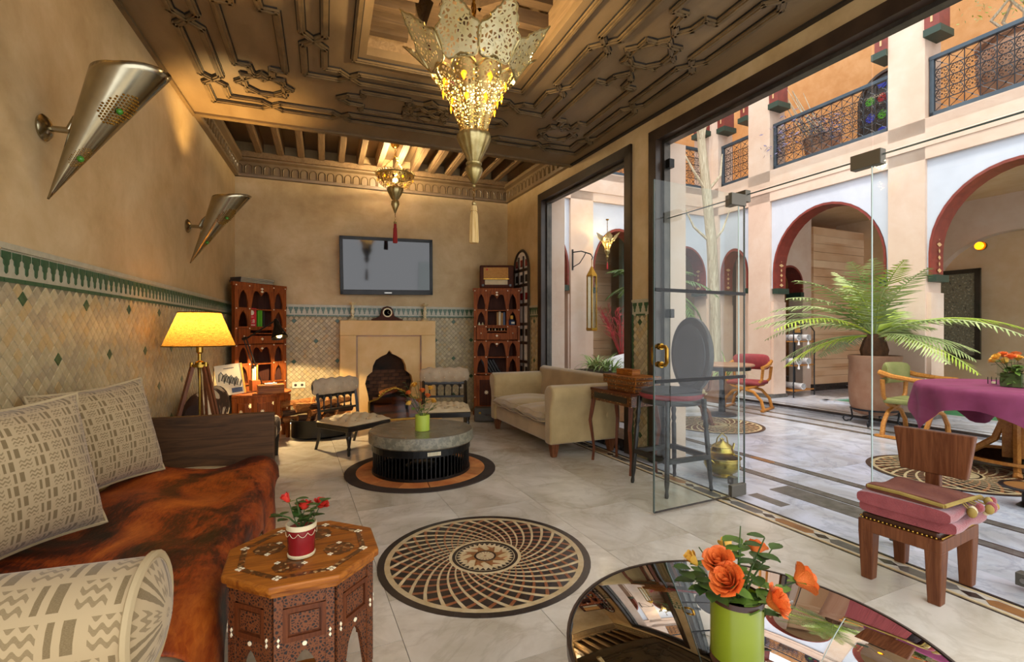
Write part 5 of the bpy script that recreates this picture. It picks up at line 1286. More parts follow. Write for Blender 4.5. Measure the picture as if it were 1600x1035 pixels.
def bookcase(label, loc, rz, W, H, il, ir, dp=.26, cup=True):
    t = thing('carved_bookcase', label, 'bookcase', loc, rz, 'carved corner bookcases'); k = H/1.84
    plan = lambda e: [(0+e,.0),(W-e,0),(W-e,.05),(W-ir-e,dp),(il+e,dp),(e,.05)]
    Z = [z*k for z in (0.06, .60, .84, 1.08, 1.20, 1.29, 1.52, 1.78, 1.84)]
    MB().prism(plan(-.012), 0, Z[0]).build('plinth', 'case_wood', t, bv=.004)
    MB().prism(plan(-.015), H-.045, H).build('top_board', 'case_wood', t, bv=.005)
    # sides and back as thin walls
    P = plan(0)
    for i in (1, 2, 3, 4, 5):
        a, b = P[i], P[(i+1) % 6]; d = Vector((b[0]-a[0], b[1]-a[1], 0)).normalized(); n = Vector((-d.y, d.x, 0))*.007
        if i == 3: pass
        MB().prism([(a[0],a[1]),(b[0],b[1]),(b[0]+n.x*2,b[1]+n.y*2),(a[0]+n.x*2,a[1]+n.y*2)], Z[0], H-.04).build('back_panel' if i in (2,3,4) else 'side_panel', 'case_dark' if i in (2,3,4) else 'case_wood', t)
    for z in (Z[1], Z[2], Z[3], Z[4]+.02, Z[5], Z[6]): MB().prism(plan(.012), z-.012, z).build('shelf', 'case_wood', t)
    c0, c1, c2, c3 = .05*W, .265*W, .735*W, .95*W
    for x0, x1 in ((0,c0),(c3,W)): MB().box(x0, x1, -.006, .02, Z[0], H-.04).build('stile', 'case_wood', t, bv=.003)
    for x in (c1, c2): MB().box(x-.012, x+.012, -.004, .02, Z[1], H-.05).build('stile', 'case_wood', t, bv=.002)
    for nm, za, zb, kd, xa, xb in (('side_arch',Z[6],Z[7],'n',c0,c1),('side_arch',Z[6],Z[7],'n',c2,c3),('side_arch',Z[5],Z[6],'n',c0,c1),('side_arch',Z[5],Z[6],'n',c2,c3),('centre_arch',Z[5],Z[7],'m',c1,c2),
                                  ('side_arch',Z[2],Z[3],'n',c0,c1),('side_arch',Z[2],Z[3],'n',c2,c3),('side_arch',Z[1],Z[2],'n',c0,c1),('side_arch',Z[1],Z[2],'n',c2,c3),('centre_arch',Z[1],Z[3],'m',c1,c2)):
        m = MB(); ogee_cell(m, xa, xb, za, zb, kd); m.build(nm, 'case_wood', t)
    # drawer band with open slot
    for xa, xb in ((c0,c1),(c2,c3)): d_ = MB().box(xa+.006, xb-.006, -.008, .02, Z[3]+.01, Z[5]-.015).build('drawer', 'case_wood', t, bv=.004); MB().ball(((xa+xb)/2, -.014, (Z[3]+Z[5])/2), .009, 8).build('knob', 'pearl', d_, True)
    d_ = MB().box(c1+.01, c2-.01, -.008, .02, Z[3]+.008, Z[4]-.012).build('drawer', 'case_wood', t, bv=.004); MB().ball(((c1+c2)/2, -.014, (Z[3]+Z[4])/2), .010, 8).build('knob', 'pearl', d_, True)
    MB().box(c1, c2, .0, .02, Z[5]-.03, Z[5]).build('slot_rail', 'case_wood', t)
    MB().box(0, W, -.004, .02, H-.09, H-.04).build('frieze', 'case_wood', t, bv=.003)
    # cupboard doors
    for xa, xb in ((c0, W/2-.003), (W/2+.003, c3)):
        d_ = MB().box(xa, xb, -.008, .012, Z[0]+.02, Z[1]-.025).build('door', 'case_wood', t, bv=.004)
        MB().box(xa+.05, xb-.05, -.014, -.006, Z[0]+.08, Z[1]-.09).build('door_panel', 'case_dark', d_, bv=.004)
        xm, zm = (xa+xb)/2, (Z[0]+Z[1])/2
        MB().prism([(xm+.035*math.cos(i*PI/8)*(1 if i % 2 else .55), zm+.035*math.sin(i*PI/8)*(1 if i % 2 else .55)) for i in range(16)], -.018, -.012, 'y').build('pearl_star', 'pearl', d_)
    m = MB()
    for z in (Z[7]+.02, Z[6], Z[5]-.01, Z[3]-.01, Z[2], Z[1]-.01, Z[0]+.2):
        for x in (c0*.5, c1, c2, W-c0*.5): m.lathe([(0,-.010),(.008,-.010),(.008,-.004)], 6, (0,0,0)); m.xf(Matrix.Translation((x,0,z)) @ Matrix.Rotation(-PI/2, 4, 'X'), len(m.v)-18)
    m.build('pearl_dots', 'pearl', t, kind='stuff')
    m = MB(); 
    for z in (Z[7]-.04, Z[3]-.05, H-.065, Z[4]-.05): m.prism([(W/2-.02,z),(W/2,z-.014),(W/2+.02,z),(W/2,z+.014)], -.012, -.004, 'y')
    m.build('pearl_lozenges', 'pearl', t, kind='stuff')
    return t, Z
bl, ZL = bookcase('carved wooden corner bookcase behind the tripod lamp, with red card', (-.975, 6.395, 0), math.radians(45), .72, 1.80, .20, .20)
br, ZR = bookcase('carved wooden corner bookcase carrying the old radio', (2.02, 6.74, 0), math.radians(-21), .67, 1.845, .02, .10)
def loc_in(o, p):
    a = o.rotation_euler[2]; return (o.location[0]+p[0]*math.cos(a)-p[1]*math.sin(a), o.location[1]+p[0]*math.sin(a)+p[1]*math.cos(a), p[2])
def book(label, loc, rz, w_, d_, h_, mt, lean=0.0, group='books on the corner bookcases'):
    t = thing('book', label, 'book', loc, (0, lean, rz), group)
    MB().box(0, .003, 0, d_, 0, h_).box(w_-.003, w_, 0, d_, 0, h_).box(0, w_, -.002, .002, 0, h_).build('cover', mt, t); MB().box(.003, w_-.003, .004, d_-.004, .003, h_-.003).build('pages', 'paper', t); return t
a45 = math.radians(45)
# red score card with 9.8
p = loc_in(bl, (.205, .055, ZL[5]+.001)); t = thing('award_card', 'red award card reading 9.8 standing in the bookcase', 'card', p, a45)
MB().box(0, .125, 0, .006, 0, .235).build('card', 'book_red', t)
def text(body, size, loc, rot, mt, parent, name='lettering', ext=.0006):
    c = bpy.data.curves.new(name, 'FONT'); c.body = body; c.size = size; c.extrude = ext; c.align_x = 'CENTER'; c.materials.append(MAT[mt])
    o = bpy.data.objects.new(name+'_curve', c); C.objects.link(o); dg = bpy.context.evaluated_depsgraph_get(); me = bpy.data.meshes.new_from_object(o.evaluated_get(dg)); bpy.data.objects.remove(o); return put(name, me, parent, loc, rot)
text('9.8', .065, (.0625, -.0015, .055), (PI/2, 0, 0), 'white_card', t, 'score_text', .0012)
MB().box(.02, .105, -.002, 0, .025, .035).build('small_print', 'white_card', t); MB().box(.04, .085, -.002, 0, .125, .13).build('small_print', 'white_card', t)
MB().lathe([(0,-.002),(.03,-.002),(.032,0)], 8).xf(Matrix.Translation((.0625,0,.18)) @ Matrix.Rotation(-PI/2, 4, 'X')).build('badge', 'white_card', t)
for k in range(3):
    p = loc_in(bl, (.35+k*.035, .06, ZL[5]+.001)); book(('bright green book next to the red card','second bright green book behind the desk lamp arm','thin dark green book at the end of the row')[k], p, a45, .03, .16, .225-.01*k, ('book_green','book_green','book_dark')[k])
for k in range(4):
    p = loc_in(bl, (.08+k*.006, .01+k*.004, ZL[8]*1.80/1.8+.002+k*.016)); t = thing('folder', ('bottom','second','third','top')[k]+' dark folder of the stack on the bookcase behind the lamp', 'folder', p, a45+.03*math.sin(k*2), 'folders on the bookcase')
    MB().box(0, .46, 0, .19, 0, .014).build('cover', 'folder', t, bv=.002); MB().box(.005, .455, -.001, .188, .004, .010).build('pages', 'paper', t)
p = loc_in(bl, (.24, .04, ZL[4]+.045)); t = thing('letter_tray', 'dark box in the slot of the bookcase behind the lamp', 'box', p, a45); MB().box(0, .24, 0, .14, 0, .045).build('body', 'case_dark', t, bv=.006); MB().box(.02, .22, -.004, 0, .015, .02).build('slot', 'black_wood', t)
# right bookcase things
ar = math.radians(-21)
p = loc_in(br, (.08, .03, 1.846)); t = thing('old_radio', 'old wooden valve radio on top of the corner bookcase', 'radio', p, ar)
MB().box(0, .50, 0, .2, 0, .335).build('cabinet', 'case_dark', t, bv=.02); MB().box(.06, .42, -.006, .004, .14, .30).build('speaker_cloth', 'radio_cloth', t); MB().box(.08, .41, -.008, .004, .05, .12).build('dial_panel', 'tuft_light', t)
MB().box(.06, .43, -.010, .0, .128, .138).build('trim_bar', 'brass', t)
for x in (.05, .45): MB().cyl((x, -.02, .04), (x, 0, .04), .018, n=14).build('knob', 'black_wood', t, True)
MB().cyl((.11,-.010,.27), (.11,0,.27), .013, n=12).build('badge', 'book_red', t)
for k, (mt, h_, l) in enumerate((('book_tan',.2,'thick tan book beside the blue bottle'),('paper',.21,'cream book in the middle of the upright row'),('book_tan',.19,'worn tan book at the end of the row'),('book_blue',.2,'slim blue book beside the bottle'))):
    p = loc_in(br, (.33+k*.032, .05, ZR[5]+.001)); book(l, p, ar, .028, .15, h_, mt)
for k in range(5):
    p = loc_in(br, (.2+k*.042, .06, ZR[1]+.001)); book(('leftmost','second','third','fourth','rightmost')[k]+' leaning dark book on the lower shelf under the radio', p, ar, .022, .15, .22, 'book_dark', -.5)
p = loc_in(br, (.55, .07, ZR[5]+.001)); t = thing('blue_bottle', 'squat dark blue bottle with yellow stopper in the bookcase', 'bottle', p)
MB().lathe([(0,0),(.045,0),(.05,.01),(.05,.07),(.03,.09),(.02,.10),(0,.10)], 18).build('body', 'book_blue', t, True); MB().lathe([(.02,.10),(.024,.105),(.024,.15),(0,.155)], 14).build('stopper', 'rose_yellow', t, True)
MB().box(-.025,.025,-.0515,-.047,.03,.06).build('label', 'white_card', t)
for k in range(2):
    p = loc_in(br, (.075+.05*k, .05, ZR[5]+.001)); t = thing('white_figurine', ('rounder','slimmer')[k]+' little white figurine in the bookcase under the radio', 'figurine', p)
    MB().lathe([(0,0),(.018,0),(.02,.015),(.014,.03),(.009,.036)], 12).build('body', 'ivory', t, True); MB().ball((0,0,.043), .011 if k == 0 else .009, 10).build('head', 'ivory', t, True)
for k in range(6):
    p = loc_in(br, (.22+.045*k, .04, ZR[4]+.0215)); t = thing('chess_piece', ('first','second','third','fourth','fifth','last')[k]+' little turned piece from the left in the bookcase slot', 'chess piece', p, 0, 'row of chess pieces in the slot'); MB().lathe([(0,0),(.012,0),(.008,.01),(.005,.02),(.008,.028),(0,.036)], 10).build('body', 'ivory' if k % 2 == 0 else 'book_tan', t, True)
# vintage suitcase on the floor
t = thing('suitcase', 'dark vintage suitcase standing at the foot of the radio bookcase', 'suitcase', (1.86, 6.20, 0), math.radians(-21))
MB().box(0, .40, 0, .16, .008, .19).build('body', 'suitcase', t, bv=.015); MB().tube([(.15,-.004,.10),(.16,-.03,.10),(.24,-.03,.10),(.25,-.004,.10)], .007, 6).build('handle', 'leather_brown', t)
for x in (.08, .32): MB().box(x-.015, x+.015, -.006, .002, .11, .14).build('latch', 'brass', t)
# ---- half round table with desk lamp, boxes and magazine
HM = (-.68, 6.08)
t = thing('half_round_table', 'half round wooden table with pearl stars before the bookcase', 'table', (HM[0], HM[1], 0), a45)
sem = [(.34*math.cos(-PI*i/20), .30*math.sin(-PI*i/20)) for i in range(21)]
MB().prism(sem[::-1], .515, .54).build('table_top', 'case_wood', t, bv=.005)
MB().prism([(x*.92, y*.92) for x, y in sem][::-1], .45, .515).build('apron', 'case_wood', t)
for i in (0, 5, 10, 15, 20):
    x, y = sem[i][0]*.9, sem[i][1]*.9 - .0; y = min(y, -.02); MB().tbox((x,y), (.016,.016), (.022,.022), 0, .5).build('leg', 'case_wood', t, bv=.003)
MB().prism([(x*.85, y*.85) for x, y in sem][::-1], .18, .195).build('shelf', 'case_dark', t)
for a in (-.35, -1.05, -1.57, -2.1, -2.8):
    e = MB().prism([(.022*math.cos(i*PI/8)*(1 if i % 2 else .5), .022*math.sin(i*PI/8)*(1 if i % 2 else .5)) for i in range(16)], -.003, .003, 'y')
    e.xf(Matrix.Translation((.318*math.cos(a), .282*math.sin(a), .36)) @ Matrix.Rotation(a+PI/2, 4, 'Z')); e.build('pearl_star', 'pearl', t)
    MB().bar((.308*math.cos(a-.12), .272*math.sin(a-.12), .36), (.308*math.cos(a+.12), .272*math.sin(a+.12), .36), .012, .17).build('carved_panel', 'case_wood', t)
def wbox(name, label, loc, rz, w_, d_, h_, mt='octagon_wood', lid=True, cat='box'):
    t = thing(name, label, cat, loc, rz); MB().box(-w_/2, w_/2, -d_/2, d_/2, 0, h_*(.7 if lid else 1)).build('body', mt, t, bv=.003)
    if lid: MB().box(-w_/2-.002, w_/2+.002, -d_/2-.002, d_/2+.002, h_*.72, h_).build('lid', mt, t, bv=.004)
    return t
q = at(423, 607, 5.28); t = wbox('wooden_box', 'long plain wooden box on the half round table', (q.x, q.y, .5405), math.radians(12), .26, .11, .095)
q = at(424, 590, 5.3); MB().box(-.06, .06, -.03, .03, .096, .11).build('paper_insert', 'white_card', t)
q = at(398, 600, 5.5); t = wbox('tissue_box', 'small orange wooden pen box behind the long box', (q.x, q.y, .5405), .5, .09, .09, .12, 'case_wood', False); 
q2 = at(398, 590, 5.52)
for k in range(3): 
    t = thing('small_tube', ('pale','white','brown')[k]+' capped tube standing in the pen box', 'tube', (q.x-.02+.02*k, q.y+.008*k, .6615), 0, 'tubes in the pen box'); MB().cyl((0,0,0),(0,0,.13+.02*k),.011,n=10).build('body', ('ivory','white_card','book_tan')[k], t, True); MB().cyl((0,0,.13+.02*k),(0,0,.15+.02*k),.008,n=10).build('cap', 'black_wood', t, True)
q = at(366, 612, 5.12); t = thing('magazine', 'large cream booklet with black brush lettering leaning by the lamp', 'magazine', (q.x-.02, q.y+.03, .542), (math.radians(-14), math.radians(-7), math.radians(12)))
MB().box(-.13, .13, 0, .008, 0, .33).build('cover', 'white_card', t); MB().box(-.126, .126, .001, .012, .003, .326).build('pages', 'paper', t); MB().box(.112, .13, -.0015, .008, 0, .33).build('spine_stripe', 'rose_yellow', t)
for k in range(4):
    m = MB(); z = .20-.022*k; x = -.075+.045*k; m.tube([(x-.03,-.003,z-.045),(x-.02,-.003,z+.03),(x+.0,-.003,z+.055),(x+.018,-.003,z+.02),(x-.005,-.003,z-.035),(x+.025,-.003,z-.05),(x+.045,-.003,z+.01)], .005, 4); m.build('brush_lettering', 'ink', t)
MB().box(-.05, .05, -.002, 0, .285, .293).build('small_print', 'inlay_grey', t); MB().box(.0, .10, -.002, 0, .02, .07).build('blue_patch', 'book_blue', t)
# articulated desk lamp
b0 = at(408, 596, 5.55); b0.z = .542; e1 = at(383, 530, 5.5); e2 = at(431, 500, 5.5); hd = at(438, 532, 5.45)
t = thing('desk_lamp', 'black articulated desk lamp on the half round table', 'lamp', b0)
O = Vector(b0); MB().lathe([(0,0),(.06,0),(.06,.012),(.015,.025),(.012,.06),(0,.06)], 20).build('base', 'black_metal', t, True)
for dz in (-.012, .012):
    off = Vector((dz, 0, dz)); MB().tube([Vector((0,0,.05))+off, e1-O+off], .006, 6).build('lower_arm', 'black_metal', t, True); MB().tube([e1-O+off, e2-O+off], .006, 6).build('upper_arm', 'black_metal', t, True)
MB().tube([e1-O+Vector((-.03,0,.0)), e1-O+Vector((.02,0,.02))], .016, 8).build('joint', 'black_metal', t, True); MB().ball(e2-O, .02, 8).build('joint', 'black_metal', t, True)
ax = (hd-e2); q_ = Vector((0,0,-1)).rotation_difference(ax.normalized())
m = MB().lathe([(.018,0),(.03,-.03),(.035,-.07),(.05,-.11),(.085,-.20),(.088,-.215),(.08,-.2),(.045,-.10),(0,-.06)], 22); m.xf(Matrix.Translation(e2-O) @ q_.to_matrix().to_4x4()); m.build('lamp_head', 'black_metal', t, True)
for k in range(2): MB().ball(e2-O+ax*.6+Vector((.05-.07*k,-.06,.0)), .006, 6).build('screw', 'pearl', t)
MB().ball(e2-O+ax*.75, .03, 10).build('lamp_bulb', 'bulb', t, True)
l = bpy.data.lights.new('desk_lamp_light', 'SPOT'); lo = bpy.data.objects.new('desk_lamp_light', l); C.objects.link(lo); lo.parent = t; lo.location = e2-O+ax*1.05; l.energy = 40; l.color = (1,.72,.38); l.spot_size = 2.3; l.shadow_soft_size = .03; lo.rotation_euler = (math.radians(8), 0, 0)
# ---- log tub
t = thing('log_tub', 'oval dark iron tub of firewood beside the fireplace', 'tub', (.0, 6.03, 0), .25)
MB().lathe([(0,.01),(.9,.01),(1.0,.03),(1.0,.20),(1.03,.21),(1.03,.22),(.97,.22),(.95,.05),(0,.04)], 40, sx=.36, sy=.22).build('tub', 'black_metal', t, True)
rnd = random.Random(8)
for k in range(16):
    L = k//4; x = -.26+.13*(k % 4)+rnd.uniform(-.02,.02); z = .23+.072*L; 
    if k < 12: p0, p1 = (x-.17, 5.93+rnd.uniform(-.05,.1), z+rnd.uniform(-.02,.03)), (x+.16, 6.08+rnd.uniform(-.05,.1), z+rnd.uniform(-.02,.03))
    else: p0, p1 = (-.20+.1*(k-12), 5.85, .10), (-.12+.09*(k-12), 6.12, .44)
    log('log', ('bottom','second','third')[L]+' layer '+('first','second','third','last')[k % 4]+' split log from the left in the iron tub' if k < 12 else ('first','second','third','last')[k-12]+' upright split log leaning at the front of the iron tub', p0, p1, rnd.uniform(.03,.045), 'firewood in the iron tub', 200+k)
# wall sockets
for k, (x, z) in enumerate(((-.28,.50),(-.36,.50),(1.90,.40))):
    t = thing('wall_socket', ('double white socket above the log tub','white socket beside the half round table','pale socket on the tiles beside the chair')[k], 'socket', (x, 7.035, z)); MB().box(-.04, .04, -.008, .008, -.04, .04).build('plate', 'plastic_white', t, bv=.003); MB().lathe([(0,-.009),(.018,-.009),(.018,-.006)], 12).xf(Matrix.Rotation(-PI/2, 4, 'X')).build('outlet', 'frame_metal', t)
# ---- cowhide bench behind the daybed
t = thing('cowhide_bench', 'brown and white spotted hide bench behind the tripod lamp', 'bench', lw(.06, 0), LW_ROT)
def roll(u, v):
    a = 2*PI*u; e = max(0, 1-abs(v*2-1)**6)**.5; return (.13+.11*math.cos(a)*(.6+.4*e), 4.45+.86*v, .53+.19*math.sin(a)*(.55+.45*e))
m = MB(); m.grid(roll, 24, 20, cu=True)
for v, sg in ((0,1),(1,-1)): m.grid(lambda u, w_: tuple(Vector(roll(u*sg if sg > 0 else 1-u, v)).lerp(Vector((.13, 4.45+.86*v, .53)), w_)), 24, 3, cu=True)
m.build('backrest', 'cowhide_spotted', t, True, ang=180)
MB().box(.06, .66, 4.42, 5.34, .20, .40).build('seat', 'cowhide_spotted', t, bv=.06, bseg=4)
for x, y in ((.12,4.48),(.60,4.48),(.12,5.28),(.62,5.29)): MB().tbox((x,y), (.016,.016), (.028,.028), 0, .21).build('leg', 'black_wood', t)
# ---- tripod floor lamp
lx = at(312, 600, 3.42)
t = thing('tripod_lamp', 'tripod floor lamp with lit linen shade against the tiled wall', 'lamp', (lx.x, lx.y, 0))
MB().lathe([(.222,1.115),(.13,1.35)], 40).build('shade', 'lamp_linen', t, True)
for r, z in ((.222,1.115),(.13,1.35)): MB().tube([(r*math.cos(2*PI*i/40), r*math.sin(2*PI*i/40), z) for i in range(40)], .004, 5, True).build('shade_rim', 'lamp_linen', t)
MB().lathe([(.0,.985),(.03,.985),(.03,1.0),(.012,1.01),(.012,1.06),(.022,1.07),(.022,1.12),(0,1.12)], 16).build('socket', 'brass', t, True)
MB().lathe([(0,.965),(.055,.965),(.055,.985),(0,.985)], 20).build('head_plate', 'brass', t, True)
MB().ball((0,0,1.18), .035, 12).build('lamp_bulb', 'bulb', t, True)
for k in range(3):
    a = 2*PI*k/3 - .55; d = Vector((math.cos(a), math.sin(a), 0)); s = Vector((-d.y, d.x, 0))*.016
    for sg in (-1, 1): MB().bar(d*.045+s*sg+Vector((0,0,.97)), d*.21+s*sg*.7+Vector((0,0,.30)), .016, .02).build('upper_leg', 'stool_wood', t)
    MB().bar(d*.16+Vector((0,0,.50)), d*.285, .022, .022).build('lower_leg', 'stool_wood', t)
    MB().bar(d*.20-s*1.6+Vector((0,0,.33)), d*.20+s*1.6+Vector((0,0,.33)), .03, .03).build('leg_clamp', 'brass', t); MB().tube([d*.05+Vector((0,0,.97)), d*.05+Vector((0,0,1.0))], .012, 8).build('leg_hinge', 'brass', t)
MB().tube([(0,0,.97),(0,0,.35)], .008, 8).build('centre_pole', 'brass', t)
l = bpy.data.lights.new('tripod_lamp_light', 'POINT'); lo = bpy.data.objects.new('tripod_lamp_light', l); C.objects.link(lo); lo.parent = t; lo.location = (0,0,1.24); l.energy = 10; l.color = (1,.76,.36); l.shadow_soft_size = .05
# ================================================================ lights
def sconce(label, v, z, k=1.0):
    t = thing('horn_sconce', label, 'sconce', lw(0, v, z), LW_ROT, 'hammered metal horn sconces'); 
    MB().lathe([(0,0),(.055,0),(.06,.01),(.045,.025),(.02,.035),(0,.036)], 22).xf(Matrix.Rotation(PI/2, 4, 'Y')).build('wall_plate', 'silver', t, True)
    MB().tube([(.03,0,0),(.10,.0,.0),(.15,0,-.035),(.19,0,-.055)], [.014,.016,.016,.012], 8).build('lower_bracket', 'silver', t, True)
    MB().tube([(.10,0,0),(.125,0,.06),(.16,0,.10),(.20,0,.09),(.215,0,.065)], [.016,.015,.014,.012,.01], 8).build('upper_bracket', 'silver', t, True)
    # horn: cone rolled from sheet, axis leaning out from the wall, tip down at the wall
    tip = Vector((.035, -.03, -.33)); top = Vector((.345, -.09, .255)); ax = top-tip; L = ax.length; ax.normalize()
    side = ax.cross(Vector((0,1,0))).normalized(); oth = ax.cross(side).normalized()
    def horn(u, v_):
        a = 2*PI*u; rz_ = side.z*math.cos(a) + oth.z*math.sin(a); rx_ = side.x*math.cos(a) + oth.x*math.sin(a)
        lip = 1.0 - rz_*.125/(ax.z*L) + .07*max(0, rx_)
        s = v_*lip; r = .004 + .122*s**1.05
        return tip + ax*(L*s) + side*(r*math.cos(a)) + oth*(r*math.sin(a))
    m = MB(); m.grid(horn, 36, 20); h = m.build('horn', 'silver', t, True, ang=180)
    sd = h.modifiers.new('solid', 'SOLIDIFY'); sd.thickness = .003
    # hammered pierced patches and glass beads on the outer face
    ao = max(range(72), key=lambda i: (side*math.cos(2*PI*i/72)+oth*math.sin(2*PI*i/72)).dot(Vector((.80,-.60,0))))/72
    for v0, v1, u0, u1 in ((.56,.78,ao-.10,ao+.12),(.24,.38,ao-.12,ao+.12)):
        m = MB(); 
        def patch(u, v_, v0=v0, v1=v1, u0=u0, u1=u1):
            p = horn(u0+(u1-u0)*u, v0+(v1-v0)*v_); c = tip + ax*(p-tip).dot(ax); return c + (p-c)*1.03
        for i in range(10):
            for j in range(12):
                if ((i-4.5)/4.9)**2 + ((j-5.5)/5.9)**2 < 1: m.ball(patch((i+.5)/10, (j+.5)/12), .0055*(v0/.6)**.8, 5)
        m.build('pierced_patch', 'brass', h, True, kind='stuff')
        b = patch(.5, .45); c = tip + ax*(b-tip).dot(ax); MB().ball(b + (b-c).normalized()*.008, .014, 10).build('glass_bead', 'stained_green', h, True)
    MB().ball(tip+ax*L*.62, .03, 10).build('lamp_bulb', 'bulb', t, True)
    l = bpy.data.lights.new('sconce_light', 'SPOT'); lo = bpy.data.objects.new('sconce_light', l); C.objects.link(lo); lo.parent = t; lo.location = tip+ax*L*.80
    lo.rotation_mode = 'QUATERNION'; lo.rotation_quaternion = Vector((0,0,-1)).rotation_difference((ax+Vector((-.35,.0,.15))).normalized()); l.energy = 55; l.color = (1,.66,.26); l.spot_size = 1.5; l.spot_blend = .8; l.shadow_soft_size = .03
    return t
sconce('large hammered horn sconce nearest the viewer on the ochre wall', 2.82, 2.145); sconce('horn sconce further along the ochre wall near the corner', 5.0, 2.145)
def tassel(parent, z0, L, r, mt, c=(0,0)):
    o = MB().lathe([(0,z0),(r*.55,z0-.004),(r*.65,z0-L*.10),(r*.5,z0-L*.16),(r*.8,z0-L*.25),(r,z0-L*.95),(r*.9,z0-L),(0,z0-L)], 16, (c[0],c[1],0), wob=lambda a, z: 1+.06*math.cos(8*a)).build('tassel', mt, parent, True)
    MB().tube([(c[0]+r*.62*math.cos(2*PI*i/12), c[1]+r*.62*math.sin(2*PI*i/12), z0-L*.15) for i in range(12)], r*.12, 5, True).build('tassel_band', mt, o)
def chain(parent, p0, p1, r=.006, n=8):
    p0, p1 = Vector(p0), Vector(p1); d = (p1-p0)/n; q = Vector((0,0,1)).rotation_difference(d.normalized())
    m = MB().tube([(r*1.2*math.cos(2*PI*i/8), 0, d.length*.62*math.sin(2*PI*i/8)) for i in range(8)], r*.38, 4, True); me = m.mesh('chain_link', 'brass')
    for k in range(n):
        o = put('chain_link', me, parent, p0 + d*(k+.5)); o.rotation_mode = 'QUATERNION'; o.rotation_quaternion = q @ Matrix.Rotation(k % 2 * PI/2, 3, 'Z').to_quaternion()
def petal_lantern(label, name, loc, s=1.0, nP=8, energy=60, cable=.5, gem='amber_glass', rot=.2, detailed=True):
    """flared pierced-metal lantern crowned with leaf plates; z=0 is the flare rim level"""
    t = thing(name, label, 'chandelier', loc, rot); t.scale = (s,)*3
    for k in range(nP):
        a0 = 2*PI*k/nP; da = PI/nP
        e = bpy.data.objects.new('lobe', None); C.objects.link(e); e.parent = t
        # fluted lobe from waist up to the flare rim
        def lobe(u, v):
            th = (u*2-1); zz = -.31 + .31*v; base = .072 + .055*v + .075*v**2.6; bulge = .034*(.4+v)*math.cos(th*PI/2)
            an = a0 + th*da; r = base + bulge; return (r*math.cos(an), r*math.sin(an), zz + .045*v**3*math.cos(th*PI/2))
        m = MB(); m.grid(lobe, 8, 12); lb = m.build('fluted_panel', 'lantern_lower', e, True, ang=80)
        m = MB()
        for i in range(13): m.ball(lobe(0, (i+.3)/13), .0085+.004*i/13, 6)
        m.build('bead_row', 'lantern_solid', e, True, kind='stuff')
        MB().tube([lobe(i/8, 1) for i in range(9)], .011, 5).build('rim_moulding', 'lantern_solid', e, True)
        for v, w_, h_ in ((.50,.015,.032),(.78,.019,.040)):
            p = Vector(lobe(.5, v)); q = Vector((p.x, p.y, 0)).normalized(); p += q*.006; sx = Vector((-q.y, q.x, 0))
            g = MB(); g.add([p+sx*w_, p+Vector((0,0,h_)), p-sx*w_, p-Vector((0,0,h_)), p+q*.008], [(0,1,4),(1,2,4),(2,3,4),(3,0,4)]); g.build('glass_gem', gem, e)
        # upright leaf plate
        out = [(0,-.01),(.075,-.02),(.092,.0),(.112,.06),(.128,.12),(.135,.17),(.125,.205),(.098,.225),(.082,.245),(.092,.262),(.078,.275),(.07,.30),(.052,.315),(.045,.345),(.02,.365),(.0,.405)]
        out = out + [(-x, z) for x, z in out[-2:0:-1]]
        base = Vector(lobe(.5, 1)); q = Vector((base.x, base.y, 0)).normalized(); sx = Vector((-q.y, q.x, 0))
        def pl(x, z, off): f = max(0, z)/.40; return base + sx*x*1.0 - Vector((0,0,.012)) + q*(.12*f + .10*f*f + off - .55*x*x) + Vector((0,0,1))*(z*.62)
        m = MB(); n = len(out); zr = [0, .05, .10, .15, .20, .25, .30, .35]; vs = []; cols = 6
        def hw(z):
            half = out[:16]
            for (xa, za), (xb, zb) in zip(half[1:-1], half[2:]):
                if za <= z <= zb: return xa + (xb-xa)*(z-za)/(zb-za+1e-9)
            return .0
        rows = sorted(set([z for x, z in out[1:16]])); 
        for z in rows:
            w_ = max(.0005, dict((zz, xx) for xx, zz in out[1:16]).get(z, 0))
            for c_ in range(cols+1): vs.append(pl(w_*(c_/cols*2-1), z, 0))
        fs = [(r_*(cols+1)+c_, r_*(cols+1)+c_+1, (r_+1)*(cols+1)+c_+1, (r_+1)*(cols+1)+c_) for r_ in range(len(rows)-1) for c_ in range(cols)]
        m.add(vs, fs); L_ = m.build('leaf_plate', 'lantern_metal', e)
        sd = L_.modifiers.new('solid', 'SOLIDIFY'); sd.thickness = .004
        MB().tube([pl(x, z, 0) for x, z in out], .0055, 4, True).build('leaf_border', 'lantern_solid', e, True)
        g = MB(); c = pl(0, .15, -.010); up = (pl(0,.2,-.010)-c).normalized()*.042; g.add([c+sx*.015, c+up, c-sx*.015, c-up, c-q*.010], [(0,1,4),(1,2,4),(2,3,4),(3,0,4)]); g.build('leaf_gem', 'ruby_glass', e)
    wf = lambda a, z: 1+.07*abs(math.cos(7*a))
    MB().lathe([(.075,-.30),(.098,-.325),(.10,-.35),(.084,-.39),(.056,-.45),(.033,-.495)], 56, wob=wf).build('ribbed_boss', 'lantern_solid', t, True, ang=60)
    MB().lathe([(.03,-.495),(.046,-.50),(.046,-.51),(.038,-.515),(.053,-.535),(.047,-.56),(.03,-.60),(.012,-.625),(0,-.63)], 42, wob=wf).build('ribbed_finial', 'lantern_solid', t, True, ang=60)
    MB().ball((0,0,-.64), .012, 8).build('finial_ball', 'lantern_solid', t, True)
    chain(t, (0,0,-.65), (0,0,-.74), .005, 4); MB().ball((0,0,-.75), .014, 8).build('tassel_bead', 'lantern_solid', t, True)
    tassel(t, -.76, .235, .03, 'tassel_gold' if gem == 'amber_glass' else 'tassel_red')
    MB().tube([(0,0,.02),(0,0,cable)], .008, 6).build('rod', 'brass', t)
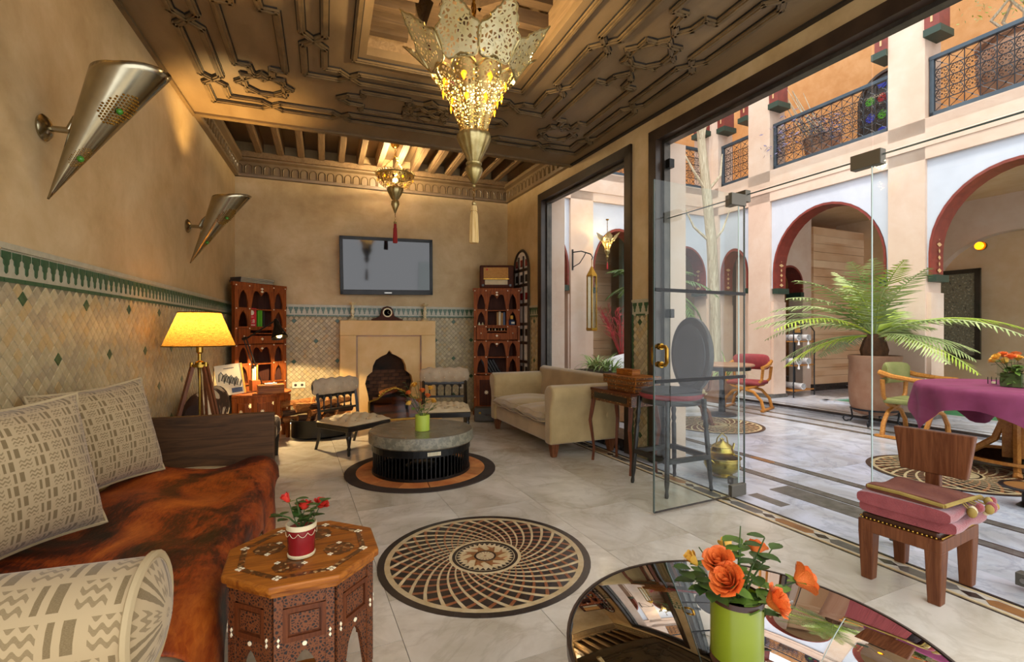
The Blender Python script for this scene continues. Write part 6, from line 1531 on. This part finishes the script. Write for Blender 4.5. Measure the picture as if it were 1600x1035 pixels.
    chain(t, (0,0,.28), (0,0,cable), .012, 9)
    MB().lathe([(0,cable-.05),(.05,cable-.035),(.06,cable),(.0,cable+.002)], 20).build('ceiling_cup', 'brass', t, True)
    for k in range(3): a = 2*PI*k/3; MB().tube([(0,0,.30),(.22*math.cos(a),.22*math.sin(a),.03)], .004, 4).build('stay_wire', 'brass', t)
    MB().ball((0,0,-.10), .03, 10).build('lamp_bulb', 'bulb', t, True); MB().ball((.06,-.06,-.16), .022, 8).build('lamp_bulb', 'bulb', t, True)
    l = bpy.data.lights.new(name+'_light', 'POINT'); lo = bpy.data.objects.new(name+'_light', l); C.objects.link(lo); lo.parent = t; lo.location = (0,0,.10); l.energy = energy; l.color = (1,.78,.46); l.shadow_soft_size = .05
    return t
petal_lantern('large pierced brass leaf crowned chandelier with golden tassel', 'leaf_chandelier', (.862, 2.875, 2.76), 1.0, 8, 30, .92)
petal_lantern('small golden leaf lantern hanging in the courtyard arch', 'tulip_lantern', at(949, 377, 8.0), .46, 6, 5, .8, 'ruby_glass', .1)
# pendant lantern near the fireplace
t = thing('bowl_pendant', 'shallow pierced brass bowl pendant with red tassel before the television', 'pendant', (.852, 6.38, 3.19), .3)
filigree('pendant_pierced', 'c9ac62', 34, .11, .3, .8, 'a98a44')
MB().lathe([(.235,.06),(.245,.05),(.245,.035),(.235,.03)], 40).build('upper_band', 'lantern_solid', t, True)
MB().lathe([(.24,.035),(.225,-.03),(.175,-.09),(.10,-.125)], 40).build('pierced_bowl', 'pendant_pierced', t, True)
for k in range(12): 
    a = 2*PI*k/12; q = Vector((math.cos(a), math.sin(a), 0)); s = Vector((-q.y, q.x, 0)); p = q*.222+Vector((0,0,-.02)); g = MB(); g.add([p+s*.02, p+Vector((0,0,.022)), p-s*.02, p-Vector((0,0,.022)), p+q*.012], [(0,1,4),(1,2,4),(2,3,4),(3,0,4)]); g.build('glass_gem', 'amber_glass' if k % 2 else 'ruby_glass', t)
wf = lambda a, z: 1+.08*abs(math.cos(6*a))
MB().lathe([(.095,-.12),(.10,-.14),(.08,-.19),(.05,-.25),(.03,-.275),(.045,-.285),(.045,-.30),(.05,-.33),(.03,-.38),(.01,-.44),(0,-.445)], 48, wob=wf).build('ribbed_finial', 'lantern_solid', t, True, ang=60)
m = MB()
for k in range(40): m.ball((.243*math.cos(2*PI*k/40), .243*math.sin(2*PI*k/40), .065), .011, 6)
m.build('bead_rim', 'lantern_solid', t, True, kind='stuff')
chain(t, (0,0,-.445), (0,0,-.545), .005, 5); MB().ball((0,0,-.565), .022, 10).build('tassel_bead', 'lantern_solid', t, True); tassel(t, -.58, .25, .03, 'tassel_red')
for k in range(3): a = 2*PI*k/3+.4; chain(t, (.235*math.cos(a), .235*math.sin(a), .06), (0,0,.30), .007, 12)
chain(t, (0,0,.30), (0,0,.40), .007, 5); MB().lathe([(0,.39),(.03,.40),(.055,.43),(.058,.445),(.052,.45),(.052,.47),(0,.47)], 20).build('ceiling_cup', 'brass', t, True)
MB().ball((0,0,-.02), .035, 10).build('lamp_bulb', 'bulb', t, True)
l = bpy.data.lights.new('pendant_light', 'POINT'); lo = bpy.data.objects.new('pendant_light', l); C.objects.link(lo); lo.parent = t; lo.location = (0,0,.06); l.energy = 60; l.color = (1,.78,.46); l.shadow_soft_size = .06
# ================================================================ by the glass: inlaid table, boxes, bar chair
t = thing('inlaid_side_table', 'small inlaid wooden table with curved legs beside the sofa arm', 'table', rw(-.325, 3.74), RW_ROT)
hx, hy = .155, .30
MB().box(-hx, hx, -hy, hy, .665, .69).build('table_top', 'octagon_dark', t, bv=.004)
for x0, x1, y0, y1 in ((-hx+.01,hx-.01,-hy+.01,-hy+.03),(-hx+.01,hx-.01,hy-.03,hy-.01),(-hx+.01,-hx+.03,-hy,hy),(hx-.03,hx-.01,-hy,hy)): MB().box(x0, x1, y0, y1, .575, .665).build('apron', 'inlay_band', t)
MB().box(-hx+.004, -hx+.012, -hy+.06, hy-.06, .60, .65).build('drawer_front', 'black_wood', t)
for sx in (-1, 1):
    for sy in (-1, 1):
        x, y = sx*(hx-.025), sy*(hy-.025); MB().tube([(x,y,.58),(x+sx*.012,y+sy*.012,.48),(x+sx*.028,y+sy*.02,.38),(x+sx*.012,y+sy*.01,.25),(x-sx*.002,y,.12),(x+sx*.008,y+sy*.006,0)], [.026,.024,.02,.017,.015,.016], 4).build('leg', 'octagon_dark', t)
def inlaid_box(label, c, z, sx, sy, h_):
    t = thing('inlaid_box', label, 'box', (*rw(*c)[:2], z), RW_ROT, 'inlaid boxes beside the glass'); MB().box(-sx, sx, -sy, sy, 0, h_*.62).build('body', 'octagon_wood', t, bv=.003); MB().box(-sx-.003, sx+.003, -sy-.003, sy+.003, h_*.64, h_).build('lid', 'octagon_wood', t, bv=.003)
    for z0, z1 in ((.12,.5),(.68,.94)):
        for sg in (-1, 1):
            MB().box(-sx+.006, sx-.006, sg*(sy+.003)-.002, sg*(sy+.003)+.002, h_*z0, h_*z1).build('marquetry', 'inlay_band', t); MB().box(sg*(sx+.003)-.002, sg*(sx+.003)+.002, -sy+.006, sy-.006, h_*z0, h_*z1).build('marquetry', 'inlay_band', t)
inlaid_box('lower inlaid backgammon box on the curved leg table', (-.30, 3.66), .691, .115, .19, .06)
inlaid_box('upper wide inlaid backgammon box of the stack', (-.30, 3.66), .752, .135, .23, .075)
wbox('small_wood_box', 'little plain wooden box on top of the inlaid boxes', (*rw(-.30, 3.70)[:2], .8285), RW_ROT+.1, .10, .20, .05, 'octagon_wood')
t = thing('bar_chair', 'black high bar chair with oval back and dark round seat behind the glass', 'chair', (2.53, 3.08, 0), math.radians(2))
for sx in (-1, 1):
    for sy in (-1, 1):
        x, y = sx*.215, sy*.20; MB().lathe([(.012,0),(.016,.02),(.012,.05),(.018,.10),(.019,.45),(.014,.47),(.022,.50),(.015,.53),(.022,.57),(.015,.60),(.020,.66),(.02,.70)], 12, (0,0,0)).xf(Matrix(((1,0,-sx*.06,x),(0,1,-sy*.05,y),(0,0,1,0),(0,0,0,1)))).build('leg', 'black_wood', t, True)
for a, b in (((-.2,-.19),(.2,-.19)),((-.2,.19),(.2,.19)),((-.2,-.19),(-.2,.19)),((.2,-.19),(.2,.19))): MB().bar((*a,.26),(*b,.26),.03,.035).build('stretcher', 'black_wood', t)
MB().lathe([(0,.66),(.22,.66),(.225,.68),(.22,.70),(0,.70)], 32).build('seat_frame', 'black_wood', t, True)
MB().lathe([(.222,.70),(.238,.715),(.24,.728),(.228,.742)], 36).build('seat_band', 'red_seat', t, True)
MB().lathe([(.232,.735),(.225,.755),(.17,.772),(.08,.78),(0,.782)], 36).build('seat_cushion', 'dark_seat', t, True)
m = MB(); ov = [(.215*math.cos(2*PI*i/36), .30*math.sin(2*PI*i/36)) for i in range(36)]
m.prism([(y, 1.03+z) for y, z in ov], .185, .235, 'x'); m.build('oval_back', 'black_wood', t, True, bv=.012, ang=40)
m = MB(); m.prism([(y*.8, 1.03+z*.82) for y, z in ov], .178, .242, 'x'); m.build('back_pad', 'dark_seat', t, True, bv=.006)
for sy in (-1, 1): MB().tube([(.19, sy*.10, .69), (.21, sy*.11, .82)], .014, 8).build('back_support', 'black_wood', t)
# brass samovar pots outside the glass
q = rw(.235, 3.14); t = thing('brass_kettle', 'brass kettle with high handle standing in the brass basin', 'kettle', (q[0], q[1], .163))
MB().lathe([(0,0),(.075,0),(.085,.02),(.095,.05),(.08,.085),(.085,.09),(.05,.115),(.02,.13),(.014,.14),(.02,.15),(0,.16)], 26).build('body', 'brass_pot', t, True)
MB().tube([(.085,0,.03),(.13,.01,.06),(.145,.01,.10)], [.016,.011,.008], 8).build('spout', 'brass_pot', t, True); MB().tube([(-.075,0,.07),(-.05,0,.16),(0,0,.20),(.05,0,.16),(.075,0,.07)], .006, 6).build('handle', 'brass_pot', t, True)
t = thing('brass_basin', 'round brass basin with ring handles on the courtyard floor beside the glass', 'basin', (q[0], q[1], .003))
MB().lathe([(0,0),(.08,0),(.085,.012),(.075,.025),(.12,.05),(.145,.10),(.14,.15),(.155,.16),(.15,.165),(.135,.155),(.135,.10),(.0,.155)], 30).build('bowl', 'brass_pot', t, True)
for a in (.3, PI+.3): MB().tube([(.15*math.cos(a)+.02*math.sin(a)*math.cos(b)+.03*math.cos(a)*abs(math.sin(b)), .15*math.sin(a)-.02*math.cos(a)*math.cos(b), .13+.035*math.sin(b)) for b in [i*PI/6 for i in range(12)]], .005, 5, True).build('ring_handle', 'brass_pot', t, True)
# ================================================================ courtyard things
def frond(parent, L, az, el, curl, w_, mt, n=34, seed=0):
    """pinnate palm leaf arching from the origin"""
    rnd = random.Random(seed); h = Vector((math.cos(az), math.sin(az), 0)); pts = []; p = Vector((0,0,0)); e = el
    S = 14
    for i in range(S+1):
        pts.append(p.copy()); d = h*math.cos(e) + Vector((0,0,math.sin(e))); p = p + d*(L/S); e -= curl/S
    m = MB(); m.tube(pts, [.010*(1-.8*i/S)+.002 for i in range(S+1)], 4)
    side = Vector((-h.y, h.x, 0))
    for i in range(n):
        f = .14 + .86*i/(n-1); x = f*S; j = min(S-1, int(x)); q = pts[j].lerp(pts[j+1], x-j); d = (pts[j+1]-pts[j]).normalized(); up = side.cross(d)
        ll = w_*math.sin(PI*min(.97, .12+.86*f))**.7*rnd.uniform(.88,1.08)
        for sg in (-1, 1):
            dd = (side*sg*.85 + d*.62 - up*.10*rnd.uniform(.2,1.6)*sg*0 - Vector((0,0,.30*rnd.uniform(.3,1.4)))).normalized(); e1 = q + dd*ll; mid = q + dd*ll*.45; wn = d*.012
            m.add([q-wn*.7, q+wn*.7, mid+wn, e1, mid-wn], [(0,1,2,4),(2,3,4)])
    return m.build('frond', mt, parent)
# the big sago palm in a clay pot
pb = rw(3.85, 3.95)
t = thing('palm_pot', 'large round clay palm pot before the arcade pier', 'pot', (pb[0], pb[1], .0))
MB().lathe([(0,.14),(.18,.14),(.23,.16),(.27,.26),(.285,.45),(.28,.84),(.29,.86),(.29,.90),(.27,.905),(.26,.87),(0,.86)], 40).build('pot_body', 'terracotta', t, True)
MB().lathe([(0,.865),(.26,.865)], 24).build('soil', 'soil', t)
st = thing('pot_stand', 'black scrolled iron stand carrying the palm pot', 'stand', (pb[0], pb[1], .0))
MB().tube([(.26*math.cos(2*PI*i/32), .26*math.sin(2*PI*i/32), .205) for i in range(32)], .011, 6, True).build('ring', 'iron', st, True)
for k in range(4):
    a = k*PI/2 + .35; r = Vector((math.cos(a), math.sin(a), 0)); pts = [r*.26+Vector((0,0,.20)), r*.25+Vector((0,0,.13)), r*.24+Vector((0,0,.07)), r*.27+Vector((0,0,.02))] + [r*(.315+.035*math.cos(b))+Vector((0,0,.047+.035*math.sin(b))) for b in [-PI*.8+i*PI/5 for i in range(9)]]
    MB().tube(pts, .010, 5).build('scroll_leg', 'iron', st, True)
MB().tube([(.25,0,.12),(0,0,.12),(-.25,0,.12)], .008, 5).build('cross_brace', 'iron', st)
pm = thing('sago_palm', 'big arching sago palm growing in the clay pot', 'palm', (pb[0], pb[1], .872))
MB().lathe([(0,0),(.13,0),(.15,.10),(.12,.22),(.08,.30),(0,.32)], 18, wob=lambda a, z: 1+.08*math.cos(9*a+z*60)).build('trunk', 'bark', pm, True)
crown = bpy.data.objects.new('crown', None); C.objects.link(crown); crown.parent = pm; crown.location = (0,0,.28)
rnd = random.Random(3)
for k in range(36):
    tier = k % 4; az = k*2.399 + rnd.uniform(-.15,.15); el = (1.30, .95, .55, .10)[tier] + rnd.uniform(-.1,.1); L = (1.2, 1.5, 1.45, 1.15)[tier]*rnd.uniform(.88,1.08)
    if math.cos(az-.05) > .6: L *= .42
    frond(crown, L, az, el, (.9, 1.15, 1.1, .8)[tier]*rnd.uniform(.85,1.15), .27, 'palm_leaf' if (k % 5) else 'palm_young', 26, k)
# tall slim palm seen through the glass next to the pillar
q = at(1028, 640, 5.6); t = thing('slim_palm', 'tall slender palm behind the fixed glass panel at the pillar', 'palm', (q.x, q.y, 0.003))
MB().lathe([(0,0),(.16,0),(.20,.32),(.21,.36),(.18,.36),(.17,.3),(0,.3)], 24).build('pot', 'terracotta', t, True)
MB().tube([(0,0,.3),(.02,0,.9),(-.01,.02,1.7)], [.035,.03,.025], 8).build('stem', 'bark', t, True)
cr = bpy.data.objects.new('crown', None); C.objects.link(cr); cr.parent = t; cr.location = (-.01,.02,1.68)
for k in range(12): frond(cr, .75*rnd.uniform(.8,1.1), k*2.399, 1.05-.5*(k % 3), 1.5, .16, 'leaf_mid', 22, 100+k)
cr2 = bpy.data.objects.new('lower_leaves', None); C.objects.link(cr2); cr2.parent = t; cr2.location = (0,0,.45)
for k in range(8): frond(cr2, .6, k*2.1, 1.2-.2*(k % 2), 1.0, .14, 'leaf_dark', 16, 150+k)
def strap_plant(label, loc, n, L, mt='grass_leaf', name='spider_plant', seed=1, group=None):
    t = thing(name, label, 'plant', loc, 0, group); rnd = random.Random(seed)
    for k in range(n):
        a = rnd.uniform(0, 2*PI); el = rnd.uniform(.7, 1.45); l = L*rnd.uniform(.7,1.15); h = Vector((math.cos(a), math.sin(a), 0)); s = Vector((-h.y, h.x, 0)); p = Vector((rnd.uniform(-.03,.03), rnd.uniform(-.03,.03), 0)); pts = []; e = el
        for i in range(7): pts.append(p.copy()); p = p + (h*math.cos(e) + Vector((0,0,math.sin(e))))*(l/6); e -= rnd.uniform(.2,.42)
        m = MB(); wd = .012
        vs = []; 
        for i, q in enumerate(pts): ww = wd*(1-.95*(i/6)**2); vs += [q-s*ww, q+s*ww]
        m.add(vs, [(2*i, 2*i+1, 2*i+3, 2*i+2) for i in range(6)]); m.build('leaf', mt, t)
    return t
# bare white tree with strap plant and pot
q = at(1122, 640, 8.4); TB = Vector((q.x, q.y, .003))
t = thing('tree_pot', 'low clay pot at the foot of the bare white tree', 'pot', TB); MB().lathe([(0,0),(.22,0),(.28,.30),(.30,.42),(.26,.42),(.25,.36),(0,.36)], 26).build('pot_body', 'terracotta', t, True)
strap_plant('spiky green strap leaf plant in the pot of the bare tree', (TB.x+.06, TB.y-.10, .375), 34, .75, 'grass_leaf', 'strap_plant', 9)
t = thing('bare_tree', 'bare white forked tree trunk rising through the courtyard', 'tree', (TB.x, TB.y, .37))
top = [at(1118, 560, 8.4), at(1117, 480, 8.4), at(1112, 380, 8.35), at(1104, 300, 8.3), at(1097, 230, 8.3), at(1093, 190, 8.25)]
base = Vector((TB.x, TB.y, .37)); pts = [Vector((0,0,0))] + [p-base for p in top]
MB().tube(pts, [.10,.095,.09,.085,.08,.07,.055], 10).build('trunk', 'trunk_wood', t, True)
for k, (i0, dx, dz) in enumerate(((4,.35,.7),(4,-.45,.8),(5,.25,.9),(5,-.3,1.0),(3,.4,.6),(3,-.5,.7),(6,.2,.8),(6,-.25,.9))):
    p = pts[i0]; MB().tube([p, p+Vector((dx*.6, .1*(k % 3-1), dz*.4)), p+Vector((dx, .15*(k % 2), dz))], [.03,.02,.008], 6).build('branch', 'trunk_wood', t, True)
# planter with spider plants and dried flowers seen through window_1
q = rw(.95, 5.9); t = thing('trough_planter', 'dark trough planter below the window beside the sofa', 'planter', (q[0], q[1], .003), RW_ROT)
MB().box(-.16, .16, -.45, .45, 0, .62).build('trough', 'inlay_ochre', t, bv=.01); MB().box(-.18, .18, -.47, .47, .60, .65).build('rim', 'inlay_dark', t, bv=.01); MB().box(-.14, .14, -.43, .43, .64, .652).build('soil', 'soil', t)
for k in range(4): p = rw(.95+.04*math.sin(k*3), 5.62+k*.19); strap_plant(('nearest','second','third','farthest')[k]+' pale green spider plant in the trough', (p[0], p[1], .655), 26, .42, 'grass_leaf', 'spider_plant', 20+k, 'spider plants in the trough')
q = rw(1.95, 6.2); t = thing('white_daybed', 'low white rounded seat back in the courtyard outside the window', 'bench', (q[0], q[1], .003), RW_ROT)
def wd(u, v): a = PI*u; return (-.75+1.5*v, -.14*math.cos(a), .55+.35*math.sin(a)*math.sin(PI*min(1, max(.0, .08+.84*v)))**.35)
m = MB(); m.grid(wd, 14, 24); m.build('back_cover', 'towel', t, True, ang=180); MB().box(-.75, .75, -.15, .45, .0, .55).build('base', 'plaster_court', t, bv=.02)
q = rw(1.98, 6.80); t = thing('floor_vase', 'tall slim dark floor vase holding dried red branches', 'vase', (q[0], q[1], .003)); MB().lathe([(0,0),(.10,0),(.13,.25),(.10,.62),(.05,.78),(.06,.86),(.05,.86),(.04,.78),(0,.7)], 20).build('body', 'red_glaze', t, True)
t = thing('dried_branches', 'spray of dried red branches in the floor vase', 'plant', (q[0], q[1], .72)); rnd = random.Random(6)
for k in range(26):
    a = rnd.uniform(-.9,.9); b = rnd.uniform(-.5,.5); p = Vector((0,0,0)); e = Vector((.55*a, .4*b, .75+.2*rnd.random())); m = MB(); m.tube([p, e*.5+Vector((0,0,.08)), e], [.005,.004,.002], 4)
    for j in range(7): s = e*(.45+.08*j); m.tube([s, s+Vector((rnd.uniform(-.09,.09), rnd.uniform(-.09,.09), rnd.uniform(.02,.1)))], .003, 3)
    m.build('branch', 'dried_red', t)
# long brass lantern on a wall bracket
q = rw(1.46, VB); t = thing('wall_lantern', 'long six sided brass and glass lantern hung from a scroll bracket', 'lantern', (q[0], q[1]-.004, 0), RW_ROT)
MB().bar((-.20,-.004,2.25),(-.20,-.004,2.60),.03,.02).build('wall_bar', 'iron', t); MB().tube([(-.20,-.02,2.55),(-.1,-.12,2.56),(0,-.25,2.50),(.02,-.28,2.44),(0,-.28,2.40)], .010, 6).build('bracket_arm', 'iron', t, True)
MB().tube([(-.20,-.02,2.30),(-.12,-.1,2.36),(-.08,-.16,2.46),(-.06,-.19,2.52)], .008, 6).build('bracket_scroll', 'iron', t, True)
hx_ = [(.085*math.cos(PI/3*k), .085*math.sin(PI/3*k)) for k in range(6)]; oy = -.28
MB().tube([(0,oy,2.40),(0,oy,2.28)], .006, 6).build('hanger', 'brass', t)
MB().lathe([(0,2.30),(.02,2.28),(.05,2.22),(.10,2.14),(.10,2.12),(0,2.12)], 6, (0,oy,0)).build('cap', 'brass', t); MB().lathe([(0,1.22),(.09,1.22),(.105,1.24),(.105,1.27),(0,1.27)], 6, (0,oy,0)).build('base', 'brass', t)
for k in range(6):
    a, b = hx_[k], hx_[(k+1) % 6]; MB().bar((a[0],oy+a[1],1.26),(a[0],oy+a[1],2.13),.014,.014).build('glazing_bar', 'brass', t)
    MB().bar((a[0]*.97,oy+a[1]*.97,1.69),(b[0]*.97,oy+b[1]*.97,1.69),.003,.86).build('pane', 'glass', t)
# scissor armchairs and tables
def scissor_chair(label, loc, rz, seat_m, back_m, wood_m='arm_wood', name='scissor_chair'):
    t = thing(name, label, 'chair', loc, rz, 'curved scissor armchairs in the courtyard')   # faces -y
    for y in (-.20, .20):
        for sg in (-1, 1):
            MB().tube([(sg*.29, y, .03), (sg*.26, y, .16), (sg*.15, y, .285), (0, y, .325)], [.026,.024,.022,.024], 6).build('lower_leg', wood_m, t, True)
            MB().tube([(0, y, .325), (sg*.17, y, .37), (sg*.265, y, .47), (sg*.285, y, .66)], [.024,.022,.022,.024], 6).build('upper_arm', wood_m, t, True)
    for sg in (-1, 1):
        MB().bar((sg*.29,-.27,.015),(sg*.29,.27,.015),.05,.03).build('runner', wood_m, t, bv=.006)
        MB().tube([(sg*.30,-.28,.665),(sg*.295,-.1,.675),(sg*.285,.1,.70),(sg*.27,.24,.74)], [.028,.026,.028,.032], 7).build('armrest', wood_m, t, True)
    MB().box(-.245, .245, -.23, .22, .385, .445).build('seat', seat_m, t, bv=.025, bseg=3)
    def bk(u, v): a = (u*2-1); ang = 2*PI*v; e = max(0, 1-abs(a)**5)**.5; return (.275*a, .255 - .05*a*a*2 + .045*math.cos(ang)*e, .725 + .125*math.sin(ang)*(.55+.45*e))
    m = MB(); m.grid(bk, 20, 18); m.build('back_cushion', back_m, t, True, ang=180)
    MB().tube([(-.28,.20,.70),(-.15,.285,.72),(0,.30,.725),(.15,.285,.72),(.28,.20,.70)], .022, 7).build('back_rail', wood_m, t, True)
    return t
q = at(1430, 690, 5.5); scissor_chair('curved arm chair with worn green velvet before the purple table', (q.x, q.y, .004), math.radians(8), 'green_velvet', 'green_velvet')
q = at(1168, 640, 7.6); scissor_chair('curved arm chair with dark red seat beside the arcade pier', (q.x, q.y, .004), math.radians(-65), 'red_seat', 'red_seat')
q = at(1070, 655, 6.5); scissor_chair('dark wooden curved arm chair seen behind the bar chair', (q.x, q.y, .004), math.radians(150), 'seat_cream', 'stool_wood', 'stool_wood')
q = at(1128, 640, 7.0); t = thing('bistro_table', 'small round pink topped table between the courtyard chairs', 'table', (q.x, q.y, .004))
MB().lathe([(0,.715),(.42,.715),(.43,.725),(.43,.735),(.42,.745),(0,.745)], 40).build('table_top', 'terracotta', t, True); MB().lathe([(.36,.66),(.38,.66),(.38,.715),(.36,.715),(.36,.66)], 32).build('pierced_apron', 'iron', t)
MB().lathe([(0,0),(.2,0),(.2,.02),(.05,.05),(.035,.4),(.05,.70),(0,.71)], 20).build('pedestal', 'iron', t, True)
# purple table
q = at(1589, 700, 4.3); PT = (q.x, q.y); ZT = .725
t = thing('dining_table', 'round courtyard table on curved golden wood legs', 'table', (PT[0], PT[1], .004), .4)
MB().lathe([(0,ZT-.045),(.66,ZT-.045),(.66,ZT-.014),(0,ZT-.014)], 40).build('table_top', 'arm_wood', t)
for k in range(4):
    a = k*PI/2; r = Vector((math.cos(a), math.sin(a), 0)); MB().bar(r*.06+Vector((0,0,0)), r*.06+Vector((0,0,ZT-.05)), .05, .07, (r.x, r.y, 0)).build('post', 'arm_wood', t, bv=.004)
    MB().tube([r*.44+Vector((0,0,.03)), r*.30+Vector((0,0,.10)), r*.14+Vector((0,0,.24)), r*.09+Vector((0,0,.40)), r*.16+Vector((0,0,.56)), r*.34+Vector((0,0,.66)), r*.46+Vector((0,0,ZT-.05))], .028, 6).build('curved_leg', 'arm_wood', t, True)
    MB().tube([r*.44+Vector((0,0,.03)), r*.46+Vector((0,0,.004))], .03, 8).build('foot', 'arm_wood', t)
MB().lathe([(.40,.085),(.43,.085),(.43,.11),(.40,.11),(.40,.085)], 32).build('foot_ring', 'arm_wood', t)
t = thing('purple_tablecloth', 'plum purple cloth draped over the round courtyard table', 'tablecloth', (PT[0], PT[1], .006))
def clo(u, v):
    a = 2*PI*u; S = .92/max(abs(math.cos(a)), abs(math.sin(a)))*.95; S = min(S, 1.14); R0 = .70; L = S*v
    if L < R0-.03: return (L*math.cos(a), L*math.sin(a), ZT)
    e = L-(R0-.03); b = min(e/.04, PI/2); rr = R0-.03+.04*math.sin(b) ; z = ZT-.04*(1-math.cos(b)) - max(0, e-.04*PI/2)
    wv = min(1, max(0, e-.05)*5); rr += wv*(.028*math.sin(a*13+1)+.02*math.sin(a*7)); return (rr*math.cos(a), rr*math.sin(a), z)
m = MB(); m.grid(clo, 120, 34, cu=True); m.build('cloth', 'purple_cloth', t, True, ang=180)
VQ = at(1586, 602, 4.2); t = thing('glass_flower_vase', 'square glass vase full of leaves on the purple cloth', 'vase', (VQ.x, VQ.y, ZT+.008))
MB().box(-.085, .085, -.085, .085, 0, .20).build('glass_body', 'glass', t); MB().box(-.07, .07, -.07, .07, .004, .12).build('water', 'stem', t)
m = MB(); rnd = random.Random(12)
for k in range(90): leaf_geo(m, (rnd.uniform(-.07,.07), rnd.uniform(-.07,.07), rnd.uniform(.02,.17)), (rnd.uniform(-1,1), rnd.uniform(-1,1), rnd.uniform(-.3,1)), .05, .018)
m.build('leaf_filling', 'leaf_mid', t, True, kind='stuff')
for k in range(11):
    a = k*2.4; r = .03+.075*math.sqrt(k/11); w_ = ('front','centre','back','left','right','low','upper','outer','inner','drooping','tall')[k]
    rose('%s %s rose in the glass vase on the purple cloth' % (w_, 'pale orange' if k % 3 else 'yellow'), (VQ.x+r*1.5*math.cos(a), VQ.y+r*1.5*math.sin(a), ZT+.245+.03*math.sin(k*1.7)), (VQ.x+r*.6*math.cos(a), VQ.y+r*.6*math.sin(a), ZT+.13), .034, 'rose_orange' if k % 3 else 'rose_yellow', 'open', 'roses on the purple table', 2, seed=300+k)
q = at(1553, 600, 4.45); t = thing('glass_lantern', 'small glass tea light holder on the purple cloth', 'lantern', (q.x, q.y, ZT+.008)); MB().box(-.03, .03, -.03, .03, 0, .06).build('glass_body', 'glass', t)
for sx in (-1, 1):
    for sy in (-1, 1): MB().bar((sx*.03,sy*.03,0),(sx*.03,sy*.03,.062),.005,.005).build('corner_bar', 'black_metal', t)
MB().lathe([(0,.004),(.018,.004),(.018,.02),(0,.02)], 12).build('tea_light', 'ivory', t)
# dark bowl edge at the picture border
q = at(1606, 772, 3.35); t = thing('dark_bowl_table', 'low black rimmed round tray table at the picture border', 'table', (q.x, q.y, .004)); MB().lathe([(0,.0),(.06,.0),(.03,.03),(.03,.10),(.10,.12),(.145,.125),(.15,.135),(.14,.14),(0,.13)], 30).build('tray', 'black_metal', t, True); MB().lathe([(0,.1315),(.135,.1385)], 30).build('inner_dish', 'inlay_ochre', t, True)
# towel rack with rolled towels
q = at(1241, 606, 8.7); t = thing('towel_rack', 'three tier iron towel rack under the arcade', 'rack', (q.x, q.y, .064), RW_ROT+.15)
Wd, Dd = .36, .17
for sx in (-1, 1):
    for sy in (-1, 1): MB().tube([(sx*Wd,sy*Dd,0),(sx*Wd,sy*Dd,1.15)], .010, 6).build('post', 'iron', t)
    MB().tube([(sx*Wd,-Dd,1.15),(sx*Wd,-Dd*.5,1.27),(sx*Wd,0,1.30),(sx*Wd,Dd*.5,1.27),(sx*Wd,Dd,1.15)], .010, 6).build('end_hoop', 'iron', t)
ZS = (.12, .56, .98)
for z in ZS:
    MB().box(-Wd, Wd, -Dd, -Dd+.02, z-.02, z).build('shelf_rail', 'arm_wood', t); MB().box(-Wd, Wd, Dd-.02, Dd, z-.02, z).build('shelf_rail', 'arm_wood', t)
    for k in range(5): x = -Wd+.05+k*(2*Wd-.1)/4; MB().bar((x,-Dd,z-.01),(x,Dd,z-.01),.05,.012).build('shelf_slat', 'arm_wood', t)
def towel_roll(label, z, x, tasselled=True):
    c = RW_ROT+.15; P = (q.x+x*math.cos(c), q.y+x*math.sin(c), .064+z+.058); t = thing('rolled_towel', label, 'towel', P, c+PI/2-.25, 'rolled towels on the rack')
    m = MB(); m.tube([(-.20,0,0),(.20,0,0)], .056, 18); m.build('roll', 'towel', t, True, ang=50)
    sp = []
    for i in range(22): a = i*.62; r = .052*(1-i/24); sp.append((-.203, r*math.cos(a), r*math.sin(a)))
    MB().tube(sp, .004, 4).build('spiral_edge', 'inlay_grey', t)
    MB().tube([(-.02, .058*math.cos(2*PI*i/16), .058*math.sin(2*PI*i/16)) for i in range(16)], .004, 4, True).build('tie_band', 'iron', t)
    if tasselled: MB().lathe([(0,-.05),(.006,-.055),(.012,-.07),(.022,-.13),(0,-.13)], 8, (-.19, 0, 0)).build('tassel', 'towel', t, True)
for k, z in enumerate(ZS[1:]):
    for j, x in enumerate((-.17, .16)): towel_roll(('middle','top')[k]+' shelf '+('first','second')[j]+' white rolled towel with tassel', z, x)
towel_roll('single grey white rolled towel on the lowest shelf', ZS[0], -.02, False)
p = (q.x-.02, q.y, .064+ZS[2]); t = thing('picture_card', 'small framed brown card on top of the towel rack', 'card', (p[0], p[1]-.08, p[2]+.115), (math.radians(-8), 0, RW_ROT-.3)); MB().box(-.08, .08, -.008, .008, 0, .20).build('frame', 'black_metal', t); MB().box(-.055, .055, -.011, -.006, .03, .17).build('card', 'book_tan', t)
# candle lantern glints on the gallery pier
